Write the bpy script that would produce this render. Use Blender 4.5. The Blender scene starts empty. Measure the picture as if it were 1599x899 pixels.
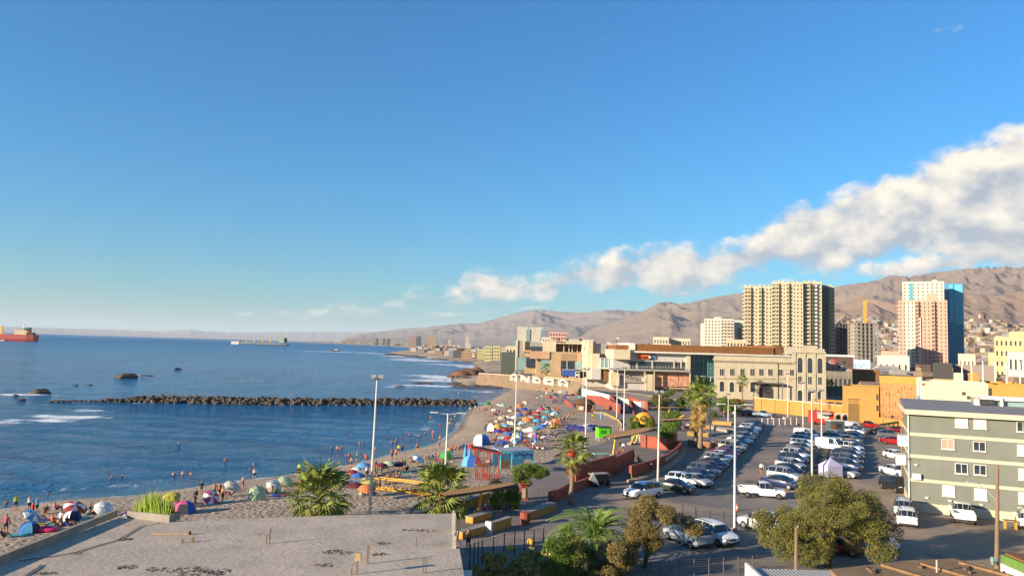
import bpy, bmesh, math, random
import numpy as np
from mathutils import Vector, Matrix, Euler
random.seed(7); np.random.seed(7)
S = bpy.context.scene
COL = S.collection
PI = math.pi
# ------------------------------------------------------------------ camera
F, CX, CY = 1155.0, 799.5, 449.5            # focal length and centre in photograph pixels
PIT, ROL, CAMZ = math.radians(4.53), math.radians(1.67), 16.0
SEA = -3.0
cp, sp, cr, sr = math.cos(PIT), math.sin(PIT), math.cos(ROL), math.sin(ROL)
cam_d = bpy.data.cameras.new('camera')
cam_d.sensor_width = 36.0; cam_d.lens = F / 1599 * 36.0
cam_d.clip_start = 0.5; cam_d.clip_end = 120000
cam = bpy.data.objects.new('camera', cam_d); COL.objects.link(cam)
cam.matrix_world = Matrix(((cr, -sr, 0, 0), (-sr*sp, -cr*sp, -cp, 0), (sr*cp, cr*cp, -sp, CAMZ), (0, 0, 0, 1)))
S.camera = cam
# ------------------------------------------------------------------ sky, sun, exposure
SUN_EL, SUN_AZ = math.radians(14.5), math.radians(241.5)   # azimuth clockwise from +Y
W = bpy.data.worlds.new('World'); S.world = W; W.use_nodes = True
NT = W.node_tree; NT.nodes.clear()
def wn(t, **kw):
    n = NT.nodes.new(t)
    for k, v in kw.items(): setattr(n, k, v)
    return n
def wl(a, b): NT.links.new(a, b)
def wmath(op, a, b=None, c=None, clamp=False):
    n = wn('ShaderNodeMath', operation=op, use_clamp=clamp)
    for i, v in enumerate((a, b, c)):
        if v is None: continue
        if isinstance(v, (int, float)): n.inputs[i].default_value = v
        else: wl(v, n.inputs[i])
    return n.outputs[0]
def wcurve(x, pts, lo, hi, vlo, vhi):
    """piecewise-linear function of x through pts"""
    t = wmath('DIVIDE', wmath('SUBTRACT', x, lo), hi - lo, clamp=True)
    n = wn('ShaderNodeFloatCurve'); c = n.mapping.curves[0]
    q = sorted(((p[0]-lo)/(hi-lo), (p[1]-vlo)/(vhi-vlo)) for p in pts)
    while len(c.points) < len(q): c.points.new(0.5, 0.5)
    for p, (a, b) in zip(c.points, q): p.location = (a, b); p.handle_type = 'AUTO_CLAMPED'
    n.mapping.update(); wl(t, n.inputs['Value'])
    return wmath('ADD', wmath('MULTIPLY', n.outputs[0], vhi - vlo), vlo)
def wnoise(vec, scale, detail=6, rough=0.55, dist=0.0):
    n = wn('ShaderNodeTexNoise'); n.inputs['Scale'].default_value = scale
    n.inputs['Detail'].default_value = detail; n.inputs['Roughness'].default_value = rough
    n.inputs['Distortion'].default_value = dist
    wl(vec, n.inputs['Vector']); return n.outputs[0]
sky = wn('ShaderNodeTexSky', sky_type='NISHITA')
sky.sun_disc = False; sky.sun_elevation = SUN_EL; sky.sun_rotation = SUN_AZ
sky.air_density = 1.4; sky.dust_density = 0.0; sky.ozone_density = 10.0; sky.altitude = 10
tc = wn('ShaderNodeTexCoord')
sep = wn('ShaderNodeSeparateXYZ'); wl(tc.outputs['Generated'], sep.inputs[0])
az = wmath('MULTIPLY', wmath('ARCTAN2', sep.outputs[0], sep.outputs[1]), 180/PI)     # degrees right of view
el = wmath('MULTIPLY', wmath('ARCSINE', sep.outputs[2]), 180/PI)
def ray(px, py):
    x = (px - CX) / F; y = -(py - CY) / F
    xr = x*cr - y*sr; yr = x*sr + y*cr
    return (xr, cp - yr*sp, sp + yr*cp)
def ang(px, py):
    d = ray(px, py); return math.degrees(math.atan2(d[0], d[1])), math.degrees(math.atan2(d[2], math.hypot(d[0], d[1])))
def cloud_layer(top, bot, seed, s1, soft, amp):
    T = [ang(*p) for p in top]; B = [ang(*p) for p in bot]
    T.append((100, T[-1][1])); B.append((100, B[-1][1]))      # the bank goes on to the right
    t = wcurve(az, [(-100, -8)] + T, -100, 100, -10, 30); b = wcurve(az, [(-100, -8)] + B, -100, 100, -10, 30)
    mid = wmath('MULTIPLY', wmath('ADD', t, b), 0.5); half = wmath('MAXIMUM', wmath('MULTIPLY', wmath('SUBTRACT', t, b), 0.5), 0.02)
    off = wmath('SUBTRACT', el, mid); rel = wmath('DIVIDE', off, half)
    rel = wmath('MINIMUM', wmath('MAXIMUM', rel, -1.2), 1.2)
    env = wmath('MINIMUM', wmath('SUBTRACT', half, wmath('ABSOLUTE', off)), 3.0)
    env = wmath('MULTIPLY', env, wmath('ADD', 1.0, wmath('MULTIPLY', wmath('LESS_THAN', env, 0.0), 1.5)))
    def dens(da, de):
        cv = wn('ShaderNodeCombineXYZ')
        wl(wmath('ADD', az, da), cv.inputs[0]); wl(wmath('MULTIPLY', wmath('ADD', el, de), 1.35), cv.inputs[1]); cv.inputs[2].default_value = seed
        n1 = wnoise(cv.outputs[0], s1, 10, 0.58, 0.0)
        return wmath('ADD', wmath('MULTIPLY', wmath('SUBTRACT', n1, 0.5), amp), env)
    d0 = dens(0, 0); d1 = dens(-0.7, 1.1)
    al = wmath('DIVIDE', d0, soft, clamp=True)
    al = wmath('MULTIPLY', al, wmath('MULTIPLY', al, wmath('SUBTRACT', 3.0, wmath('MULTIPLY', al, 2.0))))
    lit = wmath('ADD', wmath('MULTIPLY', wmath('SUBTRACT', d0, d1), 0.50), wmath('ADD', wmath('MULTIPLY', rel, 0.40), 0.48), clamp=True)
    return al, lit
cA = cloud_layer([(560, 486), (620, 466), (660, 440), (690, 446), (730, 418), (780, 420), (830, 426), (900, 396), (960, 388), (1060, 376), (1140, 372), (1185, 352), (1230, 322), (1330, 285), (1430, 245), (1520, 205), (1599, 180)],
                 [(560, 490), (620, 484), (700, 482), (760, 474), (840, 470), (930, 464), (1010, 466), (1100, 466), (1160, 448), (1230, 430), (1330, 424), (1430, 418), (1520, 412), (1599, 402)], 3.1, 0.30, 1.5, 5.8)
cB = cloud_layer([(1200, 440), (1290, 420), (1380, 402), (1470, 385), (1599, 338)], [(1200, 446), (1290, 440), (1380, 444), (1470, 440), (1599, 430)], 9.3, 0.42, 1.1, 4.2)
cC = cloud_layer([(380, 488), (420, 484), (480, 484), (540, 470), (600, 480), (640, 486)], [(380, 493), (420, 494), (480, 496), (540, 492), (600, 494), (640, 490)], 5.7, 0.55, 1.2, 3.4)
def wmix(fac, a, b):
    n = wn('ShaderNodeMix', data_type='RGBA'); wl(fac, n.inputs[0])
    for v, i in ((a, 6), (b, 7)):
        if isinstance(v, tuple): n.inputs[i].default_value = (*v, 1)
        else: wl(v, n.inputs[i])
    return n.outputs[2]
CL_SHADE, CL_LIT = (2.15, 2.35, 2.7), (5.2, 4.65, 3.85)
tint = wn('ShaderNodeMix', data_type='RGBA', blend_type='MULTIPLY'); tint.inputs[0].default_value = 1.0; tint.inputs[7].default_value = (.69, .99, .94, 1); wl(sky.outputs[0], tint.inputs[6])   # white balance
out = tint.outputs[2]
wv_ = wn('ShaderNodeCombineXYZ'); wl(az, wv_.inputs[0]); wl(wmath('MULTIPLY', el, 1.5), wv_.inputs[1]); wv_.inputs[2].default_value = 21.3
ws = wmath('MULTIPLY', wmath('DIVIDE', wmath('SUBTRACT', wnoise(wv_.outputs[0], .30, 8, .62, .4), .67), .12, clamp=True), wmath('DIVIDE', wmath('ADD', az, 2.0), 25.0, clamp=True))
cW = (wmath('MULTIPLY', ws, .5), wmath('ADD', 0.45, 0.0))
for al, lit in (cW, cC, cB, cA): out = wmix(wmath('MULTIPLY', al, 0.97), out, wmix(lit, CL_SHADE, CL_LIT))
bg = wn('ShaderNodeBackground'); bg.inputs['Strength'].default_value = 0.083
wl(out, bg.inputs['Color'])
wo = wn('ShaderNodeOutputWorld'); wl(bg.outputs[0], wo.inputs['Surface'])
sun_d = bpy.data.lights.new('sun', 'SUN'); sun_d.energy = 4.5; sun_d.angle = math.radians(0.55); sun_d.color = (1.0, 0.84, 0.64)
sun = bpy.data.objects.new('sun', sun_d); COL.objects.link(sun)
sdir = Vector((math.sin(SUN_AZ)*math.cos(SUN_EL), math.cos(SUN_AZ)*math.cos(SUN_EL), math.sin(SUN_EL)))
sun.rotation_euler = (-sdir).to_track_quat('-Z', 'Y').to_euler(); sun.location = (-60, -30, 60)
S.view_settings.view_transform = 'Standard'; S.view_settings.look = 'None'
S.view_settings.exposure = 1.4; S.view_settings.gamma = 1.0; S.view_settings.use_curve_mapping = False
S.render.engine = 'CYCLES'
S.cycles.use_denoising = True
S.cycles.max_bounces = 6; S.cycles.diffuse_bounces = 3; S.cycles.glossy_bounces = 3; S.cycles.transmission_bounces = 4; S.cycles.transparent_max_bounces = 8
S.cycles.sample_clamp_indirect = 6.0
# ------------------------------------------------------------------ helpers: materials
MATS = {}
def mat(name, col, rough=0.8, var=0.18, scale=1.5, bump=0.0, bscale=None, metal=0.0, spec=0.4, objcol=False, world=False, streak=0.0, coat=0.0, stretch=(1, 1, 1), detail=5, trans=0.0, col2=None, emit=None):
    if name in MATS: return MATS[name]
    m = bpy.data.materials.new(name); m.use_nodes = True; MATS[name] = m
    t = m.node_tree; n = t.nodes; L = t.links
    b = n['Principled BSDF']; b.inputs['Roughness'].default_value = rough; b.inputs['Metallic'].default_value = metal
    b.inputs['Specular IOR Level'].default_value = spec; b.inputs['Coat Weight'].default_value = coat
    b.inputs['Transmission Weight'].default_value = trans
    if world:
        g = n.new('ShaderNodeNewGeometry'); vec = g.outputs['Position']
    else:
        g = n.new('ShaderNodeTexCoord'); vec = g.outputs['Object']
    mp = n.new('ShaderNodeMapping'); mp.inputs['Scale'].default_value = stretch; L.new(vec, mp.inputs[0]); vec = mp.outputs[0]
    ns = n.new('ShaderNodeTexNoise'); ns.inputs['Scale'].default_value = scale; ns.inputs['Detail'].default_value = detail; ns.inputs['Roughness'].default_value = 0.62
    L.new(vec, ns.inputs['Vector'])
    rmp = n.new('ShaderNodeMapRange'); rmp.inputs[1].default_value = 0.28; rmp.inputs[2].default_value = 0.72
    L.new(ns.outputs[0], rmp.inputs[0])
    fac = rmp.outputs[0]
    if streak:
        mp2 = n.new('ShaderNodeMapping'); mp2.inputs['Scale'].default_value = (1.0, 1.0, 0.08); L.new(g.outputs['Position' if world else 'Object'], mp2.inputs[0])
        n2 = n.new('ShaderNodeTexNoise'); n2.inputs['Scale'].default_value = 1.3; n2.inputs['Detail'].default_value = 6; L.new(mp2.outputs[0], n2.inputs['Vector'])
        mm = n.new('ShaderNodeMath'); mm.operation = 'MULTIPLY_ADD'; L.new(n2.outputs[0], mm.inputs[0]); mm.inputs[1].default_value = streak; L.new(fac, mm.inputs[2])
        ms = n.new('ShaderNodeMath'); ms.operation = 'SUBTRACT'; L.new(mm.outputs[0], ms.inputs[0]); ms.inputs[1].default_value = streak*0.5; ms.use_clamp = True
        fac = ms.outputs[0]
    mx = n.new('ShaderNodeMix'); mx.data_type = 'RGBA'; L.new(fac, mx.inputs[0])
    if objcol:
        oi = n.new('ShaderNodeObjectInfo')
        d = n.new('ShaderNodeMix'); d.data_type = 'RGBA'; d.blend_type = 'MULTIPLY'; d.inputs[0].default_value = 1
        L.new(oi.outputs['Color'], d.inputs[6]); d.inputs[7].default_value = (1-var, 1-var, 1-var, 1)
        L.new(d.outputs[2], mx.inputs[6]); L.new(oi.outputs['Color'], mx.inputs[7])
    else:
        c1 = tuple(max(0, c*(1-var)) for c in col); c2 = col2 or tuple(min(1, c*(1+var)) for c in col)
        mx.inputs[6].default_value = (*c1, 1); mx.inputs[7].default_value = (*c2, 1)
    L.new(mx.outputs[2], b.inputs['Base Color'])
    if bump:
        bn = n.new('ShaderNodeTexNoise'); bn.inputs['Scale'].default_value = bscale or scale*4; bn.inputs['Detail'].default_value = 6
        L.new(vec, bn.inputs['Vector'])
        bp = n.new('ShaderNodeBump'); bp.inputs['Strength'].default_value = 0.7; bp.inputs['Distance'].default_value = bump
        L.new(bn.outputs[0], bp.inputs['Height']); L.new(bp.outputs[0], b.inputs['Normal'])
    if emit: b.inputs['Emission Color'].default_value = (*emit, 1); b.inputs['Emission Strength'].default_value = 1
    return m
def hexc(h):
    """sRGB hex as seen -> linear"""
    c = [int(h[i:i+2], 16)/255 for i in (0, 2, 4)]
    return tuple(x/12.92 if x < .04045 else ((x+.055)/1.055)**2.4 for x in c)
# ------------------------------------------------------------------ helpers: meshes
class MB:
    def __init__(s): s.v = []; s.f = []; s.m = []
    def add(s, vs, fs, mi=0):
        o = len(s.v); s.v += [tuple(p) for p in vs]; s.f += [tuple(i+o for i in f) for f in fs]; s.m += [mi]*len(fs); return s
    def box(s, c, d, rz=0.0, mi=0, tilt=None):
        x, y, z = d[0]/2, d[1]/2, d[2]/2
        P = [Vector((a*x, b*y, e*z)) for e in (-1, 1) for a, b in ((-1, -1), (1, -1), (1, 1), (-1, 1))]
        R = Matrix.Rotation(rz, 3, 'Z')
        if tilt: R = R @ Euler(tilt).to_matrix()
        return s.add([R @ p + Vector(c) for p in P], [(0, 3, 2, 1), (4, 5, 6, 7), (0, 1, 5, 4), (1, 2, 6, 5), (2, 3, 7, 6), (3, 0, 4, 7)], mi)
    def prism(s, poly, z0, z1, mi=0):
        n = len(poly)
        a = sum(poly[i][0]*poly[(i+1) % n][1] - poly[(i+1) % n][0]*poly[i][1] for i in range(n))
        if a < 0: poly = poly[::-1]
        vs = [(p[0], p[1], z0) for p in poly] + [(p[0], p[1], z1) for p in poly]
        return s.add(vs, [tuple(range(n))[::-1], tuple(range(n, 2*n))] + [(i, (i+1) % n, (i+1) % n + n, i+n) for i in range(n)], mi)
    def tube(s, pts, rs, n=8, mi=0, cap=True):
        pts = [Vector(p) for p in pts]
        if isinstance(rs, (int, float)): rs = [rs]*len(pts)
        vs = []; fs = []
        for i, p in enumerate(pts):
            d = (pts[min(i+1, len(pts)-1)] - pts[max(i-1, 0)]).normalized()
            u = d.cross(Vector((0.13, 0.97, 0.21)) if abs(d.y) < .9 else Vector((1, 0, 0))).normalized(); w = d.cross(u)
            vs += [p + (u*math.cos(2*PI*k/n) + w*math.sin(2*PI*k/n))*rs[i] for k in range(n)]
        for i in range(len(pts)-1):
            fs += [(i*n+k, i*n+(k+1) % n, (i+1)*n+(k+1) % n, (i+1)*n+k) for k in range(n)]
        if cap: fs += [tuple(range(n))[::-1], tuple(range((len(pts)-1)*n, len(pts)*n))]
        return s.add(vs, fs, mi)
    def lathe(s, prof, n=16, c=(0, 0, 0), mi=0):
        vs = [(c[0]+r*math.cos(2*PI*k/n), c[1]+r*math.sin(2*PI*k/n), c[2]+z) for r, z in prof for k in range(n)]
        fs = [(i*n+k, i*n+(k+1) % n, (i+1)*n+(k+1) % n, (i+1)*n+k) for i in range(len(prof)-1) for k in range(n)]
        return s.add(vs, fs, mi)
    def mesh(s, name):
        me = bpy.data.meshes.new(name); me.from_pydata(s.v, [], s.f); me.update()
        return me
    def build(s, name, mats, parent=None, smooth=False, loc=None, rz=None):
        me = s.mesh(name)
        mats = mats if isinstance(mats, (list, tuple)) else [mats]
        for m in mats: me.materials.append(m)
        if len(mats) > 1: me.polygons.foreach_set('material_index', s.m)
        if smooth: me.polygons.foreach_set('use_smooth', [True]*len(me.polygons))
        o = bpy.data.objects.new(name, me); COL.objects.link(o)
        if parent: o.parent = parent
        if loc is not None: o.location = loc
        if rz is not None: o.rotation_euler.z = rz
        return o
TOP = []
def tag(o, label, cat, group=None, kind=None):
    o['label'] = label; o['category'] = cat
    if group: o['group'] = group
    if kind: o['kind'] = kind
    TOP.append(o); return o
def thing(name, label, cat, loc=(0, 0, 0), rz=0.0, group=None):
    o = bpy.data.objects.new(name, None); COL.objects.link(o); o.empty_display_size = 0.3
    o.location = loc; o.rotation_euler = (0, 0, rz)
    return tag(o, label, cat, group)
def inst(me, name, parent=None, loc=(0, 0, 0), rot=(0, 0, 0), sc=1.0, color=None):
    o = bpy.data.objects.new(name, me); COL.objects.link(o); o.parent = parent
    o.location = loc; o.rotation_euler = rot
    o.scale = sc if isinstance(sc, (tuple, list)) else (sc, sc, sc)
    if color: o.color = (*color, 1)
    return o
def copy_tree(o, parent=None):
    c = o.copy(); COL.objects.link(c); c.parent = parent
    for ch in list(o.children): copy_tree(ch, c)
    return c
def mesh_of(mb, name, mats, smooth=False):
    me = mb.mesh(name)
    for m in (mats if isinstance(mats, (list, tuple)) else [mats]): me.materials.append(m)
    if isinstance(mats, (list, tuple)) and len(mats) > 1: me.polygons.foreach_set('material_index', mb.m)
    if smooth: me.polygons.foreach_set('use_smooth', [True]*len(me.polygons))
    return me
# ------------------------------------------------------------------ helpers: from a pixel of the photograph to a place
def G(px, py, z=0.0):
    d = ray(px, py); t = (z - CAMZ)/d[2]; return Vector((d[0]*t, d[1]*t, z))
def D(px, py, Y):
    d = ray(px, py); t = Y/d[1]; return Vector((d[0]*t, Y, CAMZ + d[2]*t))
def PL(px, py, a, b):
    """where the pixel's ray meets the vertical plane through ground points a and b"""
    d = Vector(ray(px, py)); n = Vector((-(b[1]-a[1]), b[0]-a[0], 0)); t = (n.x*a[0] + n.y*a[1])/(n.x*d.x + n.y*d.y)
    return Vector((d.x*t, d.y*t, CAMZ + d.z*t))
def proj(p):
    X, Y, Z = p; v0, v1, v2 = X, Y*cp + (Z-CAMZ)*sp, -Y*sp + (Z-CAMZ)*cp
    xr, yr = v0/v1, v2/v1
    return CX + (xr*cr + yr*sr)*F, CY - (-xr*sr + yr*cr)*F
# ------------------------------------------------------------------ the land
def _hash(ix, iy, seed):
    h = (ix.astype(np.int64)*374761393 + iy.astype(np.int64)*668265263 + seed*1442695041) & 0x7fffffff
    h = ((h ^ (h >> 13))*1274126177) & 0x7fffffff
    return ((h ^ (h >> 16)) & 0xffff)/65535.0
def vnoise(x, y, seed=0):
    ix = np.floor(x); iy = np.floor(y); fx = x-ix; fy = y-iy; fx = fx*fx*(3-2*fx); fy = fy*fy*(3-2*fy)
    a, b, c, d = _hash(ix, iy, seed), _hash(ix+1, iy, seed), _hash(ix, iy+1, seed), _hash(ix+1, iy+1, seed)
    return (a*(1-fx)+b*fx)*(1-fy) + (c*(1-fx)+d*fx)*fy
def fbm(x, y, seed=0, o=5, ridge=False):
    s = 0; a = 0.5; tot = 0
    for i in range(o):
        n = vnoise(x, y, seed+i)
        if ridge: n = 1-np.abs(2*n-1)
        s = s+a*n; tot += a; a *= 0.5; x = x*2.03+1.7; y = y*2.03+3.1
    return s/tot
_sp = [(0, 795), (100, 781), (200, 775), (330, 757), (450, 742), (560, 722), (640, 703), (688, 690), (714, 670), (722, 652), (733, 640), (750, 632), (790, 612), (800, 607), (780, 603), (756, 601), (728, 604), (704, 595), (706, 584), (722, 579), (742, 572), (738, 566), (715, 564), (680, 561), (640, 556), (618, 552.5), (607, 550.5), (625, 548), (640, 546)]
SHORE = [(-300, -200), (-110, 0), (-72, 55)] + [tuple(G(x, y, SEA))[:2] for x, y in _sp] + [(-260, 2300), (-420, 3300), (-760, 4600), (-1500, 6600), (-2700, 9500), (-5200, 14500), (-9500, 18500), (-17000, 21000), (-40000, 21500)]
LANDPOLY = np.array(SHORE + [(-40000, 60000), (60000, 60000), (60000, -200)])
SH = np.array(SHORE)
def shore_dist(x, y):
    """signed distance inland of the waterline"""
    best = np.full(x.shape, 1e18)
    for i in range(len(SH)-1):
        a, b = SH[i], SH[i+1]; d = b-a; t = np.clip(((x-a[0])*d[0]+(y-a[1])*d[1])/(d@d), 0, 1)
        best = np.minimum(best, (x-a[0]-t*d[0])**2 + (y-a[1]-t*d[1])**2)
    ins = np.zeros(x.shape, bool); P = LANDPOLY; j = len(P)-1
    for i in range(len(P)):
        c = ((P[i, 1] > y) != (P[j, 1] > y))
        if P[j, 1] != P[i, 1]: ins ^= c & (x < (P[j, 0]-P[i, 0])*(y-P[i, 1])/(P[j, 1]-P[i, 1])+P[i, 0])
        j = i
    return np.where(ins, 1, -1)*np.sqrt(best)
def land_h(x, y):
    d = shore_dist(x, y); r = np.hypot(x, y)
    z = SEA + 2.7*(1-np.exp(-np.maximum(d, 0)/11.0)) + 0.16*np.minimum(d, 0)
    z = z + np.where(d > 1, 0.10*(fbm(x*.35, y*.35, 3, 3)-.5)*np.exp(-np.maximum(r-160, 0)/80.0), 0)
    z = z + np.clip((r-620)/700.0, 0, 1)*np.clip(d/60.0, 0, 1)*(1.2+2.5*fbm(x*.004, y*.004, 5, 3))
    z = z + np.clip((d-250)/2500.0, 0, 6)*np.clip((r-700)/600., 0, 1)*12
    return np.maximum(z, -8)
def zl(x, y): return float(land_h(np.array([x], float), np.array([y], float))[0])
# paved sheets (outlines from the photograph, on the ground plane)
def gpoly(pts, z=0.0): return [tuple(G(*p, z))[:2] for p in pts]
PROM = gpoly([(600, 815), (690, 789), (745, 762), (800, 742), (850, 723), (900, 704), (944, 690), (972, 674), (966, 656), (946, 646), (927, 642), (1000, 633), (1060, 634), (1110, 640), (1190, 640), (1190, 652), (1130, 664), (1075, 697), (1066, 710), (1045, 728), (1000, 751), (984, 760), (905, 800), (860, 870)]) + [(1.5, 44), (-2.2, 44)]
ASPH = gpoly([(1190, 646), (1130, 664), (1075, 697), (1066, 710), (1045, 728), (1000, 751), (984, 760), (905, 800), (868, 868)]) + [(1.2, 47), (1.2, 30), (70, 30), (130, 90), (150, 200), (112, 222), (72, 222)]
def inpoly(x, y, P):
    c = False; j = len(P)-1
    for i in range(len(P)):
        if (P[i][1] > y) != (P[j][1] > y) and x < (P[j][0]-P[i][0])*(y-P[i][1])/(P[j][1]-P[i][1])+P[i][0]: c = not c
        j = i
    return c
def zg(x, y): return 0.0 if inpoly(x, y, PROM) or inpoly(x, y, ASPH) else zl(x, y)
def gp(px, py, sea=False):
    z = 0.0
    for _ in range(14):
        p = G(px, py, z); zn = zg(p.x, p.y)
        if sea: zn = max(zn, SEA)
        z = 0.5*z+0.5*zn
    return G(px, py, z)
def grid_mesh(name, X, Y, Z, material, smooth=True, attrs=None, keep=None):
    nr, nc = X.shape
    me = bpy.data.meshes.new(name)
    v = np.stack([X, Y, Z], -1).reshape(-1, 3).astype(np.float32)
    i = np.arange(nr-1)[:, None]*nc + np.arange(nc-1)[None]
    q = np.stack([i, i+1, i+nc+1, i+nc], -1).reshape(-1, 4)
    if keep is not None: q = q[keep.reshape(-1)]
    me.vertices.add(len(v)); me.vertices.foreach_set('co', v.ravel())
    me.loops.add(len(q)*4); me.loops.foreach_set('vertex_index', q.ravel().astype(np.int32))
    me.polygons.add(len(q)); me.polygons.foreach_set('loop_start', np.arange(0, len(q)*4, 4, dtype=np.int32))
    me.polygons.foreach_set('use_smooth', np.ones(len(q), bool)*smooth)
    me.update(calc_edges=True)
    for k, a in (attrs or {}).items():
        at = me.attributes.new(k, 'FLOAT', 'POINT'); at.data.foreach_set('value', a.reshape(-1).astype(np.float32))
    me.materials.append(material)
    o = bpy.data.objects.new(name, me); COL.objects.link(o); return o
def polar(a0, a1, na, r0, r1, nr):
    th = np.radians(np.linspace(a0, a1, na)); r = np.geomspace(r0, r1, nr)
    R, T = np.meshgrid(r, th, indexing='ij'); return R*np.sin(T), R*np.cos(T), R, T
# --- ground material: sand near the water (wet at the waterline), dusty earth and town further off
def node_mat(name):
    m = bpy.data.materials.new(name); m.use_nodes = True; t = m.node_tree
    def N(ty, **kw):
        n = t.nodes.new(ty)
        for k, v in kw.items(): setattr(n, k, v)
        return n
    def setin(n, i, v):
        if hasattr(v, 'node'): t.links.new(v, n.inputs[i])
        else: n.inputs[i].default_value = (*v, 1) if isinstance(v, tuple) and len(v) == 3 and n.inputs[i].type == 'RGBA' else v
    def M(op, a, b=0.0, clamp=False):
        n = N('ShaderNodeMath', operation=op, use_clamp=clamp); setin(n, 0, a); setin(n, 1, b); return n.outputs[0]
    def NO(vec, sc, det=5, ro=.6, dist=0.):
        n = N('ShaderNodeTexNoise'); t.links.new(vec, n.inputs['Vector']); n.inputs['Scale'].default_value = sc; n.inputs['Detail'].default_value = det; n.inputs['Roughness'].default_value = ro; n.inputs['Distortion'].default_value = dist; return n.outputs[0]
    def MR(v, a, b, c=0., d=1.):
        n = N('ShaderNodeMapRange'); setin(n, 0, v); n.inputs[1].default_value = a; n.inputs[2].default_value = b; n.inputs[3].default_value = c; n.inputs[4].default_value = d; return n.outputs[0]
    def MX(f, a, b, mode='MIX'):
        n = N('ShaderNodeMix', data_type='RGBA', blend_type=mode); setin(n, 0, f); setin(n, 6, a); setin(n, 7, b); return n.outputs[2]
    def BP(h, dist, st=1.0, prev=None):
        n = N('ShaderNodeBump'); n.inputs['Strength'].default_value = st; n.inputs['Distance'].default_value = dist; t.links.new(h, n.inputs['Height'])
        if prev: t.links.new(prev, n.inputs['Normal'])
        return n.outputs[0]
    pos = N('ShaderNodeNewGeometry').outputs['Position']
    return m, t, t.nodes['Principled BSDF'], N, M, NO, MR, MX, BP, pos, setin
m, t, b, N, M, NO, MR, MX, BP, pos, setin = node_mat('sand_and_earth')
sx = N('ShaderNodeSeparateXYZ'); t.links.new(pos, sx.inputs[0]); zz = sx.outputs[2]
at = N('ShaderNodeAttribute', attribute_name='town').outputs['Fac']
sand = MX(MR(NO(pos, .25, 6), .3, .7), hexc('9d8a75'), hexc('b7a38b'))
sand = MX(MR(NO(pos, 2.2, 4), .35, .7), MX(1.0, sand, (.74, .72, .70), 'MULTIPLY'), sand)
earth = MX(MR(NO(pos, .012, 8), .3, .7), hexc('8f7a66'), hexc('bba58a'))
earth = MX(MR(NO(pos, .09, 3, .8), .5, .62), earth, hexc('7d7166'))
dry = MX(at, sand, earth)
wet = MR(M('ADD', zz, M('MULTIPLY', NO(pos, .12, 3), .35)), SEA+.22, SEA+.72)
setin(b, 'Base Color', MX(wet, MX(1.0, dry, (.36, .35, .34), 'MULTIPLY'), dry))
setin(b, 'Roughness', MR(wet, 0, 1, .28, .95))
foot = NO(pos, 1.9, 3, .55)
vo = N('ShaderNodeTexVoronoi'); t.links.new(pos, vo.inputs['Vector']); vo.inputs['Scale'].default_value = 1.5
h = M('MULTIPLY', M('ADD', foot, M('MULTIPLY', MR(vo.outputs['Distance'], 0, .45), .55)), wet)
setin(b, 'Normal', BP(h, .16, 1.0)); setin(b, 'Specular IOR Level', .3)
M_LAND = m
X, Y, R, T = polar(-85, 85, 500, 4, 30000, 600)
Z = land_h(X, Y)
town = np.clip((R-330)/90.0, 0, 1)
g_ob = grid_mesh('ground', X, Y, Z, M_LAND, attrs={'town': town}); g_ob['kind'] = 'structure'
# --- paved sheets
def sheet(name, poly, z, thick, material, sub=False):
    o = MB().prism(poly, z-thick, z).build(name, material); o['kind'] = 'structure'; return o
m, t, b, N, M, NO, MR, MX, BP, pos, setin = node_mat('worn_asphalt')
c = MX(MR(NO(pos, .09, 7, .65), .32, .68), hexc('66625e'), hexc('8a8074'))
c = MX(MR(NO(pos, .035, 4, .6, .6), .47, .62), c, hexc('9a856e'))
mus = NO(pos, .7, 6, .7); c = MX(MR(mus, .56, .72), c, hexc('4c4a4a'))
cv = N('ShaderNodeTexVoronoi', feature='DISTANCE_TO_EDGE'); t.links.new(pos, cv.inputs['Vector']); cv.inputs['Scale'].default_value = .14
c = MX(M('MULTIPLY', M('SUBTRACT', 1.0, MR(cv.outputs['Distance'], .0, .006)), MR(NO(pos, .05, 3), .5, .6)), c, hexc('454345'))
setin(b, 'Base Color', c); setin(b, 'Roughness', .9); setin(b, 'Normal', BP(NO(pos, 14, 5), .012)); setin(b, 'Specular IOR Level', .25)
M_ASPH = m
m, t, b, N, M, NO, MR, MX, BP, pos, setin = node_mat('promenade_paving')
br = N('ShaderNodeTexBrick'); t.links.new(pos, br.inputs['Vector']); br.inputs['Scale'].default_value = .42
setin(br, 'Color1', hexc('8a7d70')); setin(br, 'Color2', hexc('7a6e64')); setin(br, 'Mortar', hexc('5d554e')); br.inputs['Mortar Size'].default_value = .012
c = MX(MR(NO(pos, .12, 6), .3, .7), MX(1.0, br.outputs['Color'], (.72, .72, .74), 'MULTIPLY'), br.outputs['Color'])
c = MX(MR(NO(pos, .6, 5, .7), .58, .75), c, hexc('a08c72'))
setin(b, 'Base Color', c); setin(b, 'Roughness', .85); setin(b, 'Normal', BP(NO(pos, 10, 4), .01))
M_PROM = m
sheet('promenade', PROM, 0.004, .5, M_PROM)
sheet('parking_asphalt', ASPH, 0.0, .5, M_ASPH)
# plaza and street beyond the car park, yard of the old station
sheet('street', [(72.2, 222.3), (112.2, 222.3), (150, 202), (230, 290), (180, 420), (60, 330), (44, 290), (58, 246)], -0.008, .5, M_ASPH)
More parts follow.
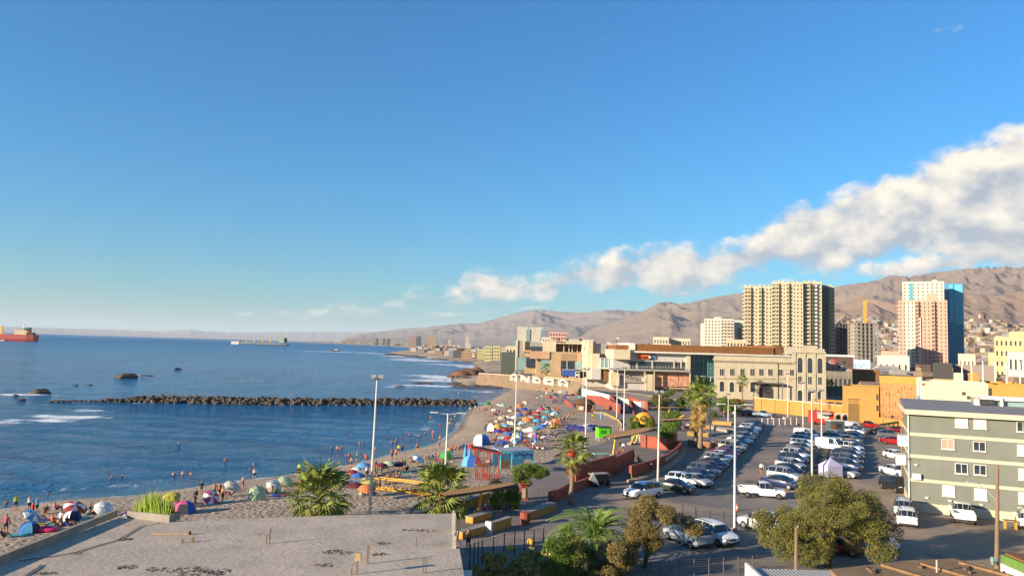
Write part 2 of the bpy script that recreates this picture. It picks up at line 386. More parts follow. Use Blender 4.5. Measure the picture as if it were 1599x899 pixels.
# --- sea
m, t, b, N, M, NO, MR, MX, BP, pos, setin = node_mat('sea_water')
mp = N('ShaderNodeMapping'); t.links.new(pos, mp.inputs[0]); mp.inputs['Scale'].default_value = (.55, 1.0, 1); mp.inputs['Rotation'].default_value = (0, 0, -.35)
wv = mp.outputs[0]
far = N('ShaderNodeVectorMath', operation='LENGTH'); t.links.new(pos, far.inputs[0]); far = far.outputs['Value']
nb = BP(NO(wv, .045, 3, .5), 2.2, 1.0)
nb = BP(NO(wv, .26, 5, .7), 2.6, 1.0, nb)
nb = BP(NO(wv, 1.0, 5, .7), .55, 1.0, nb)
nb = BP(NO(wv, 3.2, 4, .7), .14, 1.0, nb)
fo = N('ShaderNodeAttribute', attribute_name='foam').outputs['Fac']
sh = N('ShaderNodeAttribute', attribute_name='shallow').outputs['Fac']
fpos = N('ShaderNodeMapping'); t.links.new(pos, fpos.inputs[0]); fpos.inputs['Scale'].default_value = (.6, .35, 1)
fn = M('ADD', M('MULTIPLY', NO(fpos.outputs[0], .30, 7, .72, .8), 1.0), 0.0)
fm = MR(M('ADD', fn, M('MULTIPLY', fo, .55)), .77, .98)
deep = MX(MR(NO(pos, .012, 5, .6, .5), .3, .7), hexc('0a4a76'), hexc('166a9a'))
c = MX(sh, deep, hexc('4f7f8c')); c = MX(fm, c, (.82, .84, .85))
setin(b, 'Base Color', c); setin(b, 'Roughness', M('ADD', MR(far, 100, 3000, .12, .32), M('MULTIPLY', fm, .6))); setin(b, 'IOR', 1.333)
setin(b, 'Normal', nb); setin(b, 'Specular IOR Level', .22)
M_SEA = m
X, Y, R, T = polar(-88, 40, 500, 40, 60000, 520)
d = shore_dist(X, Y)
Z = SEA + np.exp(-R/500)*np.clip(-d/12, 0, 1)*(0.10*np.sin((X*.25+Y)*.55+2*fbm(X*.05, Y*.05, 8, 2)*6) + 0.22*(fbm(X*.16, Y*.28, 4, 3)-.5))
def spot(px, py, rx, ry, k=1.0):
    p = G(px, py, SEA); return k*np.exp(-((X-p.x)/rx)**2-((Y-p.y)/ry)**2)
foam = .75*np.exp(-(np.maximum(-d, 0)/1.1)**2)*np.clip(1.2-R/900, .15, 1)
foam += .45*np.exp(-((d+7)/2.2)**2)*(R < 330)*(fbm(X*.04, Y*.04, 9, 2) > .5)
for a in [(140, 641, 7, 4.5, 1), (118, 650, 10, 3.2, .95), (60, 656, 12, 3, .85), (95, 651, 8, 4, .85), (25, 660, 10, 2.6, .75), (50, 616, 11, 4, .8), (25, 616, 6, 4, .7), (215, 588, 14, 5, .75), (230, 586, 9, 4, .8), (180, 591, 7, 3, .6), (285, 576, 12, 5, .8), (262, 577, 8, 5, .6), (330, 590, 20, 6, .55), (390, 594, 14, 5, .6), (150, 632, 9, 3, .5), (380, 645, 12, 3, .3), (440, 613, 30, 5, .45), (415, 598, 10, 4, .4),
          (640, 601, 16, 9, .85), (625, 604, 10, 6, .8), (665, 594, 22, 14, .85), (690, 590, 14, 25, .9), (700, 603, 12, 9, .8), (660, 586, 22, 20, .75), (720, 609, 10, 6, .7), (757, 612, 6, 5, .8), (640, 560, 40, 50, .8), (660, 563, 60, 45, .9), (620, 556, 40, 70, .9), (590, 552, 60, 70, .8), (575, 550, 50, 60, .65), (700, 569, 40, 40, .8), (735, 573, 20, 40, .8), (520, 549, 30, 25, 1), (500, 548.5, 60, 12, .7), (480, 548, 60, 10, .5)]: foam += spot(*a)
_a, _b = G(72, 627, SEA), G(742, 633, SEA); _t = np.clip(((X-_a.x)*(_b.x-_a.x)+(Y-_a.y)*(_b.y-_a.y))/((_b.x-_a.x)**2+(_b.y-_a.y)**2), 0, 1)
_d = np.hypot(X-_a.x-_t*(_b.x-_a.x), Y-_a.y-2.6-_t*(_b.y-_a.y)); foam += .62*np.exp(-((_d-4.6)/1.6)**2)*(fbm(X*.09, Y*.09, 70, 2) > .47)
shallow = np.clip(1+d/9.0, 0, 1)**1.5*(R < 420)*.55
keep = ~((d[:-1, :-1] > 30) & (d[1:, 1:] > 30) & (d[:-1, 1:] > 30) & (d[1:, :-1] > 30))
sea = grid_mesh('sea', X, Y, Z, M_SEA, attrs={'foam': np.clip(foam, 0, 1.1), 'shallow': shallow}, keep=keep); sea['kind'] = 'structure'
# --- hills: height fields whose skyline follows the photograph's
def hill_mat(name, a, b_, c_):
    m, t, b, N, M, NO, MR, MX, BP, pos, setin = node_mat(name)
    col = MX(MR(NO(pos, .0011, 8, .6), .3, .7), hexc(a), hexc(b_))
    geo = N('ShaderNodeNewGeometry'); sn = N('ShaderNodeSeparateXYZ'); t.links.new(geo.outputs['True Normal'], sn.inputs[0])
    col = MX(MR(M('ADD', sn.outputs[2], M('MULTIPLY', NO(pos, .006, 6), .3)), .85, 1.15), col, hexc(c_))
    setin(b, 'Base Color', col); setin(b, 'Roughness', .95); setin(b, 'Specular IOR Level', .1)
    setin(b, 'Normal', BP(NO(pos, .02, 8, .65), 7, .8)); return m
HILL = []
def hills(name, sky_px, r0f, r1f, mt, seed, na=420, nr=170, gully=.34, pw=1.35, floor=0.0):
    A = sorted(ang(*p) for p in sky_px); aa = np.array([p[0] for p in A]); ee = np.array([p[1] for p in A])
    th = np.linspace(aa[0], aa[-1], na); el_t = np.radians(np.interp(th, aa, ee))
    el_t = el_t + np.radians(.035)*(fbm(th*3.0, th*0, seed+40, 4)-.5)*2
    r0 = np.interp(th, *r0f); r1 = np.interp(th, *r1f)
    tt = np.linspace(0, 1.35, nr)[:, None]
    Rr = r0[None]+(r1-r0)[None]*tt; Th = np.radians(th)[None]+0*tt
    X = Rr*np.sin(Th); Y = Rr*np.cos(Th)
    base = np.where(tt < 1, tt**pw, 1-(tt-1)*1.2)
    L = (r1.mean())/7000.0
    la = Th*r1.mean()/L; ra = Rr/L
    wx = la+900*(fbm(la/1500, ra/1700, seed+9, 3)-.5)+.25*ra; wy = ra+900*(fbm(la/1300, ra/1300, seed+19, 3)-.5)
    rg = fbm(wx/1150, wy/2600, seed, 6, True)
    sp_ = fbm(wx/300, wy/1000, seed+3, 5, True)
    amp = np.clip(tt/.3, 0, 1)
    shp = np.maximum(base*(1-gully) + gully*amp*np.clip(tt, 0, 1)**.8*(rg*1.25-.28) + .55*gully*amp*(sp_-.55)*np.clip(1.3*tt, 0, 1), 0)
    ztop = np.maximum(np.tan(el_t)*r1, 5)
    Z = shp*ztop[None]
    ker = np.hanning(27)[1:-1]; ker = ker/ker.sum()
    for _ in range(4):                     # scale every column so that its highest line of sight is the skyline's
        e = ((Z+floor-CAMZ)/Rr).max(0); tgt = np.tan(el_t)
        k = np.clip((tgt*r1+16)/np.maximum(e*r1+16, 1), .3, 3)
        if _ < 3: k = np.convolve(np.pad(k, 12, mode='edge'), ker, 'valid')
        else: k = np.convolve(np.pad(k, 2, mode='edge'), np.ones(5)/5, 'valid')
        Z = Z*k[None]
    Z = Z+floor
    Z[0] = -12
    o = grid_mesh(name, X, Y, Z, mt); o['kind'] = 'structure'
    HILL.append((th, r0, r1, Z, nr)); return o
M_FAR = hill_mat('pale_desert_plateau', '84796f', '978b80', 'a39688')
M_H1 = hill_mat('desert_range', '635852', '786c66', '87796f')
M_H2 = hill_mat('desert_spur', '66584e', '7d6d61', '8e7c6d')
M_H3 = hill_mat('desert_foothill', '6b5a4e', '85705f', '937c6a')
def cols(*p): return ([ang(x, 540)[0] for x, _ in p], [r for _, r in p])
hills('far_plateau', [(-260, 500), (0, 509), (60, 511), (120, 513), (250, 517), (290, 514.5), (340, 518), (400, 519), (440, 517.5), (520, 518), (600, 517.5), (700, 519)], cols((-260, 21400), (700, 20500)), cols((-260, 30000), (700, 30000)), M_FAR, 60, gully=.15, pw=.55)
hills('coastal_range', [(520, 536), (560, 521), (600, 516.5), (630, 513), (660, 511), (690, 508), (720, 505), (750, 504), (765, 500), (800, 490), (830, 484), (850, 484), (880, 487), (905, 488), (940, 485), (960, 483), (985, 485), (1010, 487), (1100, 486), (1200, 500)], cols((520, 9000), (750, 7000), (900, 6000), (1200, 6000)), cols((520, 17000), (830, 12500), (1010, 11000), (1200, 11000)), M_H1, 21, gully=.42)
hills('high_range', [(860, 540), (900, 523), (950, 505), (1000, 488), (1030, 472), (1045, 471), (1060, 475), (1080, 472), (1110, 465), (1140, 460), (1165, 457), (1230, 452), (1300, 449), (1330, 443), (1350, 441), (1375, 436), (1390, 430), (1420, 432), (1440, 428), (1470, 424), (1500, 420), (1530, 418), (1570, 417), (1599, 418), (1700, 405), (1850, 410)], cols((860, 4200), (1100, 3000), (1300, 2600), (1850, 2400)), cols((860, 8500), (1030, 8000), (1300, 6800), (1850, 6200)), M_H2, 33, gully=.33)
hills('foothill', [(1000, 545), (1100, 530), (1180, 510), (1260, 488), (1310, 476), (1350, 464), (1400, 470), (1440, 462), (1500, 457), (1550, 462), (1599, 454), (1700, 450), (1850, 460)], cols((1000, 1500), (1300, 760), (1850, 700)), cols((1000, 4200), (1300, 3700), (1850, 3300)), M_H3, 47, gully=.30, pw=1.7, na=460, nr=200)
def hill_z(i, a_deg, r):
    th, r0, r1, Z, nr = HILL[i]; j = min(max(int(round((a_deg-th[0])/(th[-1]-th[0])*(len(th)-1))), 0), len(th)-1)
    k = (r-r0[j])/(r1[j]-r0[j])/1.35*(nr-1); k = min(max(k, 0), nr-1.001); q = int(k)
    return Z[q, j]*(1-k+q)+Z[q+1, j]*(k-q)

# --- haze: the air between here and the far hills
hz = bpy.data.materials.new('sea_haze'); hz.use_nodes = True; hn = hz.node_tree; hn.nodes.clear()
pv = hn.nodes.new('ShaderNodeVolumePrincipled'); pv.inputs['Density'].default_value = 3.3e-5; pv.inputs['Color'].default_value = (.71, .83, .93, 1); pv.inputs['Anisotropy'].default_value = 0.0
ho = hn.nodes.new('ShaderNodeOutputMaterial'); hn.links.new(pv.outputs[0], ho.inputs['Volume'])
haze = MB().box((0, 18000, 460), (120000, 90000, 940)).build('haze', hz); haze['kind'] = 'stuff'; haze['label'] = 'thin pale sea haze over the bay and town'
# ------------------------------------------------------------------ shared materials
GLASS = mat('dark_window_glass', (.03, .04, .05), .12, .5, .6, spec=.7)
WHITE = mat('white_paint', hexc('c9c3b6'), .7, .10, 1.2, streak=.5)
CREAM = mat('cream_render', hexc('bdaf93'), .85, .12, .5, streak=.6)
BEIGE = mat('beige_render', hexc('a2937a'), .85, .12, .4, streak=.6)
CONC = mat('bare_concrete', hexc('8c857a'), .9, .2, .8, bump=.02, streak=.5)
DCONC = mat('dark_concrete', hexc('5f5b56'), .9, .2, .6, streak=.5)
STEEL = mat('galvanised_steel', hexc('b6b3ab'), .5, .12, 3, metal=.3)
DARK = mat('dark_metal', hexc('35322f'), .6, .2, 3)
RED = mat('red_wall_paint', hexc('8c4735'), .85, .3, .5, streak=.5)
REDP = mat('red_gloss_paint', hexc('b03a29'), .5, .15, 2)
YEL = mat('yellow_wall_paint', hexc('a07a3c'), .85, .14, .6, streak=.6)
YELP = mat('yellow_paint', hexc('d2a032'), .6, .2, 3)
OCHRE = mat('ochre_block', hexc('a5764a'), .9, .3, 1.6, bump=.03, detail=8)
PINK = mat('pink_render', hexc('d3a088'), .85, .1, .4, streak=.4)
TEALG = mat('teal_curtain_glass', hexc('3f6f70'), .15, .3, .15, spec=.8)
BLUEW = mat('blue_cladding', hexc('3a7c9c'), .6, .1, .3)
LBLUE = mat('pale_blue_glass', hexc('7f9a9a'), .2, .25, .2, spec=.7)
TIMBER = mat('weathered_timber', hexc('7c5f3f'), .85, .3, 2.5, stretch=(1, 1, .15))
BROWN = mat('brown_roof_sheet', hexc('7a4f27'), .8, .22, .8, streak=.8)
GREYG = mat('grey_green_render', hexc('6f7166'), .9, .1, .5, streak=.4)
BARK = mat('bark', hexc('5d4a3a'), .95, .3, 6, bump=.03)
PBARK = mat('palm_bark', hexc('7d6a55'), .95, .3, 5, bump=.04, stretch=(1, 1, 4))
WOODPOLE = mat('pole_wood', hexc('7b6850'), .9, .25, 4, stretch=(1, 1, .1))
RUB = mat('tyre_rubber', hexc('1c1c1d'), .9, .2, 5)
RIM = mat('alloy_rim', hexc('9a9a9c'), .35, .2, 6, metal=.8)
CARP = mat('car_paint', (1, 1, 1), .28, .06, .8, objcol=True, spec=.5, coat=.5)
CARG = mat('car_glass', (.015, .018, .022), .06, .3, 1, spec=.8)
HEADL = mat('headlamp_lens', hexc('cfd3d6'), .15, .1, 5, spec=.8)
TAILL = mat('tail_lamp_lens', hexc('8f1414'), .2, .2, 5, spec=.7)
PLATE = mat('number_plate', hexc('d9d9d4'), .5, .1, 10)
SKIN = mat('skin', hexc('a5714f'), .6, .15, 3)
HAIR = mat('dark_hair', hexc('211a17'), .6, .3, 20)
CLOTH = mat('clothing', (1, 1, 1), .9, .2, 6, objcol=True)
SHORT = mat('dark_shorts', hexc('2b2f3d'), .9, .25, 6)
FAB = mat('parasol_fabric', (1, 1, 1), .85, .12, 3, objcol=True)
FABW = mat('parasol_white_panel', hexc('e2ddd2'), .85, .08, 3)
ROCK = mat('breakwater_rock', hexc('51473d'), .92, .35, .9, bump=.10, bscale=2.5, detail=8, world=True)
def leafmat(name, a, b_, sc=1.3):
    return mat(name, hexc(a), .75, .1, sc, col2=hexc(b_), spec=.25)
LEAF1 = leafmat('pepper_tree_leaf', '484e20', '847c3f'); LEAF2 = leafmat('dry_shrub_leaf', '55502a', '8d7a48'); LEAF3 = leafmat('green_leaf', '3a5420', '75882f')
PALML = leafmat('palm_leaf', '4c5c26', '8b9440'); PALMD = leafmat('dry_palm_leaf', '7d6636', 'a88d54'); PALMG = leafmat('date_palm_leaf', '3d5526', '7f9440')
# ------------------------------------------------------------------ cars
def car_meshes(kind):
    """(body, glass, dims) lofted from stations along the length: x, sill z, belt z, roof z, half width, half roof width"""
    if kind == 'sedan':
        ST = [(-2.2, .42, .74, .74, .70, .60), (-2.1, .28, .92, .92, .82, .70), (-1.45, .22, .98, 1.0, .88, .72), (-.75, .22, .98, 1.40, .89, .62), (.15, .22, .97, 1.46, .89, .64), (.55, .22, .96, 1.38, .89, .62), (1.25, .22, .93, .95, .88, .72), (2.0, .26, .80, .80, .82, .70), (2.2, .40, .62, .62, .70, .60)]; gl = (2, 6)
    elif kind == 'hatch':
        ST = [(-1.85, .42, .80, .80, .74, .6), (-1.8, .28, .98, 1.02, .82, .66), (-1.45, .22, .99, 1.42, .84, .62), (-.6, .22, .98, 1.50, .85, .64), (.2, .22, .97, 1.48, .85, .63), (.5, .22, .96, 1.36, .85, .62), (1.15, .22, .93, .95, .84, .7), (1.75, .26, .80, .80, .78, .66), (1.9, .40, .62, .62, .66, .56)]; gl = (1, 6)
    elif kind == 'suv':
        ST = [(-2.2, .48, .90, .90, .80, .66), (-2.15, .34, 1.08, 1.12, .88, .72), (-1.75, .28, 1.09, 1.60, .91, .68), (-.7, .28, 1.08, 1.70, .92, .70), (.25, .28, 1.07, 1.68, .92, .69), (.6, .28, 1.06, 1.54, .92, .67), (1.2, .28, 1.04, 1.06, .91, .78), (1.95, .32, .92, .92, .86, .74), (2.2, .46, .72, .72, .74, .64)]; gl = (1, 6)
    elif kind == 'van':
        ST = [(-2.5, .42, 1.0, 1.0, .84, .78), (-2.45, .34, 1.1, 1.85, .90, .80), (-1.4, .30, 1.1, 1.98, .92, .82), (0, .30, 1.1, 1.98, .92, .82), (.9, .30, 1.08, 1.92, .92, .80), (1.2, .30, 1.06, 1.80, .92, .78), (1.75, .30, 1.0, 1.04, .90, .78), (2.3, .34, .85, .85, .84, .74), (2.45, .46, .68, .68, .74, .66)]; gl = (3, 6)
    else:  # pickup: cab only, the bed is a part of its own
        ST = [(-.45, .40, 1.05, 1.06, .86, .70), (-.40, .34, 1.06, 1.62, .90, .66), (.2, .32, 1.06, 1.70, .91, .68), (.65, .32, 1.05, 1.66, .91, .67), (.85, .32, 1.04, 1.52, .91, .66), (1.4, .32, 1.02, 1.04, .90, .78), (2.3, .34, .94, .94, .88, .76), (2.45, .44, .70, .70, .78, .68)]; gl = (0, 5)
    V = []
    for x, z0, zb, zr, w, wr in ST:
        wb = w*.94; zm = z0+(zb-z0)*.55; glassy = zr-zb > .08
        half = [(0, z0), (wb*.96, z0), (w, z0+(zb-z0)*.25), (w, zm), (w*.985, zb), (wr if glassy else w*.82, zr if glassy else zb+.03), (wr*.75 if glassy else w*.5, zr+.035 if glassy else zb+.05), (0, zr+.05 if glassy else zb+.06)]
        ring = [(x, y, z) for y, z in half] + [(x, -y, z) for y, z in half[-2:0:-1]]
        V.append(ring)
    n = len(V[0]); vs = [p for r in V for p in r]
    body, glass = [], []
    for i in range(len(V)-1):
        for k in range(n):
            f = (i*n+k, i*n+(k+1) % n, (i+1)*n+(k+1) % n, (i+1)*n+k)
            side = k in (4, 9)
            g = gl[0] <= i < gl[1] and (side or (k in (5, 6, 7, 8) and abs(ST[i][3]-ST[i+1][3]) > .2 and max(ST[i][3], ST[i+1][3]) > 1.2))
            if side and (ST[i][3]-ST[i][2] < .08 and ST[i+1][3]-ST[i+1][2] < .08): g = False
            (glass if g else body).append(f)
    body += [tuple(range(n)), tuple(range((len(V)-1)*n, len(V)*n))[::-1]]
    # pillars: shrink every side pane so that paint shows around it, and set it a little proud
    gb = MB(); bb = MB(); bb.add(vs, body)
    for f in glass:
        P = [Vector(vs[i]) for i in f]; c = sum(P, Vector())/4
        nn = (P[1]-P[0]).cross(P[2]-P[0]).normalized()
        if nn.dot(c-Vector((c.x*.6, 0, .8))) < 0: nn = -nn
        bb.add(P, [(0, 1, 2, 3)])
        gb.add([c+(p-c)*.94+nn*.012 for p in P], [(0, 1, 2, 3)])
    def fin(mb, nm, mt):
        me = mb.mesh(nm); bm = bmesh.new(); bm.from_mesh(me); bmesh.ops.remove_doubles(bm, verts=bm.verts, dist=.002)
        bmesh.ops.recalc_face_normals(bm, faces=bm.faces); bm.to_mesh(me); bm.free()
        me.materials.append(mt); me.polygons.foreach_set('use_smooth', [True]*len(me.polygons)); return me
    me = fin(bb, 'body', CARP)
    try: me.set_sharp_from_angle(angle=math.radians(38))
    except Exception: pass
    gm = gb.mesh('window_glass'); gm.materials.append(CARG)
    return me, gm, ST
wm = MB()
wm.lathe([(.0, -.11), (.30, -.11), (.34, -.07), (.34, .07), (.30, .11), (.0, .11)], 14)
for i, p in enumerate(wm.v): wm.v[i] = (p[0], p[2], p[1])
WHEEL = mesh_of(wm, 'wheel', RUB, True)
rm = MB(); rm.lathe([(0, -.118), (.20, -.118), (.20, .118), (0, .118)], 10)
for i, p in enumerate(rm.v): rm.v[i] = (p[0], p[2], p[1])
RIMM = mesh_of(rm, 'rim', RIM)
HL = mesh_of(MB().box((0, 0, 0), (.10, .34, .13)), 'headlight', HEADL)
TL = mesh_of(MB().box((0, 0, 0), (.07, .22, .20)), 'tail_light', TAILL)
NP = mesh_of(MB().box((0, 0, 0), (.03, .42, .12)), 'number_plate', PLATE)
MIR = mesh_of(MB().box((0, 0, 0), (.10, .20, .14)), 'side_mirror', CARP)
BMP = mesh_of(MB().box((0, 0, 0), (.12, 1.5, .16)), 'bumper', DARK)
GRL = mesh_of(MB().box((0, 0, 0), (.06, .7, .14)), 'grille', DARK)
RAIL = mesh_of(MB().box((0, 0, 0), (1.7, .05, .05)), 'roof_rail', DARK)
KIT = {k: car_meshes(k) for k in ('sedan', 'hatch', 'suv', 'van', 'pickup')}
CARCOL = {'white': hexc('e3e2de'), 'silver': hexc('a3a6a8'), 'grey': hexc('5d6063'), 'black': hexc('1b1c1f'), 'red': hexc('a01c20'), 'dark red': hexc('5e1a1c'), 'navy blue': hexc('1d2c4d'), 'blue': hexc('24558c'), 'beige': hexc('b9ab8c'), 'dark green': hexc('2c3a30'), 'pale blue': hexc('9db0c0')}
CARWORD = {'sedan': 'sedan', 'hatch': 'hatchback', 'suv': 'suv', 'van': 'van', 'pickup': 'pickup truck'}
def car(kind, colour, loc, rz, where, group=None):
    c = CARCOL[colour]; me, gm, ST = KIT[kind]
    nm = {'sedan': 'sedan_car', 'hatch': 'hatchback_car', 'suv': 'suv_car', 'van': 'cargo_van', 'pickup': 'pickup_truck'}[kind]
    t = thing(nm, f'{colour} {CARWORD[kind]} {where}', 'pickup' if kind == 'pickup' else 'van' if kind == 'van' else 'car', loc, rz, group or 'cars in the seafront car park')
    t.scale = (random.uniform(.94, 1.06), random.uniform(.97, 1.03), random.uniform(.96, 1.04)); inst(me, 'body', t, color=c); inst(gm, 'window_glass', t)
    xr = ST[0][0] if kind != 'pickup' else -2.55; xf = ST[-1][0]; wy = ST[len(ST)//2][4]
    for sx, x in ((-1, xr+.78), (1, xf-.80)):
        for sy in (-1, 1):
            w = inst(WHEEL, 'wheel', t, (x, sy*(wy-.09), .34)); inst(RIMM, 'rim', w)
    zb = ST[-2][2]
    for sy in (-1, 1):
        inst(HL, 'headlight', t, (xf-.12, sy*(wy-.27), zb-.14), (0, 0, sy*.35)); inst(TL, 'tail_light', t, (xr+.05, sy*(wy-.16), .86 if kind != 'van' else 1.0))
        inst(MIR, 'side_mirror', t, (ST[5][0]+.25 if kind != 'pickup' else 1.15, sy*(wy+.08), ST[5][2]+.06), color=c)
        if kind == 'suv': inst(RAIL, 'roof_rail', t, (-.6, sy*.62, 1.75))
    inst(NP, 'number_plate', t, (xf+.005, 0, .50)); inst(NP, 'number_plate', t, (xr-.005, 0, .62))
    inst(BMP, 'bumper', t, (xf-.03, 0, .36)); inst(BMP, 'bumper', t, (xr+.03, 0, .40)); inst(GRL, 'grille', t, (xf-.01, 0, .64))
    if kind == 'pickup':
        bm_ = MB().box((-1.5, 0, .62), (2.1, 1.72, .10)); bm_.box((-1.5, .86, .86), (2.1, .08, .5)); bm_.box((-1.5, -.86, .86), (2.1, .08, .5)); bm_.box((-.49, 0, .86), (.07, 1.64, .5))
        o = bm_.build('cargo_bed', CARP, t); o.color = (*c, 1)
        o = MB().box((-2.52, 0, .86), (.06, 1.76, .5)).build('tailgate', CARP, t); o.color = (*c, 1)
    return t
def heading(dx, dy): return math.atan2(dy, dx)
# ------------------------------------------------------------------ people: skin-modifier bodies, one continuous mesh for each pose
def skin_body(name, joints, edges, mats_by):
    me = bpy.data.meshes.new(name); me.from_pydata([j[0] for j in joints], edges, []); me.update()
    o = bpy.data.objects.new('tmp_body', me); COL.objects.link(o)
    md = o.modifiers.new('s', 'SKIN'); md.use_smooth_shade = True
    for i, j in enumerate(joints):
        sv = me.skin_vertices[0].data[i]; r = j[1]; sv.radius = r if isinstance(r, tuple) else (r, r); sv.use_root = (i == 0)
    ss = o.modifiers.new('u', 'SUBSURF'); ss.levels = 1; ss.render_levels = 1
    dg = bpy.context.evaluated_depsgraph_get(); dg.update()
    m2 = bpy.data.meshes.new_from_object(o.evaluated_get(dg)); m2.name = name
    bpy.data.objects.remove(o); bpy.data.meshes.remove(me)
    m2.materials.clear()
    for m in (SKIN, CLOTH, SHORT, HAIR): m2.materials.append(m)
    J = [Vector(j[0]) for j in joints]; tg = [j[2] for j in joints]
    for p in m2.polygons:
        c = p.center; best = min(range(len(J)), key=lambda i: (J[i]-c).length); p.material_index = mats_by(tg[best], c, J[best]); p.use_smooth = True
    return m2
def mk_pose(pose):
    # tags: p pelvis, t torso, n neck, h head, a upper arm, f forearm/hand, l thigh, s shin
    if pose in ('stand', 'walk'):
        k = .22 if pose == 'walk' else .03
        Jn = [((0, 0, .95), (.15, .11), 'p'), ((0, 0, 1.15), (.14, .10), 't'), ((0, 0, 1.38), (.17, .10), 't'), ((0, 0, 1.50), .055, 'n'), ((.01, 0, 1.60), (.085, .10), 'h'), ((.015, 0, 1.70), (.08, .09), 'H'),
              ((0, .20, 1.40), .06, 't'), ((-.02-k*.4, .25, 1.15), .045, 'a'), ((.05, .27, .92), .036, 'f'), ((.08, .27, .82), .03, 'f'), ((0, -.20, 1.40), .06, 't'), ((.02+k*.4, -.25, 1.15), .045, 'a'), ((.10, -.27, .92), .036, 'f'), ((.13, -.27, .82), .03, 'f'),
              ((0, .10, .85), .095, 'l'), ((k*.7+.02, .11, .50), .065, 's'), ((k*.2-.06, .11, .10), .042, 's'), ((k*.2+.08, .11, .03), .035, 's'), ((0, -.10, .85), .095, 'l'), ((-k*.3+.02, -.11, .50), .065, 's'), ((-k*1.5, -.11, .10), .042, 's'), ((-k*1.5+.13, -.11, .03), .035, 's')]
        E_ = [(0, 1), (1, 2), (2, 3), (3, 4), (4, 5), (2, 6), (6, 7), (7, 8), (8, 9), (2, 10), (10, 11), (11, 12), (12, 13), (0, 14), (14, 15), (15, 16), (16, 17), (0, 18), (18, 19), (19, 20), (20, 21)]
    elif pose == 'sit':
        Jn = [((0, 0, .16), (.16, .13), 'p'), ((-.06, 0, .38), (.14, .10), 't'), ((-.10, 0, .60), (.17, .10), 't'), ((-.08, 0, .72), .055, 'n'), ((-.05, 0, .82), (.085, .10), 'h'), ((-.045, 0, .91), (.08, .09), 'H'),
              ((-.09, .20, .60), .06, 't'), ((.05, .27, .42), .045, 'a'), ((.26, .22, .42), .036, 'f'), ((.36, .16, .44), .03, 'f'), ((-.09, -.20, .60), .06, 't'), ((.05, -.27, .42), .045, 'a'), ((.26, -.22, .42), .036, 'f'), ((.36, -.16, .44), .03, 'f'),
              ((.12, .11, .15), .095, 'l'), ((.46, .16, .42), .065, 's'), ((.68, .15, .10), .042, 's'), ((.80, .16, .04), .035, 's'), ((.12, -.11, .15), .095, 'l'), ((.46, -.16, .42), .065, 's'), ((.68, -.15, .10), .042, 's'), ((.80, -.16, .04), .035, 's')]
        E_ = [(0, 1), (1, 2), (2, 3), (3, 4), (4, 5), (2, 6), (6, 7), (7, 8), (8, 9), (2, 10), (10, 11), (11, 12), (12, 13), (0, 14), (14, 15), (15, 16), (16, 17), (0, 18), (18, 19), (19, 20), (20, 21)]
    else:  # lie: on the back, propped on the elbows
        Jn = [((0, 0, .13), (.14, .12), 'p'), ((-.25, 0, .20), (.11, .14), 't'), ((-.46, 0, .33), (.11, .16), 't'), ((-.54, 0, .43), .055, 'n'), ((-.57, 0, .53), (.085, .10), 'h'), ((-.58, 0, .62), (.08, .09), 'H'),
              ((-.46, .20, .33), .06, 't'), ((-.56, .26, .10), .045, 'a'), ((-.36, .30, .05), .036, 'f'), ((-.26, .30, .04), .03, 'f'), ((-.46, -.20, .33), .06, 't'), ((-.56, -.26, .10), .045, 'a'), ((-.36, -.30, .05), .036, 'f'), ((-.26, -.30, .04), .03, 'f'),
              ((.12, .10, .12), .09, 'l'), ((.52, .12, .16), .065, 's'), ((.90, .12, .06), .042, 's'), ((.94, .13, .16), .035, 's'), ((.12, -.10, .12), .09, 'l'), ((.50, -.12, .30), .065, 's'), ((.82, -.12, .07), .042, 's'), ((.94, -.12, .06), .035, 's')]
        E_ = [(0, 1), (1, 2), (2, 3), (3, 4), (4, 5), (2, 6), (6, 7), (7, 8), (8, 9), (2, 10), (10, 11), (11, 12), (12, 13), (0, 14), (14, 15), (15, 16), (16, 17), (0, 18), (18, 19), (19, 20), (20, 21)]
    def by(shirt):
        def f(tg_, c, j):
            if tg_ == 'H': return 3
            if tg_ in 'pl': return 2
            if tg_ in 'ta' and shirt: return 1
            return 0
        return f
    return {s: skin_body('person', Jn, E_, by(s)) for s in (True, False)}
POSE = {p: mk_pose(p) for p in ('stand', 'walk', 'sit', 'lie')}
CLO = {'red': hexc('b02a26'), 'white': hexc('dedad2'), 'black': hexc('202125'), 'blue': hexc('2a4f93'), 'yellow green': hexc('b9d12c'), 'pink': hexc('c7607c'), 'grey': hexc('777a7d'), 'orange': hexc('d0672a'), 'green': hexc('3a7a4a'), 'light blue': hexc('7fb0cf')}
def person(pose, colour, loc, rz, where, sc=1.0, shirt=True):
    ps = {'stand': 'standing', 'walk': 'walking', 'sit': 'sitting', 'lie': 'lying'}[pose]
    top = f'person in {colour} top' if shirt else 'bare-chested person'
    o = inst(POSE[pose][shirt], 'person', None, loc, (0, 0, rz), sc, CLO[colour])
    return tag(o, f'{top} {ps} {where}', 'person', 'people at the beach')
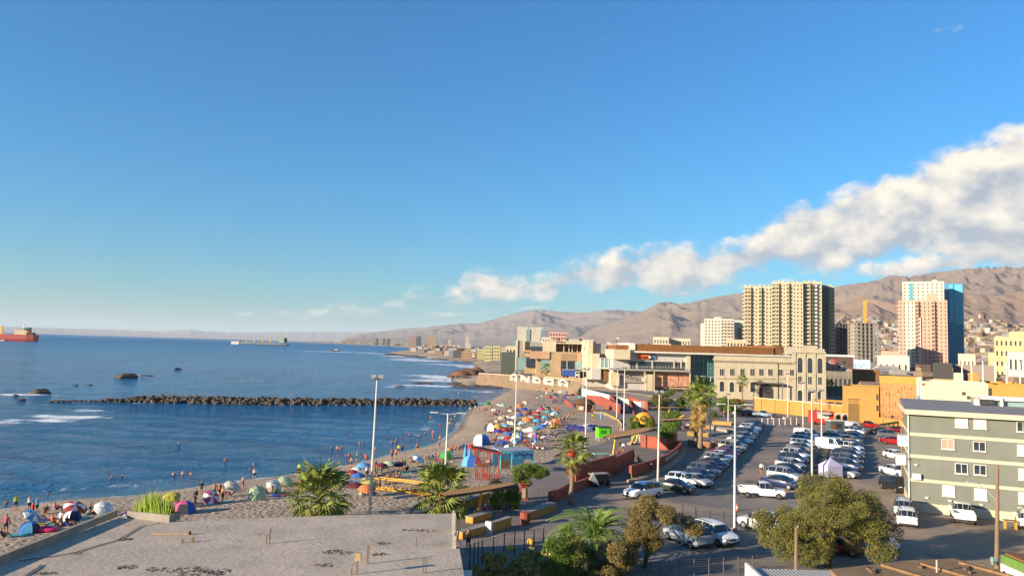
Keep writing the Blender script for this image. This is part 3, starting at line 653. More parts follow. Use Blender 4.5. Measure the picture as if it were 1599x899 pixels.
# ------------------------------------------------------------------ parasols and tents
def parasol_parts(two):
    r, h = 1.05, .42; n = 8; mb = MB()
    for k in range(n):
        a0, a1 = 2*PI*k/n, 2*PI*(k+1)/n; am = (a0+a1)/2; mi = (k % 2) if two else 0
        e0 = (r*math.cos(a0), r*math.sin(a0), 0); e1 = (r*math.cos(a1), r*math.sin(a1), 0)
        m0 = (.58*r*math.cos(a0), .58*r*math.sin(a0), h*.68); m1 = (.58*r*math.cos(a1), .58*r*math.sin(a1), h*.68); em = (r*.93*math.cos(am), r*.93*math.sin(am), .03)
        mb.add([e0, em, e1, m1, m0], [(0, 1, 2, 3, 4)], mi); mb.add([m0, m1, (0, 0, h)], [(0, 1, 2)], mi)
        mb.add([e0, em, e1, (e1[0], e1[1], -.09), (em[0], em[1], -.07), (e0[0], e0[1], -.09)], [(0, 1, 4, 5), (1, 2, 3, 4)], mi)
    can = mesh_of(mb, 'canopy', [FAB, FABW])
    return can
PARA = {False: parasol_parts(False), True: parasol_parts(True)}
PPOLE = mesh_of(MB().tube([(0, 0, -1.75), (0, 0, .5)], .025, 6), 'pole', STEEL)
rb = MB()
for k in range(8): rb.tube([(0, 0, .34), (1.03*math.cos(PI*k/4), 1.03*math.sin(PI*k/4), -.02)], .01, 4)
PRIB = mesh_of(rb, 'rib', STEEL)
def parasol(colour, rgb, loc, where, two=False, tilt=.3, rz=0.0, sc=1.0, h=1.75):
    t = thing('beach_umbrella', f'{colour} beach umbrella {where}', 'umbrella', loc, rz, 'umbrellas on the beach')
    hd = Vector((0, 0, h*sc))
    e = (tilt, 0, 0)
    off = Matrix.Rotation(tilt, 3, 'X') @ Vector((0, 0, -1.75*sc))
    o = inst(PARA[two], 'canopy', t, hd*1.0+Vector((0, -off.y, (-off.z-1.75*sc))), e, sc, rgb)
    inst(PPOLE, 'pole', t, o.location, e, sc); inst(PRIB, 'rib', t, o.location, e, sc)
    return t
def closed_parasol(colour, rgb, loc, where):
    t = thing('closed_umbrella', f'folded {colour} beach umbrella standing {where}', 'umbrella', loc, 0, 'folded umbrellas on the beach')
    mb = MB().lathe([(.03, 2.5), (.16, 2.0), (.27, 1.2), (.32, .75), (.22, .62)], 9); o = mb.build('canopy', FAB, t, True); o.color = (*rgb, 1)
    MB().tube([(0, 0, 0), (0, 0, 2.65)], .03, 6).build('pole', STEEL, t); return t
def dome_tent_mesh(n=6, r=1.15, h=1.25):
    mb = MB()
    def P(a, f):
        rr = r*math.cos(f*PI/2)**.75; return (rr*math.cos(a), rr*math.sin(a), h*math.sin(f*PI/2))
    for k in range(n):
        a0, a1 = 2*PI*k/n, 2*PI*(k+1)/n
        for j in range(5):
            f0, f1 = j/5, (j+1)/5; mi = 1 if k in (1, 4) else 0
            if k == 0 and j < 3: mi = 2
            if j < 4: mb.add([P(a0, f0), P(a1, f0), P(a1, f1), P(a0, f1)], [(0, 1, 2, 3)], mi)
            else: mb.add([P(a0, f0), P(a1, f0), (0, 0, h)], [(0, 1, 2)], mi)
    return mb
TENTI = mat('tent_inside', hexc('3a3c44'), .9, .2, 4)
TENT2 = mat('tent_blue_panel', hexc('2c5fa8'), .8, .1, 3)
TM = {}
def tent(colour, rgb, loc, where, sc=1.0, rz=0.0, second=None):
    key = second or 'w'
    if key not in TM:
        full = dome_tent_mesh(); parts = []
        for nm, ids, mt in (('shell', (0,), [FAB]), ('side_panel', (1,), [TENT2 if second == 'blue' else FABW]), ('doorway', (2,), [TENTI])):
            mb = MB()
            for f, m_ in zip(full.f, full.m):
                if m_ in ids: mb.add([full.v[i] for i in f], [tuple(range(len(f)))])
            parts.append((nm, mesh_of(mb, nm, mt)))
        TM[key] = parts
    t = thing('dome_tent', f'{colour} dome beach tent {where}', 'tent', loc, rz, 'tents on the beach')
    for nm, me in TM[key]: inst(me, nm, t, sc=sc, color=rgb)
    return t
# ------------------------------------------------------------------ lamps
def lamp_post(loc, h, label, arms=2, rz=0.0, lean=0.0, group='lamp posts along the seafront'):
    t = thing('lamp_post', label, 'lamp post', loc, rz, group)
    t.rotation_euler = (0, lean, rz)
    MB().tube([(0, 0, 0), (0, 0, h*.5), (0, 0, h)], [.13, .10, .065], 8).build('pole', WHITE, t)
    MB().box((0, 0, .15), (.4, .4, .3)).build('base', CONC, t)
    for s in ((-1, 1) if arms == 2 else (1,)):
        if arms:
            MB().tube([(0, 0, h-.1), (s*1.1, 0, h+.05)], .035, 6).build('arm', WHITE, t)
            MB().box((s*1.35, 0, h+.06), (.75, .26, .10)).build('lamp_head', WHITE, t)
    if arms == 0:
        MB().box((0, 0, h), (.5, .5, .12)).build('bracket', DARK, t)
        for s in (-1, 1): MB().box((s*.34, .1, h+.18), (.42, .3, .26), tilt=(.5, 0, 0)).build('floodlight', STEEL, t)
    return t
# ------------------------------------------------------------------ plants
def leaf_cloud(centres, n, size, seed, droop=.3, asp=.45):
    """leaf-sized faces spread through clumps: centres are (x, y, z, r)"""
    rg = np.random.RandomState(seed); vs = []; fs = []
    wsum = np.array([c[3]**2 for c in centres]); wsum = wsum/wsum.sum(); cnt = rg.multinomial(n, wsum)
    for (cx, cy, cz, cr_), m_ in zip(centres, cnt):
        d = rg.normal(size=(m_, 3)); d /= np.linalg.norm(d, axis=1)[:, None]
        rr = cr_*(.45+.62*rg.rand(m_)**.55)
        c = np.array([cx, cy, cz])+d*rr[:, None]*np.array([1, 1, .82])
        dirv = d+rg.normal(scale=.55, size=(m_, 3))-np.array([0, 0, droop]); dirv /= np.linalg.norm(dirv, axis=1)[:, None]
        sd = np.cross(dirv, rg.normal(size=(m_, 3))); sd /= np.linalg.norm(sd, axis=1)[:, None]
        s = size*(.6+.8*rg.rand(m_))[:, None]
        for a, b_, c_, e in zip(c-dirv*s*.5-sd*s*asp*.3, c+sd*s*asp*.5, c+dirv*s*.6, c-sd*s*asp*.5):
            o = len(vs); vs += [a, b_, c_, e]; fs.append((o, o+1, o+2, o+3))
    return vs, fs
def clumpset(cx, cy, cz, rx, ry, rz_, n, seed, rmin=.5, rmax=1.0, low=-.5):
    rg = random.Random(seed); out_ = []
    while len(out_) < n:
        x, y, z = rg.uniform(-1, 1), rg.uniform(-1, 1), rg.uniform(low, 1)
        q = x*x+y*y+z*z
        if .25 < q < 1: out_.append((cx+x*rx, cy+y*ry, cz+z*rz_, rg.uniform(rmin, rmax)))
    return out_
def tree(name, label, cat, loc, clumps, nleaf, lsize, leafm, seed, trunk_h, trunk_r, lean=(0, 0), group=None, limbs=7, asp=.45):
    t = thing(name, label, cat, loc, 0, group); rg = random.Random(seed)
    top = Vector((lean[0], lean[1], trunk_h))
    MB().tube([(0, 0, -.1), (lean[0]*.35+.1, lean[1]*.35, trunk_h*.5), top], [trunk_r, trunk_r*.8, trunk_r*.62], 9).build('trunk', BARK, t, True)
    for c in rg.sample(clumps, min(limbs, len(clumps))):
        e = Vector(c[:3]); mid = top.lerp(e, .5)+Vector((rg.uniform(-.2, .2), rg.uniform(-.2, .2), -.15))
        MB().tube([top, mid, e], [trunk_r*.5, trunk_r*.3, trunk_r*.1], 6).build('limb', BARK, t, True)
    vs, fs = leaf_cloud(clumps, nleaf, lsize, seed, droop=.75 if name == 'pepper_tree' else .3, asp=asp)
    MB().add(vs, fs).build('crown', leafm, t)
    return t
def fan_leaf(n=19, r=1.0, pet=1.1, seed=0):
    mb = MB(); rg = random.Random(seed)
    mb.tube([(0, 0, 0), (pet*.6, 0, .10), (pet, 0, .06)], [.035, .025, .02], 4)
    for k in range(n):
        a = (k/(n-1)-.5)*math.radians(230); l = r*(1-.22*abs(k/(n-1)-.5)*2)*rg.uniform(.88, 1.05); w = .028*r
        d = Vector((math.cos(a), math.sin(a), .10)); s = Vector((-math.sin(a), math.cos(a), 0))
        b0 = Vector((pet, 0, .06)); m_ = b0+d*l*.55; e = b0+d*l+Vector((0, 0, -.34*l*rg.uniform(.4, 1.6)))
        mb.add([b0, m_+s*w*1.3+Vector((0, 0, .03)), e, m_-s*w*1.3-Vector((0, 0, .02))], [(0, 1, 2, 3)])
    return mb
def pinnate(n=22, L=2.6, seed=0, arch=.9):
    mb = MB(); rg = random.Random(seed); P = []
    for i in range(n+1):
        f = i/n; P.append(Vector((L*f*(1-.12*f), 0, L*(.62*f-arch*f*f))))
    mb.tube([P[0], P[n//3], P[2*n//3], P[n]], [.05, .035, .02, .008], 4)
    for i in range(2, n):
        tn = (P[i+1]-P[i-1]).normalized(); ln = .62*math.sin(PI*min(1, (i/n)*.85+.13))*rg.uniform(.85, 1.1)
        for s in (-1, 1):
            d = (Vector((0, s, 0))*.85+tn*.75+Vector((0, 0, .25))).normalized()*ln
            w = tn*.05
            mb.add([P[i]-w, P[i]+d*.5+w*.6, P[i]+d+Vector((0, 0, -.10)), P[i]+d*.5-w*1.2], [(0, 1, 2, 3)])
    return mb
FANS = [mesh_of(fan_leaf(seed=i), 'frond', PALML) for i in range(3)]
FAND = [mesh_of(fan_leaf(seed=9+i, r=.85, pet=.7), 'dead_frond', PALMD) for i in range(2)]
PINN = [mesh_of(pinnate(seed=i), 'frond', PALMG) for i in range(2)]
def fan_palm(label, loc, h, n=34, sc=1.0, dead=14, seed=0, group=None, tr=.22, skirt=1.0):
    rg = random.Random(seed); t = thing('fan_palm', label, 'palm tree', loc, 0, group)
    nseg = 10; pts = [(.06*math.sin(i*1.1+seed), .05*math.cos(i*.9+seed), h*i/nseg-.05) for i in range(nseg+1)]
    MB().tube(pts, [tr*(1.35-.5*min(1, i/3))*(1+.06*(i % 2)) for i in range(nseg+1)], 10).build('trunk', PBARK, t, True)
    tp = Vector(pts[-1])
    for k in range(n):
        u = (k+.5)/n; pitch = math.radians(84-126*u**1.0)+rg.uniform(-.12, .12); yaw = k*2.39996+rg.uniform(-.2, .2)
        inst(rg.choice(FANS), 'frond', t, tp+Vector((0, 0, .05-.25*u)), Euler((rg.uniform(-.5, .5), -pitch, yaw)), sc*rg.uniform(.85, 1.12))
    for k in range(dead):
        yaw = k*2.39996+1; pitch = math.radians(rg.uniform(-88, -45))
        inst(rg.choice(FAND), 'dead_frond', t, tp+Vector((0, 0, -.25-.9*skirt*rg.random()*sc)), Euler((rg.uniform(-.6, .6), -pitch, yaw)), sc*rg.uniform(.7, 1.05))
    return t
def date_palm(label, loc, h, n=30, sc=1.0, seed=0):
    rg = random.Random(seed); t = thing('date_palm', label, 'palm tree', loc)
    MB().tube([(0, 0, -.1), (0, 0, h*.5), (0, 0, h)], [.42, .36, .34], 10).build('trunk', PBARK, t, True)
    for k in range(n):
        u = (k+.5)/n; pitch = math.radians(48-62*u)+rg.uniform(-.1, .1); yaw = k*2.39996+rg.uniform(-.2, .2)
        inst(rg.choice(PINN), 'frond', t, (0, 0, h+.1-.3*u), Euler((rg.uniform(-.2, .2), -pitch, yaw)), sc*rg.uniform(.85, 1.1))
    return t
# ------------------------------------------------------------------ buildings
UNIT_WIN = {}
def win_mesh(mt=None, frame=None):
    """a window of 1 x 1: frame ring proud of the wall, pane set back inside it (x across, z up, -y outward)"""
    key = (mt or GLASS).name + (frame or WHITE).name
    if key not in UNIT_WIN:
        mb = MB().box((0, -.02, 0), (.94, .04, .94), mi=0)
        for c, d in (((0, -.05, .47), (1, .10, .06)), ((0, -.05, -.47), (1, .12, .06)), ((-.47, -.05, 0), (.06, .10, .88)), ((.47, -.05, 0), (.06, .10, .88)), ((0, -.045, 0), (.045, .07, .88))): mb.box(c, d, mi=1)
        UNIT_WIN[key] = mesh_of(mb, 'window', [mt or GLASS, frame or WHITE])
    return UNIT_WIN[key]
def unit_pane(mt=None):
    key = 'pane'+(mt or GLASS).name
    if key not in UNIT_WIN: UNIT_WIN[key] = mesh_of(MB().box((0, -.03, 0), (1, .06, 1)), 'window', mt or GLASS)
    return UNIT_WIN[key]
class Bld:
    """a building on a front base line a->b (left to right from the camera), running back by depth; local x along the front, y back"""
    def __init__(s, name, label, a, b, depth, z1, z0=-.5, wall=None, cat='building', group=None, roof=None, parapet=.5, wname='wall'):
        a = Vector((a[0], a[1], 0)); b = Vector((b[0], b[1], 0)); s.w = (b-a).length; s.d = depth; s.z1 = z1; s.z0 = z0
        s.t = thing(name, label, cat, (a.x, a.y, 0), math.atan2(b.y-a.y, b.x-a.x), group); s.wall = wall or CREAM
        if wname: MB().box((s.w/2, depth/2, (z0+z1)/2), (s.w, depth, z1-z0)).build(wname, s.wall, s.t)
        if parapet:
            pb = MB(); th = .22; z = z1+parapet/2
            pb.box((s.w/2, th/2, z), (s.w, th, parapet)); pb.box((s.w/2, depth-th/2, z), (s.w, th, parapet)); pb.box((th/2, depth/2, z), (th, depth-2*th, parapet)); pb.box((s.w-th/2, depth/2, z), (th, depth-2*th, parapet))
            pb.build('parapet', roof or s.wall, s.t)
    def box(s, name, x0, x1, z0, z1, y0, y1, mt): return MB().box(((x0+x1)/2, (y0+y1)/2, (z0+z1)/2), (abs(x1-x0), abs(y1-y0), abs(z1-z0))).build(name, mt, s.t)
    def win(s, x, z, w, h, side=False, me=None, name='window', dep=0):
        me = me or win_mesh()
        if side: return inst(me, name, s.t, (-dep, x, z), (0, 0, -PI/2), (w, 1, h))
        return inst(me, name, s.t, (x, dep*-1, z), (0, 0, 0), (w, 1, h))
    def grid(s, x0, x1, nx, z0, z1, nz, w, h, side=False, me=None, skip=0.0, rg=None, name='window'):
        for j in range(nz):
            for i in range(nx):
                if skip and rg and rg.random() < skip: continue
                s.win(x0+(x1-x0)*(i+.5)/nx, z0+(z1-z0)*(j+.5)/nz, w, h, side, me, name)
def block(name, label, px0, px1, ytop, Y, depth, wall, nx, nz, z0=0.0, yaw=0.0, ww=.5, hh=.45, sx=0, cat='building', group=None, parapet=.6, wm_=None, zbot=None, simple=True):
    """a building whose front corners fall at px0 and px1 and whose top falls at ytop, at distance Y"""
    a = D(px0, ytop, Y); z1 = (a.z); az_ = math.radians(ang((px0+px1)/2, ytop)[0]); b = PL(px1, ytop, a, a+Vector((math.cos(az_), -math.sin(az_), 0)))
    B = Bld(name, label, a, b, depth, z1, z0-1.0, wall, cat, group, parapet=parapet)
    me = wm_ or (unit_pane() if simple else win_mesh())
    fh = (z1-z0)/max(nz, 1)
    if nx and nz:
        B.grid(.3, B.w-.3, nx, z0+.2, z1-.2, nz, (B.w-.6)/nx*ww, fh*hh, False, me)
        if sx: B.grid(.3, depth-.3, sx, z0+.2, z1-.2, nz, (depth-.6)/sx*ww, fh*hh, True, me)
    return B
# ------------------------------------------------------------------ grey apartment block on the right
ga = G(1422, 797); gdir = Vector((.9, -.42, 0)).normalized(); gb = ga+gdir*34
def on_g(px, py):
    p = PL(px, py, ga, gb); return (p-ga).dot(gdir), p.z
zf = on_g(1422, 646)[1]; bands = [on_g(1422, y)[1] for y in (677, 711, 748, 783)]
B = Bld('apartment_block', 'grey-green four-storey apartment block with white bands beside the car park', ga, gb, 13, zf, -.3, GREYG, parapet=0)
for i, z in enumerate(bands[:3]):
    o = MB().box((B.w/2, 6.5, z), (B.w+.10, 13.10, .34)).build('floor_band', CREAM, B.t)
MB().box((B.w/2, 6.5, (bands[3]-.3)/2-.0), (B.w+.12, 13.12, bands[3]+.3)).build('plinth', CREAM, B.t)
MB().box((B.w/2, 6.3, zf+.26), (B.w+.9, 13.9, .52)).build('fascia', CREAM, B.t)
ROOFM = mat('grey_roof_membrane', hexc('7d7a78'), .8, .15, .5, streak=.3)
rf = MB(); rf.add([(-.42, -.62, zf+.53), (B.w+.4, -.62, zf+.53), (B.w+.4, 13.2, zf+1.0), (-.42, 13.2, zf+1.0)], [(0, 1, 2, 3)]); rf.build('roof', ROOFM, B.t)
up = MB(); x0 = 7.0
up.box(((x0+B.w)/2, 9.0, zf+1.7), (B.w-x0, .5, .45)); up.box((x0+.3, 9.0, zf+1.3), (.6, .5, 1.0)); up.build('roof_parapet_beam', WHITE, B.t)
for k in range(9): MB().box((x0+2.6+k*2.7, 8.6, zf+1.15), (.22, .22, 1.3)).build('roof_post', WHITE, B.t)
MB().box(((x0+B.w)/2, 10.5, zf+1.15), (B.w-x0, 2.5, .9)).build('roof_clerestory', LBLUE, B.t)
MB().box((x0+1.2, 8.68, zf+1.25), (1.4, .16, .6)).build('roof_vent', DARK, B.t)
MB().tube([(-.12, -.12, 0), (-.12, -.12, zf+.4)], .07, 8).build('drainpipe', WHITE, B.t)
CURT = mat('white_curtain', hexc('cfc9bd'), .8, .12, 3, stretch=(6, 1, .3)); PCURT = mat('pink_curtain', hexc('b98a78'), .8, .15, 3, stretch=(6, 1, .3)); DGL = GLASS
def gwin(px, py0, py1, w, mt):
    u, z1 = on_g(px, py0); _, z0 = on_g(px, py1); h = z1-z0
    w = on_g(px+10, py0)[0]-on_g(px-10, py0)[0]
    f = inst(win_mesh(mt, WHITE), 'window', B.t, (u, 0, (z0+z1)/2), (0, 0, 0), (w, 1, h))
    s = inst(mesh_of(MB().box((0, -.10, -.53), (1.1, .22, .07)), 'sill', WHITE), 'sill', f)
    return f
for px, y0, y1, mt in [(1501, 650, 667, CURT), (1530, 652, 669, CURT), (1480, 685, 701, PCURT), (1529, 689, 704, DGL), (1501, 723, 739, DGL), (1530, 725, 741, DGL), (1481, 757, 774, CURT), (1531, 762, 780, CURT)]: gwin(px, y0, y1, 1.6, mt)
for px, y0, y1, mt in [(1597, 658, 674, DGL), (1598, 694, 711, CURT), (1600, 731, 749, CURT), (1600, 768, 786, CURT), (1640, 662, 680, CURT), (1640, 700, 716, DGL)]: gwin(px, y0, y1, 1.6, mt)
for px, y in [(1447, 776), (1483, 781), (1532, 787), (1592, 792), (1430, 725)]:
    u, z = on_g(px, y); MB().box((u, -.1, z), (.3, .2, .16)).build('wall_light', WHITE, B.t)
MB().box((on_g(1431, 743)[0], -.2, on_g(1431, 743)[1]), (.8, .4, .6)).build('air_conditioner', WHITE, B.t)
for k, (y, w) in enumerate(((.0, 3.4), (3.6, 3.0))):
    MB().box((-.55, 2.0+k*5, bands[0]-.9+(-2.6*k)), (1.0, 2.2, 1.1)).build('balcony', WHITE, B.t)
# ------------------------------------------------------------------ mustard buildings and boundary wall behind the car park
ya, yb = G(1178, 641), G(1316, 656)
B = Bld('boundary_wall', 'long yellow street wall with a white coping at the end of the car park', ya, yb, .4, 3.6, -.2, YEL, 'wall', parapet=0)
MB().box((B.w/2, .2, 3.7), (B.w+.1, .56, .2)).build('coping', CREAM, B.t)
n = 6
for k in range(n): MB().box((B.w*(k+.5)/n, -.06, 1.7), (.45, .2, 3.5)).build('pilaster', YEL, B.t)
ra, rb_ = PL(1268, 655, ya, yb), yb
B2 = Bld('arcade_railing', 'yellow open arcade frame above the right end of the street wall', G(1268, 640, 3.8)*1, G(1316, 643, 3.8)*1, .5, 4.2, 3.8, YEL, 'railing', parapet=0, wname='base_beam')
for k in range(5): B2.box('post', B2.w*k/4-.15, B2.w*k/4+.15, 4.2, 5.9, 0, .4, YEL)
B2.box('top_beam', -.2, B2.w+.2, 5.9, 6.3, -.05, .5, YEL)
pk = G(1300, 652); t = thing('awning_roof', 'dark sheet awning below the yellow arcade', 'awning', (pk.x, pk.y-3, 0))
MB().box((0, 0, 4.3), (6, 3, .12), tilt=(.18, 0, 0)).build('roof', BROWN, t)
for s in (-1, 1): MB().box((s*2.7, -1.2, 2.0), (.12, .12, 4.2)).build('post', DARK, t)
ma, mb_ = G(1316, 657), G(1373, 661)
B = Bld('mustard_building', 'plain bright mustard cube with a barred lower doorway', ma, mb_, 12, D(1330, 604, ma.y).z, -.3, YEL, parapet=.3)
gm = B.box('doorway', 1.2, 3.8, 0, 4.4, -.04, .1, mat('brown_door', hexc('80602f'), .8, .2))
for k in range(6): B.box('door_bar', 1.4+k*.4, 1.44+k*.4, .2, 5.6, -.25, -.2, DARK)
B.box('door_bar', 1.2, 3.9, 5.55, 5.62, -.25, -.2, DARK)
for z in (3.0, 5.6): B.box('side_window', B.w-.6, B.w-.15, z, z+1.4, -.05, .1, GLASS)
oa, ob = G(1375, 661), G(1434, 666)
B = Bld('ochre_block_building', 'tall ochre rough-textured block with a plain top band', oa, ob, 14, D(1390, 588, oa.y).z, -.3, OCHRE, parapet=0)
B.box('top_band', -.1, B.w+.1, B.z1-1.6, B.z1+.25, -.12, 14.1, mat('ochre_render', hexc('a8803c'), .9, .12, .6, streak=.5))
rg = random.Random(4)
for j in range(12):
    for i in range(12):
        if rg.random() < .55:
            B.box('stone', B.w*(i+.08)/12, B.w*(i+.92)/12, .3+j*.75, .3+j*.75+.66, -.10-.10*rg.random(), .02, OCHRE)
la, lb = G(1372, 661)+Vector((-1, -2, 0)), G(1412, 668)
B = Bld('low_yellow_wall', 'low yellow wall topped by thin railings before the ochre block', la, lb, .3, 1.7, -.2, YEL, 'wall', parapet=0)
for k in range(16): B.box('railing_bar', B.w*k/16, B.w*k/16+.05, 1.7, 2.7, .1, .15, DARK)
B = block('cream_block', 'blank cream building wall with two small dark vents behind the grey roof', 1437, 1543, 597, 165, 16, CREAM, 0, 0, parapet=.4)
for u in (.62, .69): B.box('vent', B.w*u, B.w*u+.7, B.z1-2.3-4*(u-.62)*3, B.z1-1.6-4*(u-.62)*3, -.05, .1, DARK)
B.box('wall_crack_stain', .3, .9, B.z1-.6, B.z1-.1, -.03, .05, BROWN)
B.box('painted_end_shade', B.w-.1, B.w+1.6, 2, B.z1-.6, .3, 2, DARK)  # solid dark box stands in for the shade past the wall's end
B = block('blue_door_annex', 'narrow annex with columns and a blue panel beside the ochre block', 1431, 1440, 590, 172, 6, CREAM, 0, 0, parapet=.2)
B.box('blue_panel', .1, B.w-.1, B.z1-6, B.z1-4, -.06, .1, BLUEW)
for u in (.2, .6): B.box('column', B.w*u, B.w*u+.25, B.z1-4, B.z1, -.2, .05, WHITE)
B = block('mustard_garage', 'mustard building with a long dark opening behind the grey block', 1549, 1640, 602, 152, 14, mat('ochre_render', hexc('a8803c'), .9, .12), 0, 0, parapet=.3)
B.box('opening', 1.0, 8.5, B.z1-4.2, B.z1-2.0, -.06, .2, DARK)
B.box('side_pier', 9.2, 10.6, 0, B.z1+1.5, -.15, 1, YEL)
# steel posts and rooftop boxes behind
B = block('rooftop_terrace', 'flat ochre roof terrace carrying a row of tall white posts', 1375, 1600, 594, 196, 26, mat('ochre_render', hexc('a8803c')), 0, 0, parapet=.5)
for px in (1454, 1466, 1480, 1495, 1509, 1525, 1543, 1561):
    p = D(px, 590, 205); lx = (p-Vector(B.t.location)).x
    MB().box((lx, 9, B.z1+2.9), (.26, .26, 6.2)).build('white_post', WHITE, B.t)
block('dark_screen_building', 'dark charcoal screen wall behind the white posts', 1456, 1487, 566, 222, 8, DARK, 0, 0, parapet=0)
block('taupe_wall_building', 'taupe plain building right of the charcoal screen', 1488, 1553, 570, 226, 10, mat('taupe', hexc('85776c'), .9, .1), 0, 0, parapet=.2)
block('orange_kiosk', 'small orange rooftop cabin among the white posts', 1511, 1528, 583, 204, 4, YEL, 0, 0, parapet=.2)
block('cream_kiosk', 'small cream rooftop cabin left of the orange one', 1489, 1504, 583, 204, 4, CREAM, 0, 0, parapet=.2)
B = block('mural_building', 'long low building painted with a red white and black graffiti mural', 1288, 1332, 556, 318, 20, mat('mural_dark', hexc('4f3e3a'), .9, .3, .5), 0, 0, parapet=0)
B.box('roof_edge', -.5, B.w+.5, B.z1, B.z1+.8, -.6, 1.2, WHITE)
rg = random.Random(11); MUR = [mat('mural_'+c, hexc(c), .85, .25, .8) for c in ('8a3527', 'a5503c', '8d8a86', '2e2b2c', '6f7f86', '9b6f5e')]
for k in range(26):
    u = rg.random()*.92; z = B.z1-6.5+rg.random()*4.6; w = rg.uniform(.4, 1.8); c = MB().lathe([(0, 0), (w, 0), (w*.8, .04)], 7); o = c.build('painted_shape', rg.choice(MUR), B.t, False, (min(max(B.w*u, w), B.w-w), -.02-.012*k, z)); o.rotation_euler = (PI/2, rg.uniform(0, 3), 0); o.scale = (1, rg.uniform(.5, 1), 1)
block('blue_mural_shop', 'low shop with a light blue painted upper wall', 1333, 1359, 562, 300, 12, mat('blue_mural', hexc('5f9cb4'), .85, .35, .6, col2=hexc('c9d6d6')), 0, 0, parapet=.3)
block('brown_warehouse', 'long brown warehouse front behind the mustard cube', 1331, 1374, 577, 270, 14, mat('brown_wall', hexc('6d4d2c'), .9, .2), 0, 0, parapet=.2)
block('graffiti_wall', 'grey graffitied lower wall left of the mustard cube', 1287, 1331, 580, 300, 8, mat('graffiti_wall', hexc('6f675c'), .9, .4, .6), 6, 1, parapet=.2)
# ------------------------------------------------------------------ old station building with arched windows
sa, sb = G(1115, 621), G(1240, 611)
sb = sa+Vector((.965, -.263, 0))*26.9
STONE = mat('old_stucco', hexc('a0957e'), .9, .12, .5, streak=.6)
z_c = D(1115, 558, sa.y).z
B = Bld('station_building', 'old two-storey stuccoed building with arched ground-floor windows and corner tower', sa, sb, 22, z_c-1.0, -.3, STONE, parapet=0)
B.box('cornice', -.5, B.w+.1, z_c-1.0, z_c-.4, -.55, 22, STONE); B.box('attic', -.1, B.w, z_c-.4, z_c+.7, -.05, .5, STONE)
B.box('string_course', -.2, B.w, 6.9, 7.25, -.25, .1, STONE); B.box('upper_band', -.2, B.w, z_c-3.4, z_c-3.1, -.18, .1, STONE)
for k in range(30): B.box('dentil', B.w*k/30, B.w*k/30+.35, z_c-1.5, z_c-1.0, -.4, .05, STONE)
def sxz(px, py):
    p = PL(px, py, sa, sb); return (p-sa).dot((sb-sa).normalized()), p.z
def arch(w, h, mt, n=10, dep=.0, thick=.06):
    pts = [(-w/2, 0), (w/2, 0), (w/2, h-w/2)] + [(w/2*math.cos(PI*k/n), h-w/2+w/2*math.sin(PI*k/n)) for k in range(1, n)] + [(-w/2, h-w/2)]
    m_ = MB(); nn = len(pts); vs = [(x, -thick-dep, z) for x, z in pts]+[(x, .05, z) for x, z in pts]
    m_.add(vs, [tuple(range(nn))]+[(i, i+nn, (i+1) % nn+nn, (i+1) % nn) for i in range(nn)]); return m_
AW = mesh_of(arch(1.5, 3.6, GLASS, thick=.14), 'window', GLASS); AWF = mesh_of(arch(2.1, 4.1, CREAM), 'surround', CREAM)
ANW = mesh_of(arch(1.5, 5.2, GLASS, thick=.2), 'window', GLASS); ANF = mesh_of(arch(2.3, 5.8, CREAM), 'surround', CREAM)
for px in (1127, 1143, 1159, 1174.5, 1188.5, 1202.5, 1218.5, 1236.5):
    u, z = sxz(px, 581)
    f = inst(win_mesh(GLASS, CREAM), 'window', B.t, (u, 0, z), (0, 0, 0), (1.5, 2, 2.7))
    B.box('balustrade', u-1.2, u+1.2, z-2.2, z-1.9, -.5, 0, STONE)
for px, y in ((1127, 611), (1142.5, 612), (1157, 612), (1175, 612)):
    u, z = sxz(px, y-1.5); inst(AWF, 'surround', B.t, (u, 0, max(z-.5, .6))); inst(AW, 'window', B.t, (u, 0, max(z-.3, .8)))
u, z = sxz(1196, 614); DOORM = mesh_of(arch(4.6, 5.6, DARK, thick=.2), 'entrance_arch', DARK); inst(DOORM, 'entrance_arch', B.t, (u, 0, 0))
B.box('porch_roof', u-4.5, u+5.5, 5.9, 6.2, -3.2, 0, DCONC)
for k in (-4.2, 5.2): B.box('porch_post', u+k-.15, u+k+.15, 0, 5.9, -3.0, -2.7, DCONC)
u2, z2 = sxz(1215, 600); B.box('downpipe', u2-.08, u2+.08, 0, z_c-1, -.25, -.1, DARK)
# its tower
ta = sb.copy(); tb = ta+Vector((.965, -.263, 0))*9.6; zt = D(1262, 541, ta.y).z
T_ = Bld('station_tower', 'tall stuccoed corner pavilion with three arched bays and stepped parapet', ta, tb, 10, zt-2.2, -.3, STONE, parapet=0)
T_.box('cornice', -.4, T_.w+.4, zt-2.2, zt-1.7, -.5, 10.3, STONE)
for k, (a_, b_, dz) in enumerate(((0, .28, .2), (.28, .72, 1.3), (.72, 1, .2))): T_.box('stepped_parapet', T_.w*a_, T_.w*b_, zt-1.7, zt-.9+dz, 0, .6, STONE)
for k in range(4): T_.box('pilaster', T_.w*(k/3)-.35, T_.w*(k/3)+.35, 0, zt-2.2, -.3, .2, STONE)
for k in range(3):
    u = T_.w*(k+.5)/3
    inst(ANF, 'surround', T_.t, (u, 0, zt-9.2)); inst(ANW, 'window', T_.t, (u, 0, zt-9.0))
    T_.win(u, zt-11.6, 1.3, 3.0, me=win_mesh(GLASS, CREAM)); inst(AWF, 'surround', T_.t, (u, 0, .2)); inst(AW, 'window', T_.t, (u, 0, .4))
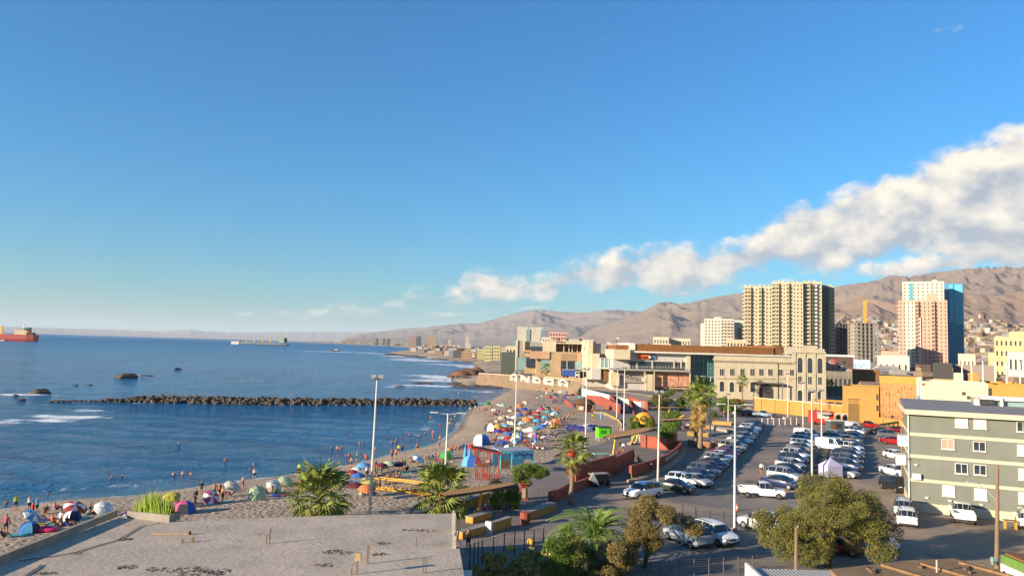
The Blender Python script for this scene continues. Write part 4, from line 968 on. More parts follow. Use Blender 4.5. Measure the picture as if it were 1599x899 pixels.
# ------------------------------------------------------------------ seafront mall
mall = thing('shopping_mall', 'long white and tan seafront mall with brown roof band and balconies', 'mall', (40, 310, 0))
ML = Vector(mall.location)
def mp_(name, px0, px1, y0, y1, Y, dep, mt, lab=None):
    """a box of the mall: its front face spans these pixels at distance Y"""
    p0 = D(px0, y0, Y); p1 = D(px1, (y1+(px1-px0)*.029), Y)
    z1 = D(px0, y0, Y).z; z0 = D(px0, y1, Y).z
    o = MB().box(((p0.x+p1.x)/2-ML.x, Y+dep/2-ML.y, (z0+z1)/2), (p1.x-p0.x, dep, z1-z0)).build(name, mt, mall)
    if lab: o['label'] = lab
    return o
TAN = mat('tan_panel', hexc('a8906f'), .85, .15, .25, streak=.4); SAND = mat('salmon_panel', hexc('b08c6e'), .85, .12, .3); GREYP = mat('grey_panel', hexc('8f8a80'), .7, .1, .4); LGREY = mat('light_grey_panel', hexc('b0aca3'), .7, .1, .4)
# right hall
mp_('hall_wall', 958, 1076, 546, 620, 302, 60, LGREY)
mp_('roof_band', 985, 1208, 536.5, 547.5, 299, 66, BROWN, 'rust-brown roof band of the mall')
mp_('roof_band', 1209, 1221, 539.5, 553.5, 299.5, 60, BROWN)
mp_('white_edge', 983, 1250, 547.5, 550.0, 298, 5, WHITE)
mp_('roof_band', 962, 983, 538, 545, 300, 50, BROWN)
mp_('roof_tower', 983, 992, 535, 546, 298.6, 40, WHITE)
mp_('corner_block', 959, 984, 545, 560.5, 297, 30, CREAM)
mp_('upper_wall', 984, 1075, 550, 563, 300.5, 3, LGREY)
mp_('pier', 1072, 1078, 550, 583, 299.5, 4, CREAM)
mp_('balcony_recess', 984, 1072, 563, 574.5, 300.8, 2, GLASS)
for px in (994, 1018, 1052, 1063): mp_('column', px, px+1.6, 563, 575, 300.2, .5, LGREY)
mp_('balcony_slab', 952, 1078, 574.5, 577.5, 297, 5, GREYP)
for k in range(26): mp_('balcony_rail_post', 955+k*4.7, 955.5+k*4.7, 571, 574.6, 297.1, .1, STEEL)
mp_('balcony_rail', 953, 1077, 571, 571.4, 297.0, .12, STEEL)
for i, px in enumerate((1023, 1043, 1060)):
    o = mp_('poster', px, px+16, 582.5, 603, 300.2, .4, mat('poster_print_%d' % i, hexc('b06a44'), .7, .35, .9, col2=hexc('d6a98c'), detail=3), 'orange printed advertising poster')
mp_('poster_wall', 1020, 1078, 580.5, 606, 301, 1.2, SAND)
mp_('lower_ramp', 966, 1020, 581, 596, 301, 2, GREYP)
mp_('stair_block', 1010, 1019, 584, 612, 298, 3, CREAM); mp_('stair_block', 1003, 1010, 590, 596, 298.5, 3, CREAM)
mp_('dark_opening', 1020, 1060, 606, 612, 300.3, 2, DARK)
for k in range(5): mp_('stair_flight', 966+k*8, 975+k*8, 583+k*2.4, 585+k*2.4, 299.6, 1, CONC)
for px in (1006, 1021, 1077): mp_('column', px, px+1.2, 578, 612, 297.5, .4, CREAM)
mp_('store_sign', 995.5, 1015, 547.8, 560.2, 299.6, .4, mat('orange_sign', hexc('d9681c'), .6, .06, 2), 'orange store sign on the upper wall')
mp_('sign_back_panel', 1013, 1024, 551, 560.6, 300.0, .4, mat('blue_grey_sign', hexc('5a6f94'), .6, .1, 2))
p = D(996.5, 550.2, 299.4)-ML; SGN = mat('sign_dark_letter', hexc('7a2f0c'), .7, .1); rg = random.Random(19)
for r_, (y_, n_) in enumerate(((0, 6), (-1.55, 7))):          # two lines of lettering, too small to read in the photograph
    for k in range(n_):
        MB().box((p.x+.35+k*.66+.5*(1-r_)*.6, p.y, p.z+y_-.3+rg.uniform(-.1, .1)), (.42, .06, rg.uniform(.65, 1.1))).build('letter_mark', SGN, mall)
MB().box((0, 0, 0), (.9, .2, .9), tilt=(0, PI/4, 0)).build('sign_diamond', WHITE, mall, loc=D(1014.5, 557.5, 299.3)-ML)
# teal glass hall
mp_('glass_hall', 1078, 1114, 550.5, 606, 304, 30, TEALG, 'teal glass curtain wall hall')
for px in (1084, 1091, 1098, 1105): mp_('mullion', px, px+.7, 551, 606, 303.8, .3, LBLUE)
for y in (562, 574, 586): mp_('transom', 1078, 1112, y, y+.6, 303.8, .25, LBLUE)
mp_('glass_strip', 1114, 1240, 551.5, 557.5, 300, 3, TEALG)
mp_('tan_attic', 1221, 1242, 541, 552, 300, 30, CREAM)
# middle part
mp_('middle_wall', 918, 958, 536, 610, 326, 60, LGREY)
mp_('white_pier', 919, 925, 530, 592, 322, 30, CREAM)
mp_('upper_pavilion', 925, 957, 536, 552, 324, 3, GREYP)
mp_('window_strip', 947, 951.5, 540, 551.5, 323.6, .3, GLASS)
mp_('white_block', 924, 936, 551.5, 574, 318, 20, CREAM); mp_('white_block', 955, 962, 536, 552, 316, 20, CREAM)
mp_('grey_base', 924, 938, 574, 592, 317, 20, LGREY)
mp_('glazed_balcony', 938, 983, 560, 574, 312, 6, LBLUE)
for k in range(8): mp_('mullion', 938+k*6, 938.7+k*6, 558, 574, 311.8, .3, WHITE)
mp_('balcony_slab', 937, 984, 573.5, 575.5, 311, 8, WHITE)
mp_('rail', 937, 984, 558, 558.6, 311.8, .3, WHITE)
mp_('brown_base', 944, 960, 576, 596, 315, 6, mat('brown_wall', hexc('6d4d2c')))
mp_('white_kiosk', 954, 967, 581, 602, 300, 6, CREAM)
# left part
mp_('left_wall', 838, 920, 548, 600, 352, 50, TAN)
mp_('salmon_panel', 828, 858, 548.5, 559.5, 349, 3, SAND); mp_('salmon_panel', 901, 919, 552, 576, 348, 3, SAND)
mp_('lattice_panel', 859, 876, 552, 586, 349.5, 2, TAN); mp_('tan_panel', 877, 900, 552, 563, 349, 2, mat('brown_panel', hexc('8f7860'), .85, .1))
mp_('glass_bay', 876, 897, 563, 578, 349.2, 1, GLASS); mp_('glass_panel', 898, 908, 564, 577, 347.8, .4, LBLUE); mp_('glass_panel', 845, 858, 560, 578, 350, .6, LBLUE)
mp_('mullion', 885, 885.8, 563, 578, 348.9, .2, LGREY)
mp_('open_terrace_back', 870, 919, 536, 552, 362, 4, mat('terrace_wall', hexc('9c8264'), .85, .2))
for px in (880, 888, 893, 901, 908): mp_('terrace_post', px, px+1, 537, 552, 356, .5, CREAM)
for px, mt_ in ((881, GLASS), (888.5, DARK), (902, REDP), (909, OCHRE)): mp_('terrace_shopfront', px+1, px+6, 542, 550, 361.5, .4, mt_)
mp_('terrace_roof', 868, 921, 534.5, 536.2, 350, 20, CREAM)
mp_('white_box', 848, 868, 532, 548.5, 356, 24, CREAM); mp_('grey_box', 829, 849, 534, 541, 358, 20, GREYP); mp_('window_band', 829.5, 848, 540.5, 547.5, 357.5, 2, GLASS)
mp_('roof_parapet', 882, 926, 530.5, 533, 380, 12, CREAM)
mp_('concrete_tower', 806, 817, 531.5, 558, 372, 18, GREYP); mp_('white_fin', 817, 819.5, 531, 546, 371, 18, CREAM); mp_('white_fin', 806, 807.5, 531, 578, 371.5, 18, CREAM)
mp_('tower_block', 819, 829, 533, 548, 373, 18, TAN); mp_('salmon_strip', 817, 829, 546, 549, 371, 3, SAND); mp_('dark_recess', 818, 829, 551, 557, 371.4, 3, TAN)
mp_('glass_corner', 807, 821, 558, 577, 371.5, 10, LBLUE); mp_('dark_opening', 822, 842, 559, 573, 360, 4, GLASS); mp_('low_wall', 820, 846, 572, 583, 361, 8, TAN)
mp_('lower_wall', 838, 960, 586, 606, 346, 20, TAN)
mp_('roof_dish', 962.5, 966.5, 527, 529.5, 306, .6, WHITE); mp_('roof_mast', 963, 963.5, 528, 538, 306, .3, DARK)
rg = random.Random(3)
for k in range(26):
    px = rg.uniform(858, 1075); y = 530.5 if px < 925 else 535.5 if px < 958 else 537.5+(px-985)*.022
    s_ = rg.uniform(1.2, 4.5); mp_('roof_unit', px, px+s_, y-rg.uniform(1.0, 2.6), y+1, 330 if px < 958 else 318, rg.uniform(1, 4), rg.choice([CREAM, LGREY, DARK, STEEL]))
# trucks before the mall
def truck(label, px0, px1, y0, y1, Y, cargo):
    a = D(px0, y1, Y); b = D(px1, y1, Y); h = D(px0, y0, Y).z-a.z; w = b.x-a.x
    t = thing('box_truck', label, 'truck', (a.x, Y, a.z), 0, 'trucks by the mall')
    MB().box((w*.36, 1.2, h*.56), (w*.72, 2.4, h*.86)).build('cargo_box', cargo, t)
    MB().box((w*.86, 1.2, h*.46), (w*.24, 2.3, h*.66)).build('cab', WHITE, t); MB().box((w*.99, 1.2, h*.60), (w*.03, 2.0, h*.26)).build('windscreen', GLASS, t)
    MB().box((w*.86, -.02, h*.60), (w*.14, .08, h*.22)).build('side_window', GLASS, t)
    for u in (.12, .3, .86):
        for y in (.1, 2.3): inst(WHEEL, 'wheel', t, (w*u, y, .45), (0, 0, 0), 1.4)
    t2 = MB().box((w*.36, 1.2, h*1.0), (w*.74, 2.5, .12)).build('roof_edge', WHITE, t)
truck('long blue box truck with white cab parked at the mall', 878, 905, 576.5, 589, 322, mat('blue_truck', hexc('35508c'), .6, .1))
truck('dark box truck behind the white pier of the mall', 906, 919, 579, 590, 324, DARK)
# ------------------------------------------------------------------ seawall with giant letters
P_ = [gp(x, y) for x, y in ((747, 599), (800, 603), (850, 609), (908, 617))]
WALLM = mat('seawall_stone', hexc('7a6650'), .9, .25, .5, bump=.06, streak=.5)
t = thing('seawall', 'tan masonry seawall above the beach carrying giant white letters', 'wall', tuple(P_[1]))
PO = Vector(t.location)
for i in range(3):
    a, b = P_[i]-PO, P_[i+1]-PO; zt_ = D(774, 583, P_[1].y).z
    d = (b-a).normalized(); n_ = Vector((-d.y, d.x, 0))
    MB().add([a-n_*2.5+Vector((0, 0, -1)), b-n_*2.5+Vector((0, 0, -1)), b+Vector((0, 0, 5.0)), a+Vector((0, 0, 5.0)), b+n_*2+Vector((0, 0, 5.0)), a+n_*2+Vector((0, 0, 5.0))], [(0, 1, 2, 3), (3, 2, 4, 5)]).build('wall_section', WALLM, t)
    MB().box((a+b)/2+n_*.3+Vector((0, 0, 5.1)), ((b-a).length, .5, .3), math.atan2(d.y, d.x)).build('coping', CREAM, t)
LET = {'A': ['01110', '11011', '10001', '11111', '11011', '11011'], 'N': ['11001', '11101', '11111', '11111', '10111', '10011'], 'O': ['11111', '11111', '11001', '11001', '11111', '11111'], 'D': ['11110', '11111', '11001', '11001', '11111', '11110']}
for ch, px, w in (('A', 806, 12), ('N', 824, 14), ('D', 842, 13), ('O', 861, 16), ('A', 884, 16)):
    a_, b_ = (P_[1], P_[2]) if px < 850 else (P_[2], P_[3])
    q0 = PL(px-w/2, 590, a_, b_); q1 = PL(px+w/2, 590, a_, b_); ln = (q1-q0).length; dr = (q1-q0).normalized()
    zc0 = PL(px, 594.5+(px-806)*.11, a_, b_).z; zc1 = PL(px, 584.5+(px-806)*.11, a_, b_).z
    L_ = thing('giant_letter', f'giant white block letter {ch} standing on the seawall', 'letter', tuple(q0-Vector((-dr.y, dr.x, 0))*1.2-Vector((0, 0, q0.z-zc0))), math.atan2(dr.y, dr.x), 'giant letters on the seawall')
    mb = MB()
    for r_, row in enumerate(LET[ch]):
        for c_, v in enumerate(row):
            if v == '1': mb.box((ln*(c_+.5)/5, .3, (zc1-zc0)*(5.5-r_)/6), (ln/5*1.001, .6, (zc1-zc0)/6*1.001))
    mb.build('letter_face', mat('weathered_white', hexc('a8a294'), .8, .2, 1.0, streak=.6), L_); MB().box((ln/2, .75, (zc1-zc0)*.5), (ln*.9, .2, (zc1-zc0)*.96)).build('backing', DARK, L_)
# white wall and red ramps beside the beach
wa, wb, wc = gp(909, 617), gp(1000, 640), gp(1026, 641)
RW = thing('white_beach_wall', 'long whitewashed retaining wall curving behind the sand', 'wall', tuple(wa)); o0 = Vector(RW.location)
for a, b, h0, h1 in ((wa, wb, 2.2, 2.3), (wb, wc+Vector((6, 3, 0)), 2.3, 2.2)):
    a = a-o0; b = b-o0; d = (b-a).normalized()
    MB().box((a+b)/2+Vector((0, 0, .9)), ((b-a).length, .4, 2.8), math.atan2(d.y, d.x)).build('wall_section', WHITE, RW)
def ramp(label, pts, h, th=.3, name='red_ramp_wall', mt=None):
    """a wall through ground points with heights"""
    t = thing(name, label, 'wall', tuple(pts[0])); o_ = pts[0]
    for i in range(len(pts)-1):
        a, b = pts[i]-o_, pts[i+1]-o_; d = (b-a).normalized(); n_ = Vector((-d.y, d.x, 0))*th/2; h0, h1 = h[i], h[i+1]
        V = [a-n_, b-n_, b+n_, a+n_]; V = [v+Vector((0, 0, -.4)) for v in V]+[a-n_+Vector((0, 0, h0)), b-n_+Vector((0, 0, h1)), b+n_+Vector((0, 0, h1)), a+n_+Vector((0, 0, h0))]
        MB().add(V, [(0, 3, 2, 1), (4, 5, 6, 7), (0, 1, 5, 4), (1, 2, 6, 5), (2, 3, 7, 6), (3, 0, 4, 7)]).build('wall_section', mt or RED, t)
    return t
ramp('sloping red ramp wall below the whitewashed wall', [gp(916, 624), gp(938, 632), gp(968, 646)], [1.6, 2.6, 2.4])
ramp('red triangular ramp wall nearer the orange shell', [gp(952, 630), gp(974, 646)], [3.2, .5])
ramp('red triangular ramp wall left of the orange shell', [gp(980, 632), gp(990, 648)], [3.4, .6])
ramp('long red ramp wall behind the orange shell', [gp(982, 636), gp(1012, 641)], [3.0, 2.4])
ramp('low red kerb wall beside the round hut', [gp(882, 629), gp(895, 636)], [1.4, .8])
ramp('large lit red wall standing on the promenade', [gp(897, 757), gp(959, 742)], [2.3, 2.6], .35)
ramp('red wall running back from the large red wall', [gp(959, 742), gp(988, 721)], [2.3, 1.8], .35)
ramp('low red wall trailing from the fan palm towards the handcart', [gp(858, 786), gp(890, 771), gp(922, 757)], [1.2, 1.1, 1.0], .35)
cw = ramp('curved red wall with small white lettering along the car park', [gp(984, 748), gp(1002, 742), gp(1020, 735), gp(1038, 726), gp(1050, 717), gp(1060, 708), gp(1064, 701)], [1.7, 1.6, 1.5, 1.4, 1.3, 1.3, 1.3], .35)
a = gp(1036, 727); b = gp(1056, 712); d = (b-a).normalized(); m_ = (a+b)/2
rg = random.Random(23); L_ = (b-a).length
for k in range(9):                                             # small white letters, unreadable in the photograph
    q = a.lerp(b, (k+.6)/9)-Vector(cw.location)+Vector((d.y, -d.x, 0))*.26
    MB().box((q.x, q.y, .82), (L_/9*rg.uniform(.45, .62), .03, rg.uniform(.38, .5)), math.atan2(d.y, d.x)).build('letter_mark', WHITE, cw)
kb = ramp('curved concrete kerb below the red lettered wall', [gp(984, 753), gp(1004, 747), gp(1024, 739), gp(1042, 730), gp(1056, 720), gp(1066, 709), gp(1069, 700)], [.28]*7, .9, 'curved_kerb', mat('kerb_concrete', hexc('9c8a72'), .9, .15))
ramp('red planter wall under the slatted canopy', [gp(1001, 697), gp(1042, 702), gp(1056, 688)], [2.0, 1.8, 1.6], .35)
ramp('red wall end beside the planter', [gp(1042, 702), gp(1062, 700)], [1.5, 1.3], .3)
# ------------------------------------------------------------------ towers
RB = random.Random(5)
def tower(name, label, px0, px1, ytop, Y, depth, wall, floors, fh, bays, yaw=0.0, balc=(), sx=0, sbalc=(), crown=True, glass=None, ww=.45):
    glass = glass or mat('tower_glass', hexc('5a544b'), .25, .4, .4)
    a = D(px0, ytop, Y); z1 = a.z; z0 = z1-floors*fh; az_ = math.radians(ang((px0+px1)/2, ytop)[0]); b = PL(px1, ytop, a, a+Vector((math.cos(az_), -math.sin(az_), 0)))
    B = Bld(name, label, a, b, depth, z1, min(z0, 0)-2, wall, 'tower', 'apartment towers of the town', parapet=1.0)
    bw = B.w/bays
    slab = mesh_of(MB().box((0, -.55, -.45), (1, 1.1, .9)), 'balcony', wall); pane = unit_pane(glass)
    nwin = 0
    for j in range(floors):
        z = z1-fh*(j+.5)
        if z < -1: break
        for i in range(bays):
            x = bw*(i+.5)
            if i in balc:
                if j == 0: B.box('bay_projection', bw*i+.05, bw*(i+1)-.05, min(z0, 0)-1, z1+.4, -1.5, 0, wall)
                inst(pane, 'window', B.t, (x, -1.5, z+.1), (0, 0, 0), (bw*.62, 1, fh*.52)); inst(slab, 'balcony', B.t, (x, -1.5, z-fh*.18), (0, 0, 0), (bw*.92, 1.1, fh*.42))
            elif nwin < 290: inst(pane, 'window', B.t, (x, 0, z), (0, 0, 0), (bw*ww, 1, fh*.48)); nwin += 1
        for i in range(sx):
            y = depth*(i+.5)/sx
            if i in sbalc: inst(slab, 'balcony', B.t, (0, y, z-fh*.18), (0, 0, -PI/2), (depth/sx*.9, 1.1, fh*.42))
            inst(pane, 'window', B.t, (0, y, z), (0, 0, -PI/2), (depth/sx*.5, 1, fh*.5))
    if crown:
        for k in range(int(B.w/3.2)): B.box('crown_fin', k*3.2+.4, k*3.2+1.5, z1+1.0, z1+2.2, 0, 1.0, wall)
    return B
TB = mat('tower_beige', hexc('b5a486'), .85, .08, .2, streak=.3); TW = mat('tower_white', hexc('c0b6a3'), .85, .07, .2, streak=.3); TP = mat('tower_pink', hexc('bd917c'), .85, .07, .2)
tower('apartment_tower', 'beige balconied tower, left half of the twin high-rises', 1162, 1206, 449, 540, 20, TB, 20, 2.75, 8, -4, (0, 1, 4), 3, (1,))
tower('apartment_tower', 'beige balconied tower, middle of the twin high-rises', 1206, 1254, 443, 536, 22, TB, 21, 2.75, 9, -2, (0, 1, 4), 0)
B = tower('apartment_tower', 'beige tower with dark stairwell strip, right end of the high-rises', 1254, 1283, 442, 534, 24, TB, 21, 2.75, 5, 2, (0, 1), 0)
B.box('stair_strip', B.w*.52, B.w*.86, 4, B.z1-1, -.25, .1, DARK)
for j in range(20): B.box('stair_landing', B.w*.64, B.w*.76, B.z1-2.75*(j+1), B.z1-2.75*(j+1)+1.3, -.6, 0, WHITE)
tower('apartment_tower', 'grey shaded tower wing with glass strips right of the high-rises', 1283, 1294, 447, 546, 16, mat('shaded_tower_grey', hexc('857d70'), .85, .1), 20, 2.75, 3, 0, (), 0, crown=False)  # greyer wall colour carries the shade on this side of the high-rises
tower('apartment_tower', 'narrow beige balconied wing at the right end of the high-rises', 1294, 1303, 449, 540, 14, TB, 20, 2.75, 2, 0, (1,), 0)
B = tower('apartment_slab', 'white slab apartment building left of the beige high-rises', 1100, 1146, 499, 640, 18, TW, 12, 2.7, 9, 0, (5, 6, 7, 8), 0, crown=False)
B.box('left_fin', -3.2, 0, 0, B.z1-3, 3, 14, mat('tower_pale_pink', hexc('cdb9a5'))); B.box('roof_house', 8, 14, B.z1, B.z1+2.6, 3, 9, TW)
block('apartment_slab', 'plain white block joined to the white slab building', 1147, 1162, 501, 655, 18, TW, 1, 2)
block('apartment_house', 'low beige apartment house before the white slab', 1134, 1166, 531, 520, 14, TB, 6, 4, ww=.45)
# under construction, crane
a = D(1305, 505, 600); b = D(1337, 505, 598)
def frame_building(label, px0, px1, ytop, Y, dep, floors, fh, bays, mt):
    a = D(px0, ytop, Y); b = D(px1, ytop, Y); t = thing('unfinished_building', label, 'building', (a.x, Y, 0), 0, 'buildings under construction'); w = b.x-a.x; z1 = a.z
    for j in range(floors+1): MB().box((w/2, dep/2, z1-j*fh), (w, dep, .55)).build('floor_slab', mt, t)
    z0 = z1-floors*fh
    for i in range(bays+1):
        for y in (.5, dep-.5): MB().box((w*i/bays*(1-.8/w)+.4, y, (z0+z1)/2), (.8, .8, z1-z0)).build('column', mt, t)
    MB().box((w/2, dep*.6, (z0+z1)/2), (w*.9, dep*.5, z1-z0)).build('core_wall', mt if mt is not DCONC else DARK, t); MB().box((w/2, dep/2, z0/2-.5), (w, dep, z0+1)).build('base_wall', mt, t)
    return t
frame_building('dark unfinished building frame right of the high-rises', 1305, 1337, 505, 604, 14, 9, 2.9, 6, DCONC)
frame_building('pale unfinished building with open curved floors right of the high-rises', 1338, 1372, 504, 500, 14, 10, 2.6, 5, CONC)
cp_ = D(1351, 505, 610); t = thing('tower_crane', 'yellow tower crane above the unfinished building', 'crane', (cp_.x, 610, 0))
mb = MB()
zt_ = D(1351, 470, 610).z
for sx_ in (-.7, .7):
    for sy_ in (-.7, .7): mb.box((sx_, sy_, zt_/2), (.35, .35, zt_))
for k in range(int(zt_/2.5)): mb.box((0, -.7, 1+k*2.5), (2.0, .25, .25), tilt=(0, .7*(-1)**k, 0))
mb.build('mast', YELP, t)
mb = MB(); 
for k in range(8): mb.box((-1.2-k*.9, -.0, zt_+.8+k*.28), (1.1, .5, .5), tilt=(0, .3, 0))
mb.build('jib', YELP, t); MB().box((2.0, 0, zt_+.4), (3.6, .7, .7)).build('counter_jib', YELP, t); MB().box((3.2, 0, zt_-.3), (1.2, 1.0, 1.4)).build('counterweight', CONC, t)
# pink and blue towers
B = tower('apartment_tower', 'white upper tower standing behind the pink tower', 1409, 1474, 442, 575, 22, TW, 22, 2.75, 9, 0, (), 0, crown=False, ww=.3)
B.box('blue_strip', B.w*.17, B.w*.25, 20, B.z1-.1, -.2, .2, mat('teal_strip', hexc('3f93a0'), .6, .05)); B.box('roof_lantern', B.w*.72, B.w*.84, B.z1, B.z1+2.5, 2, 8, TW)
B = tower('apartment_tower', 'salmon pink apartment tower with cream centre and balcony columns', 1403, 1479, 471, 548, 20, TP, 17, 2.8, 12, 0, (4, 8), 2, (1,), False, ww=.34)
B.box('cream_strip', B.w*.14, B.w*.36, 0, B.z1-.4, -.05, .1, TW); B.box('cream_shaft', B.w*.40, B.w*.46, 0, B.z1-12, -1.2, .1, TW)
B.box('roof_block', B.w*.58, B.w*.80, B.z1, B.z1+6.0, 2, 12, TP); B.box('podium', -2, B.w*1.15, 0, 7, -6, 0, TP)
for k in range(9): B.win(B.w*.5+k*B.w*.07, 4.5, 1.6, 1.8, me=unit_pane(), dep=6.05)
a = D(1474, 444, 590); b = PL(1503, 446, a, a+Vector((.84, -.54, 0)))
B = Bld('blue_tower', 'blue clad high-rise flank with paler top beside the pink tower', a, b, 24, a.z, -1, BLUEW, 'tower', 'apartment towers of the town', parapet=.6)
B.box('pale_upper_panel', B.w*.55, B.w+.05, B.z1*.58, B.z1-.3, -.1, .2, mat('teal_cladding', hexc('4b9cb0'), .6, .06)); B.box('pale_fin', B.w*.28, B.w*.50, B.z1*.60, B.z1-.3, -.8, .2, mat('teal_cladding', hexc('4b9cb0')))
for j in range(14): B.box('joint', 0, B.w, 4+j*3.6, 4.12+j*3.6, -.03, .1, mat('joint_blue', hexc('174f75'), .7, .1))
# town blocks around and beyond the mall
block('apartment_tower', 'left of two slim white and glass towers behind the mall', 808, 825, 511, 1050, 16, TW, 6, 14, group='apartment towers of the town', ww=.35, sx=0)
block('apartment_tower', 'right of two slim white and glass towers behind the mall', 828, 847, 511.5, 1045, 16, TW, 6, 14, group='apartment towers of the town', ww=.35)
for px in (822, 844): 
    p0 = D(px, 512, 1043); B = Bld('glass_wing', f'dark blue glass wing on the {"left" if px < 830 else "right"} slim white tower', p0, D(px+4, 512, 1043), 10, p0.z-1, -1, LBLUE, parapet=0)
    for j in range(12): B.box('floor_line', 0, B.w, 2+j*3.2, 2.4+j*3.2, -.1, .1, DARK)
block('apartment_house', 'pink and white banded apartment building behind the mall roof', 858, 885, 519, 800, 16, TP, 6, 8, ww=.6)
block('apartment_house', 'cream stepped block left of the pink banded building', 846, 860, 527, 780, 12, TW, 3, 4)
block('apartment_house', 'cream apartment block with blank gable above the mall roof', 1020, 1044, 527, 520, 14, CREAM, 5, 5, ww=.4)
block('apartment_house', 'cream long apartment block right of the blank gable', 1045, 1078, 529, 525, 14, CREAM, 8, 5, ww=.45)
block('apartment_house', 'cream flat-roofed block just above the mall terrace', 884, 922, 531, 470, 14, CREAM, 0, 0)
PY = mat('pale_yellow_green', hexc('b9b280'), .85, .12, .3)
for i, (x0, x1, y) in enumerate(((757, 768, 541), (770, 781, 540.5), (783, 790, 543), (745, 756, 546), (722, 738, 549), (708, 720, 547))):
    block('apartment_house', 'pale yellow-green flats on the shore left of the mall', x0, x1, y, 820+i*25, 12, [PY, PY, CREAM, PY, SAND, DCONC][i], 4, 4, ww=.5)
block('green_box_building', 'dark green flat-roofed building at the left end of the mall', 783, 806, 551, 430, 14, mat('dark_green_wall', hexc('4b5348'), .85, .15), 0, 0)
block('cream_house', 'pale house above the dark green building', 790, 806, 541, 560, 10, CREAM, 3, 2)
for i, (x0, x1, y, Y_, mt_) in enumerate(((541, 545, 528, 5200, SAND), (546, 549, 528, 5200, SAND), (550, 554, 527.5, 5250, BEIGE), (556, 559, 528, 5200, BEIGE), (568, 572, 528.5, 5000, SAND), (574, 577, 529, 5000, BEIGE), (587, 591, 528, 4600, DCONC), (592, 596, 529, 4600, BEIGE), (598, 602, 528.5, 4600, DCONC), (604, 610, 528.5, 4550, DCONC), (612, 617, 529, 4500, BEIGE), (641, 648, 526, 2900, SAND), (650, 658, 525, 2850, DCONC), (669, 674, 522.5, 2800, SAND), (675, 681, 522.5, 2800, TAN), (727, 733, 524.5, 2300, CREAM), (727, 735, 536, 2250, TW), (700, 704, 530, 3000, CREAM), (800, 804, 526, 2300, LBLUE))):
    block('distant_tower', 'slender pale high-rise on the far shore of the bay', x0, x1, y, Y_, (x1-x0)/1155*Y_*.8, mt_, 3, 8, group='distant high-rises', z0=2, ww=.4, parapet=0)
for o in TOP:
    if o.name.startswith('distant_tower'): o['label'] = 'slender pale high-rise on the far shore of the bay'
# yellow buildings at the right edge
YP = mat('pale_yellow_render', hexc('ada078'), .85, .1, .3)
block('yellow_apartment_house', 'pale yellow flats with blue windows at the right edge of the town', 1552, 1620, 527, 420, 18, YP, 9, 5, ww=.35)
block('yellow_apartment_house', 'taller pale yellow stair block above the yellow flats', 1575, 1600, 519, 432, 10, YP, 2, 2)
block('white_terrace_house', 'low white building with blue windows below the yellow flats', 1573, 1630, 551, 330, 12, TW, 7, 2, ww=.4)
block('cream_house', 'cream two-storey house below the pink tower', 1496, 1523, 554, 330, 12, CREAM, 4, 2, ww=.3)
block('yellow_house', 'small bright yellow house between the posts and the flats', 1543, 1556, 552, 330, 10, YP, 1, 1)
block('white_shed', 'long white roofed shed below the pink tower', 1370, 1420, 556, 440, 12, TW, 5, 1, ww=.3, zbot=0)
block('pink_house', 'pink low house behind the unfinished building', 1376, 1404, 549, 500, 12, TP, 4, 2, ww=.3)
# ------------------------------------------------------------------ houses: low roofs of the near town, then the hillside
HC = [mat('house_%d' % i, hexc(c), .88, .12, .4, streak=.3) for i, c in enumerate(('968b79', '806e5b', '786351', 'a59d8f', '957a66', '70665d', '897d5b', '664f42', '898580', '7b8386'))]
ROOFS = [mat('sheet_roof_%d' % i, hexc(c), .7, .2, .5) for i, c in enumerate(('8d8984', '7d6a5a', 'a39c92', '6f4a3a'))]
def house_mesh(i, rng):
    w = 1.0; mb = MB().box((0, 0, .5), (1, 1, 1), mi=0); k = i % 3
    if k == 0: mb.box((0, 0, 1.02), (1.06, 1.06, .06), mi=1)
    elif k == 1: mb.add([(-.54, -.54, 1.0), (.54, -.54, 1.0), (.54, .54, 1.0), (-.54, .54, 1.0), (-.54, 0, 1.28), (.54, 0, 1.28)], [(0, 1, 5, 4), (2, 3, 4, 5), (0, 4, 3), (1, 2, 5), (0, 3, 2, 1)], 1)
    else: mb.box((.2, .1, 1.15), (.5, .6, .3), mi=0); mb.box((0, 0, 1.015), (1.04, 1.04, .03), mi=1)
    for u in (-.3, .05, .32): mb.box((u, -.5, .55), (.16, .03, .30), mi=2); mb.box((-.5, u, .55), (.03, .16, .30), mi=2)
    return mesh_of(mb, 'house', [HC[i % len(HC)], ROOFS[i % 4], GLASS])
HM = [house_mesh(i, RB) for i in range(20)]
HN = 'cream tan brown white salmon grey khaki russet silver bluish'.split()
for i, me in enumerate(HM): me.name = 'house_shell_%02d' % i
def hcol(o): return HN[HM.index(o.data) % 10]
for k in range(64):       # near low roofs
    px = RB.uniform(1330, 1630); Y = RB.uniform(236, 470)
    p = D(px, 560, Y); w = RB.uniform(7, 15); h = RB.uniform(4, 8.5)+max(0, Y-300)*.012
    o = inst(RB.choice(HM), 'low_house', None, (p.x, Y, -.3), (0, 0, RB.uniform(-.25, .25)), (w, RB.uniform(8, 14), h))
    tag(o, f'{hcol(o)} low house in the crowded quarter below the pink tower', 'house', 'low houses below the towers')
for k in range(30):
    Y = RB.uniform(395, 560); px = RB.uniform(1080, 1330); p = D(px, 560, Y)
    o = inst(RB.choice(HM), 'low_house', None, (p.x, Y, -.3), (0, 0, RB.uniform(-.2, .2)), (RB.uniform(10, 20), 14, RB.uniform(6, 11)))
    tag(o, f'{hcol(o)} low house partly hidden behind the mall', 'house', 'low houses behind the mall')
far_h = []
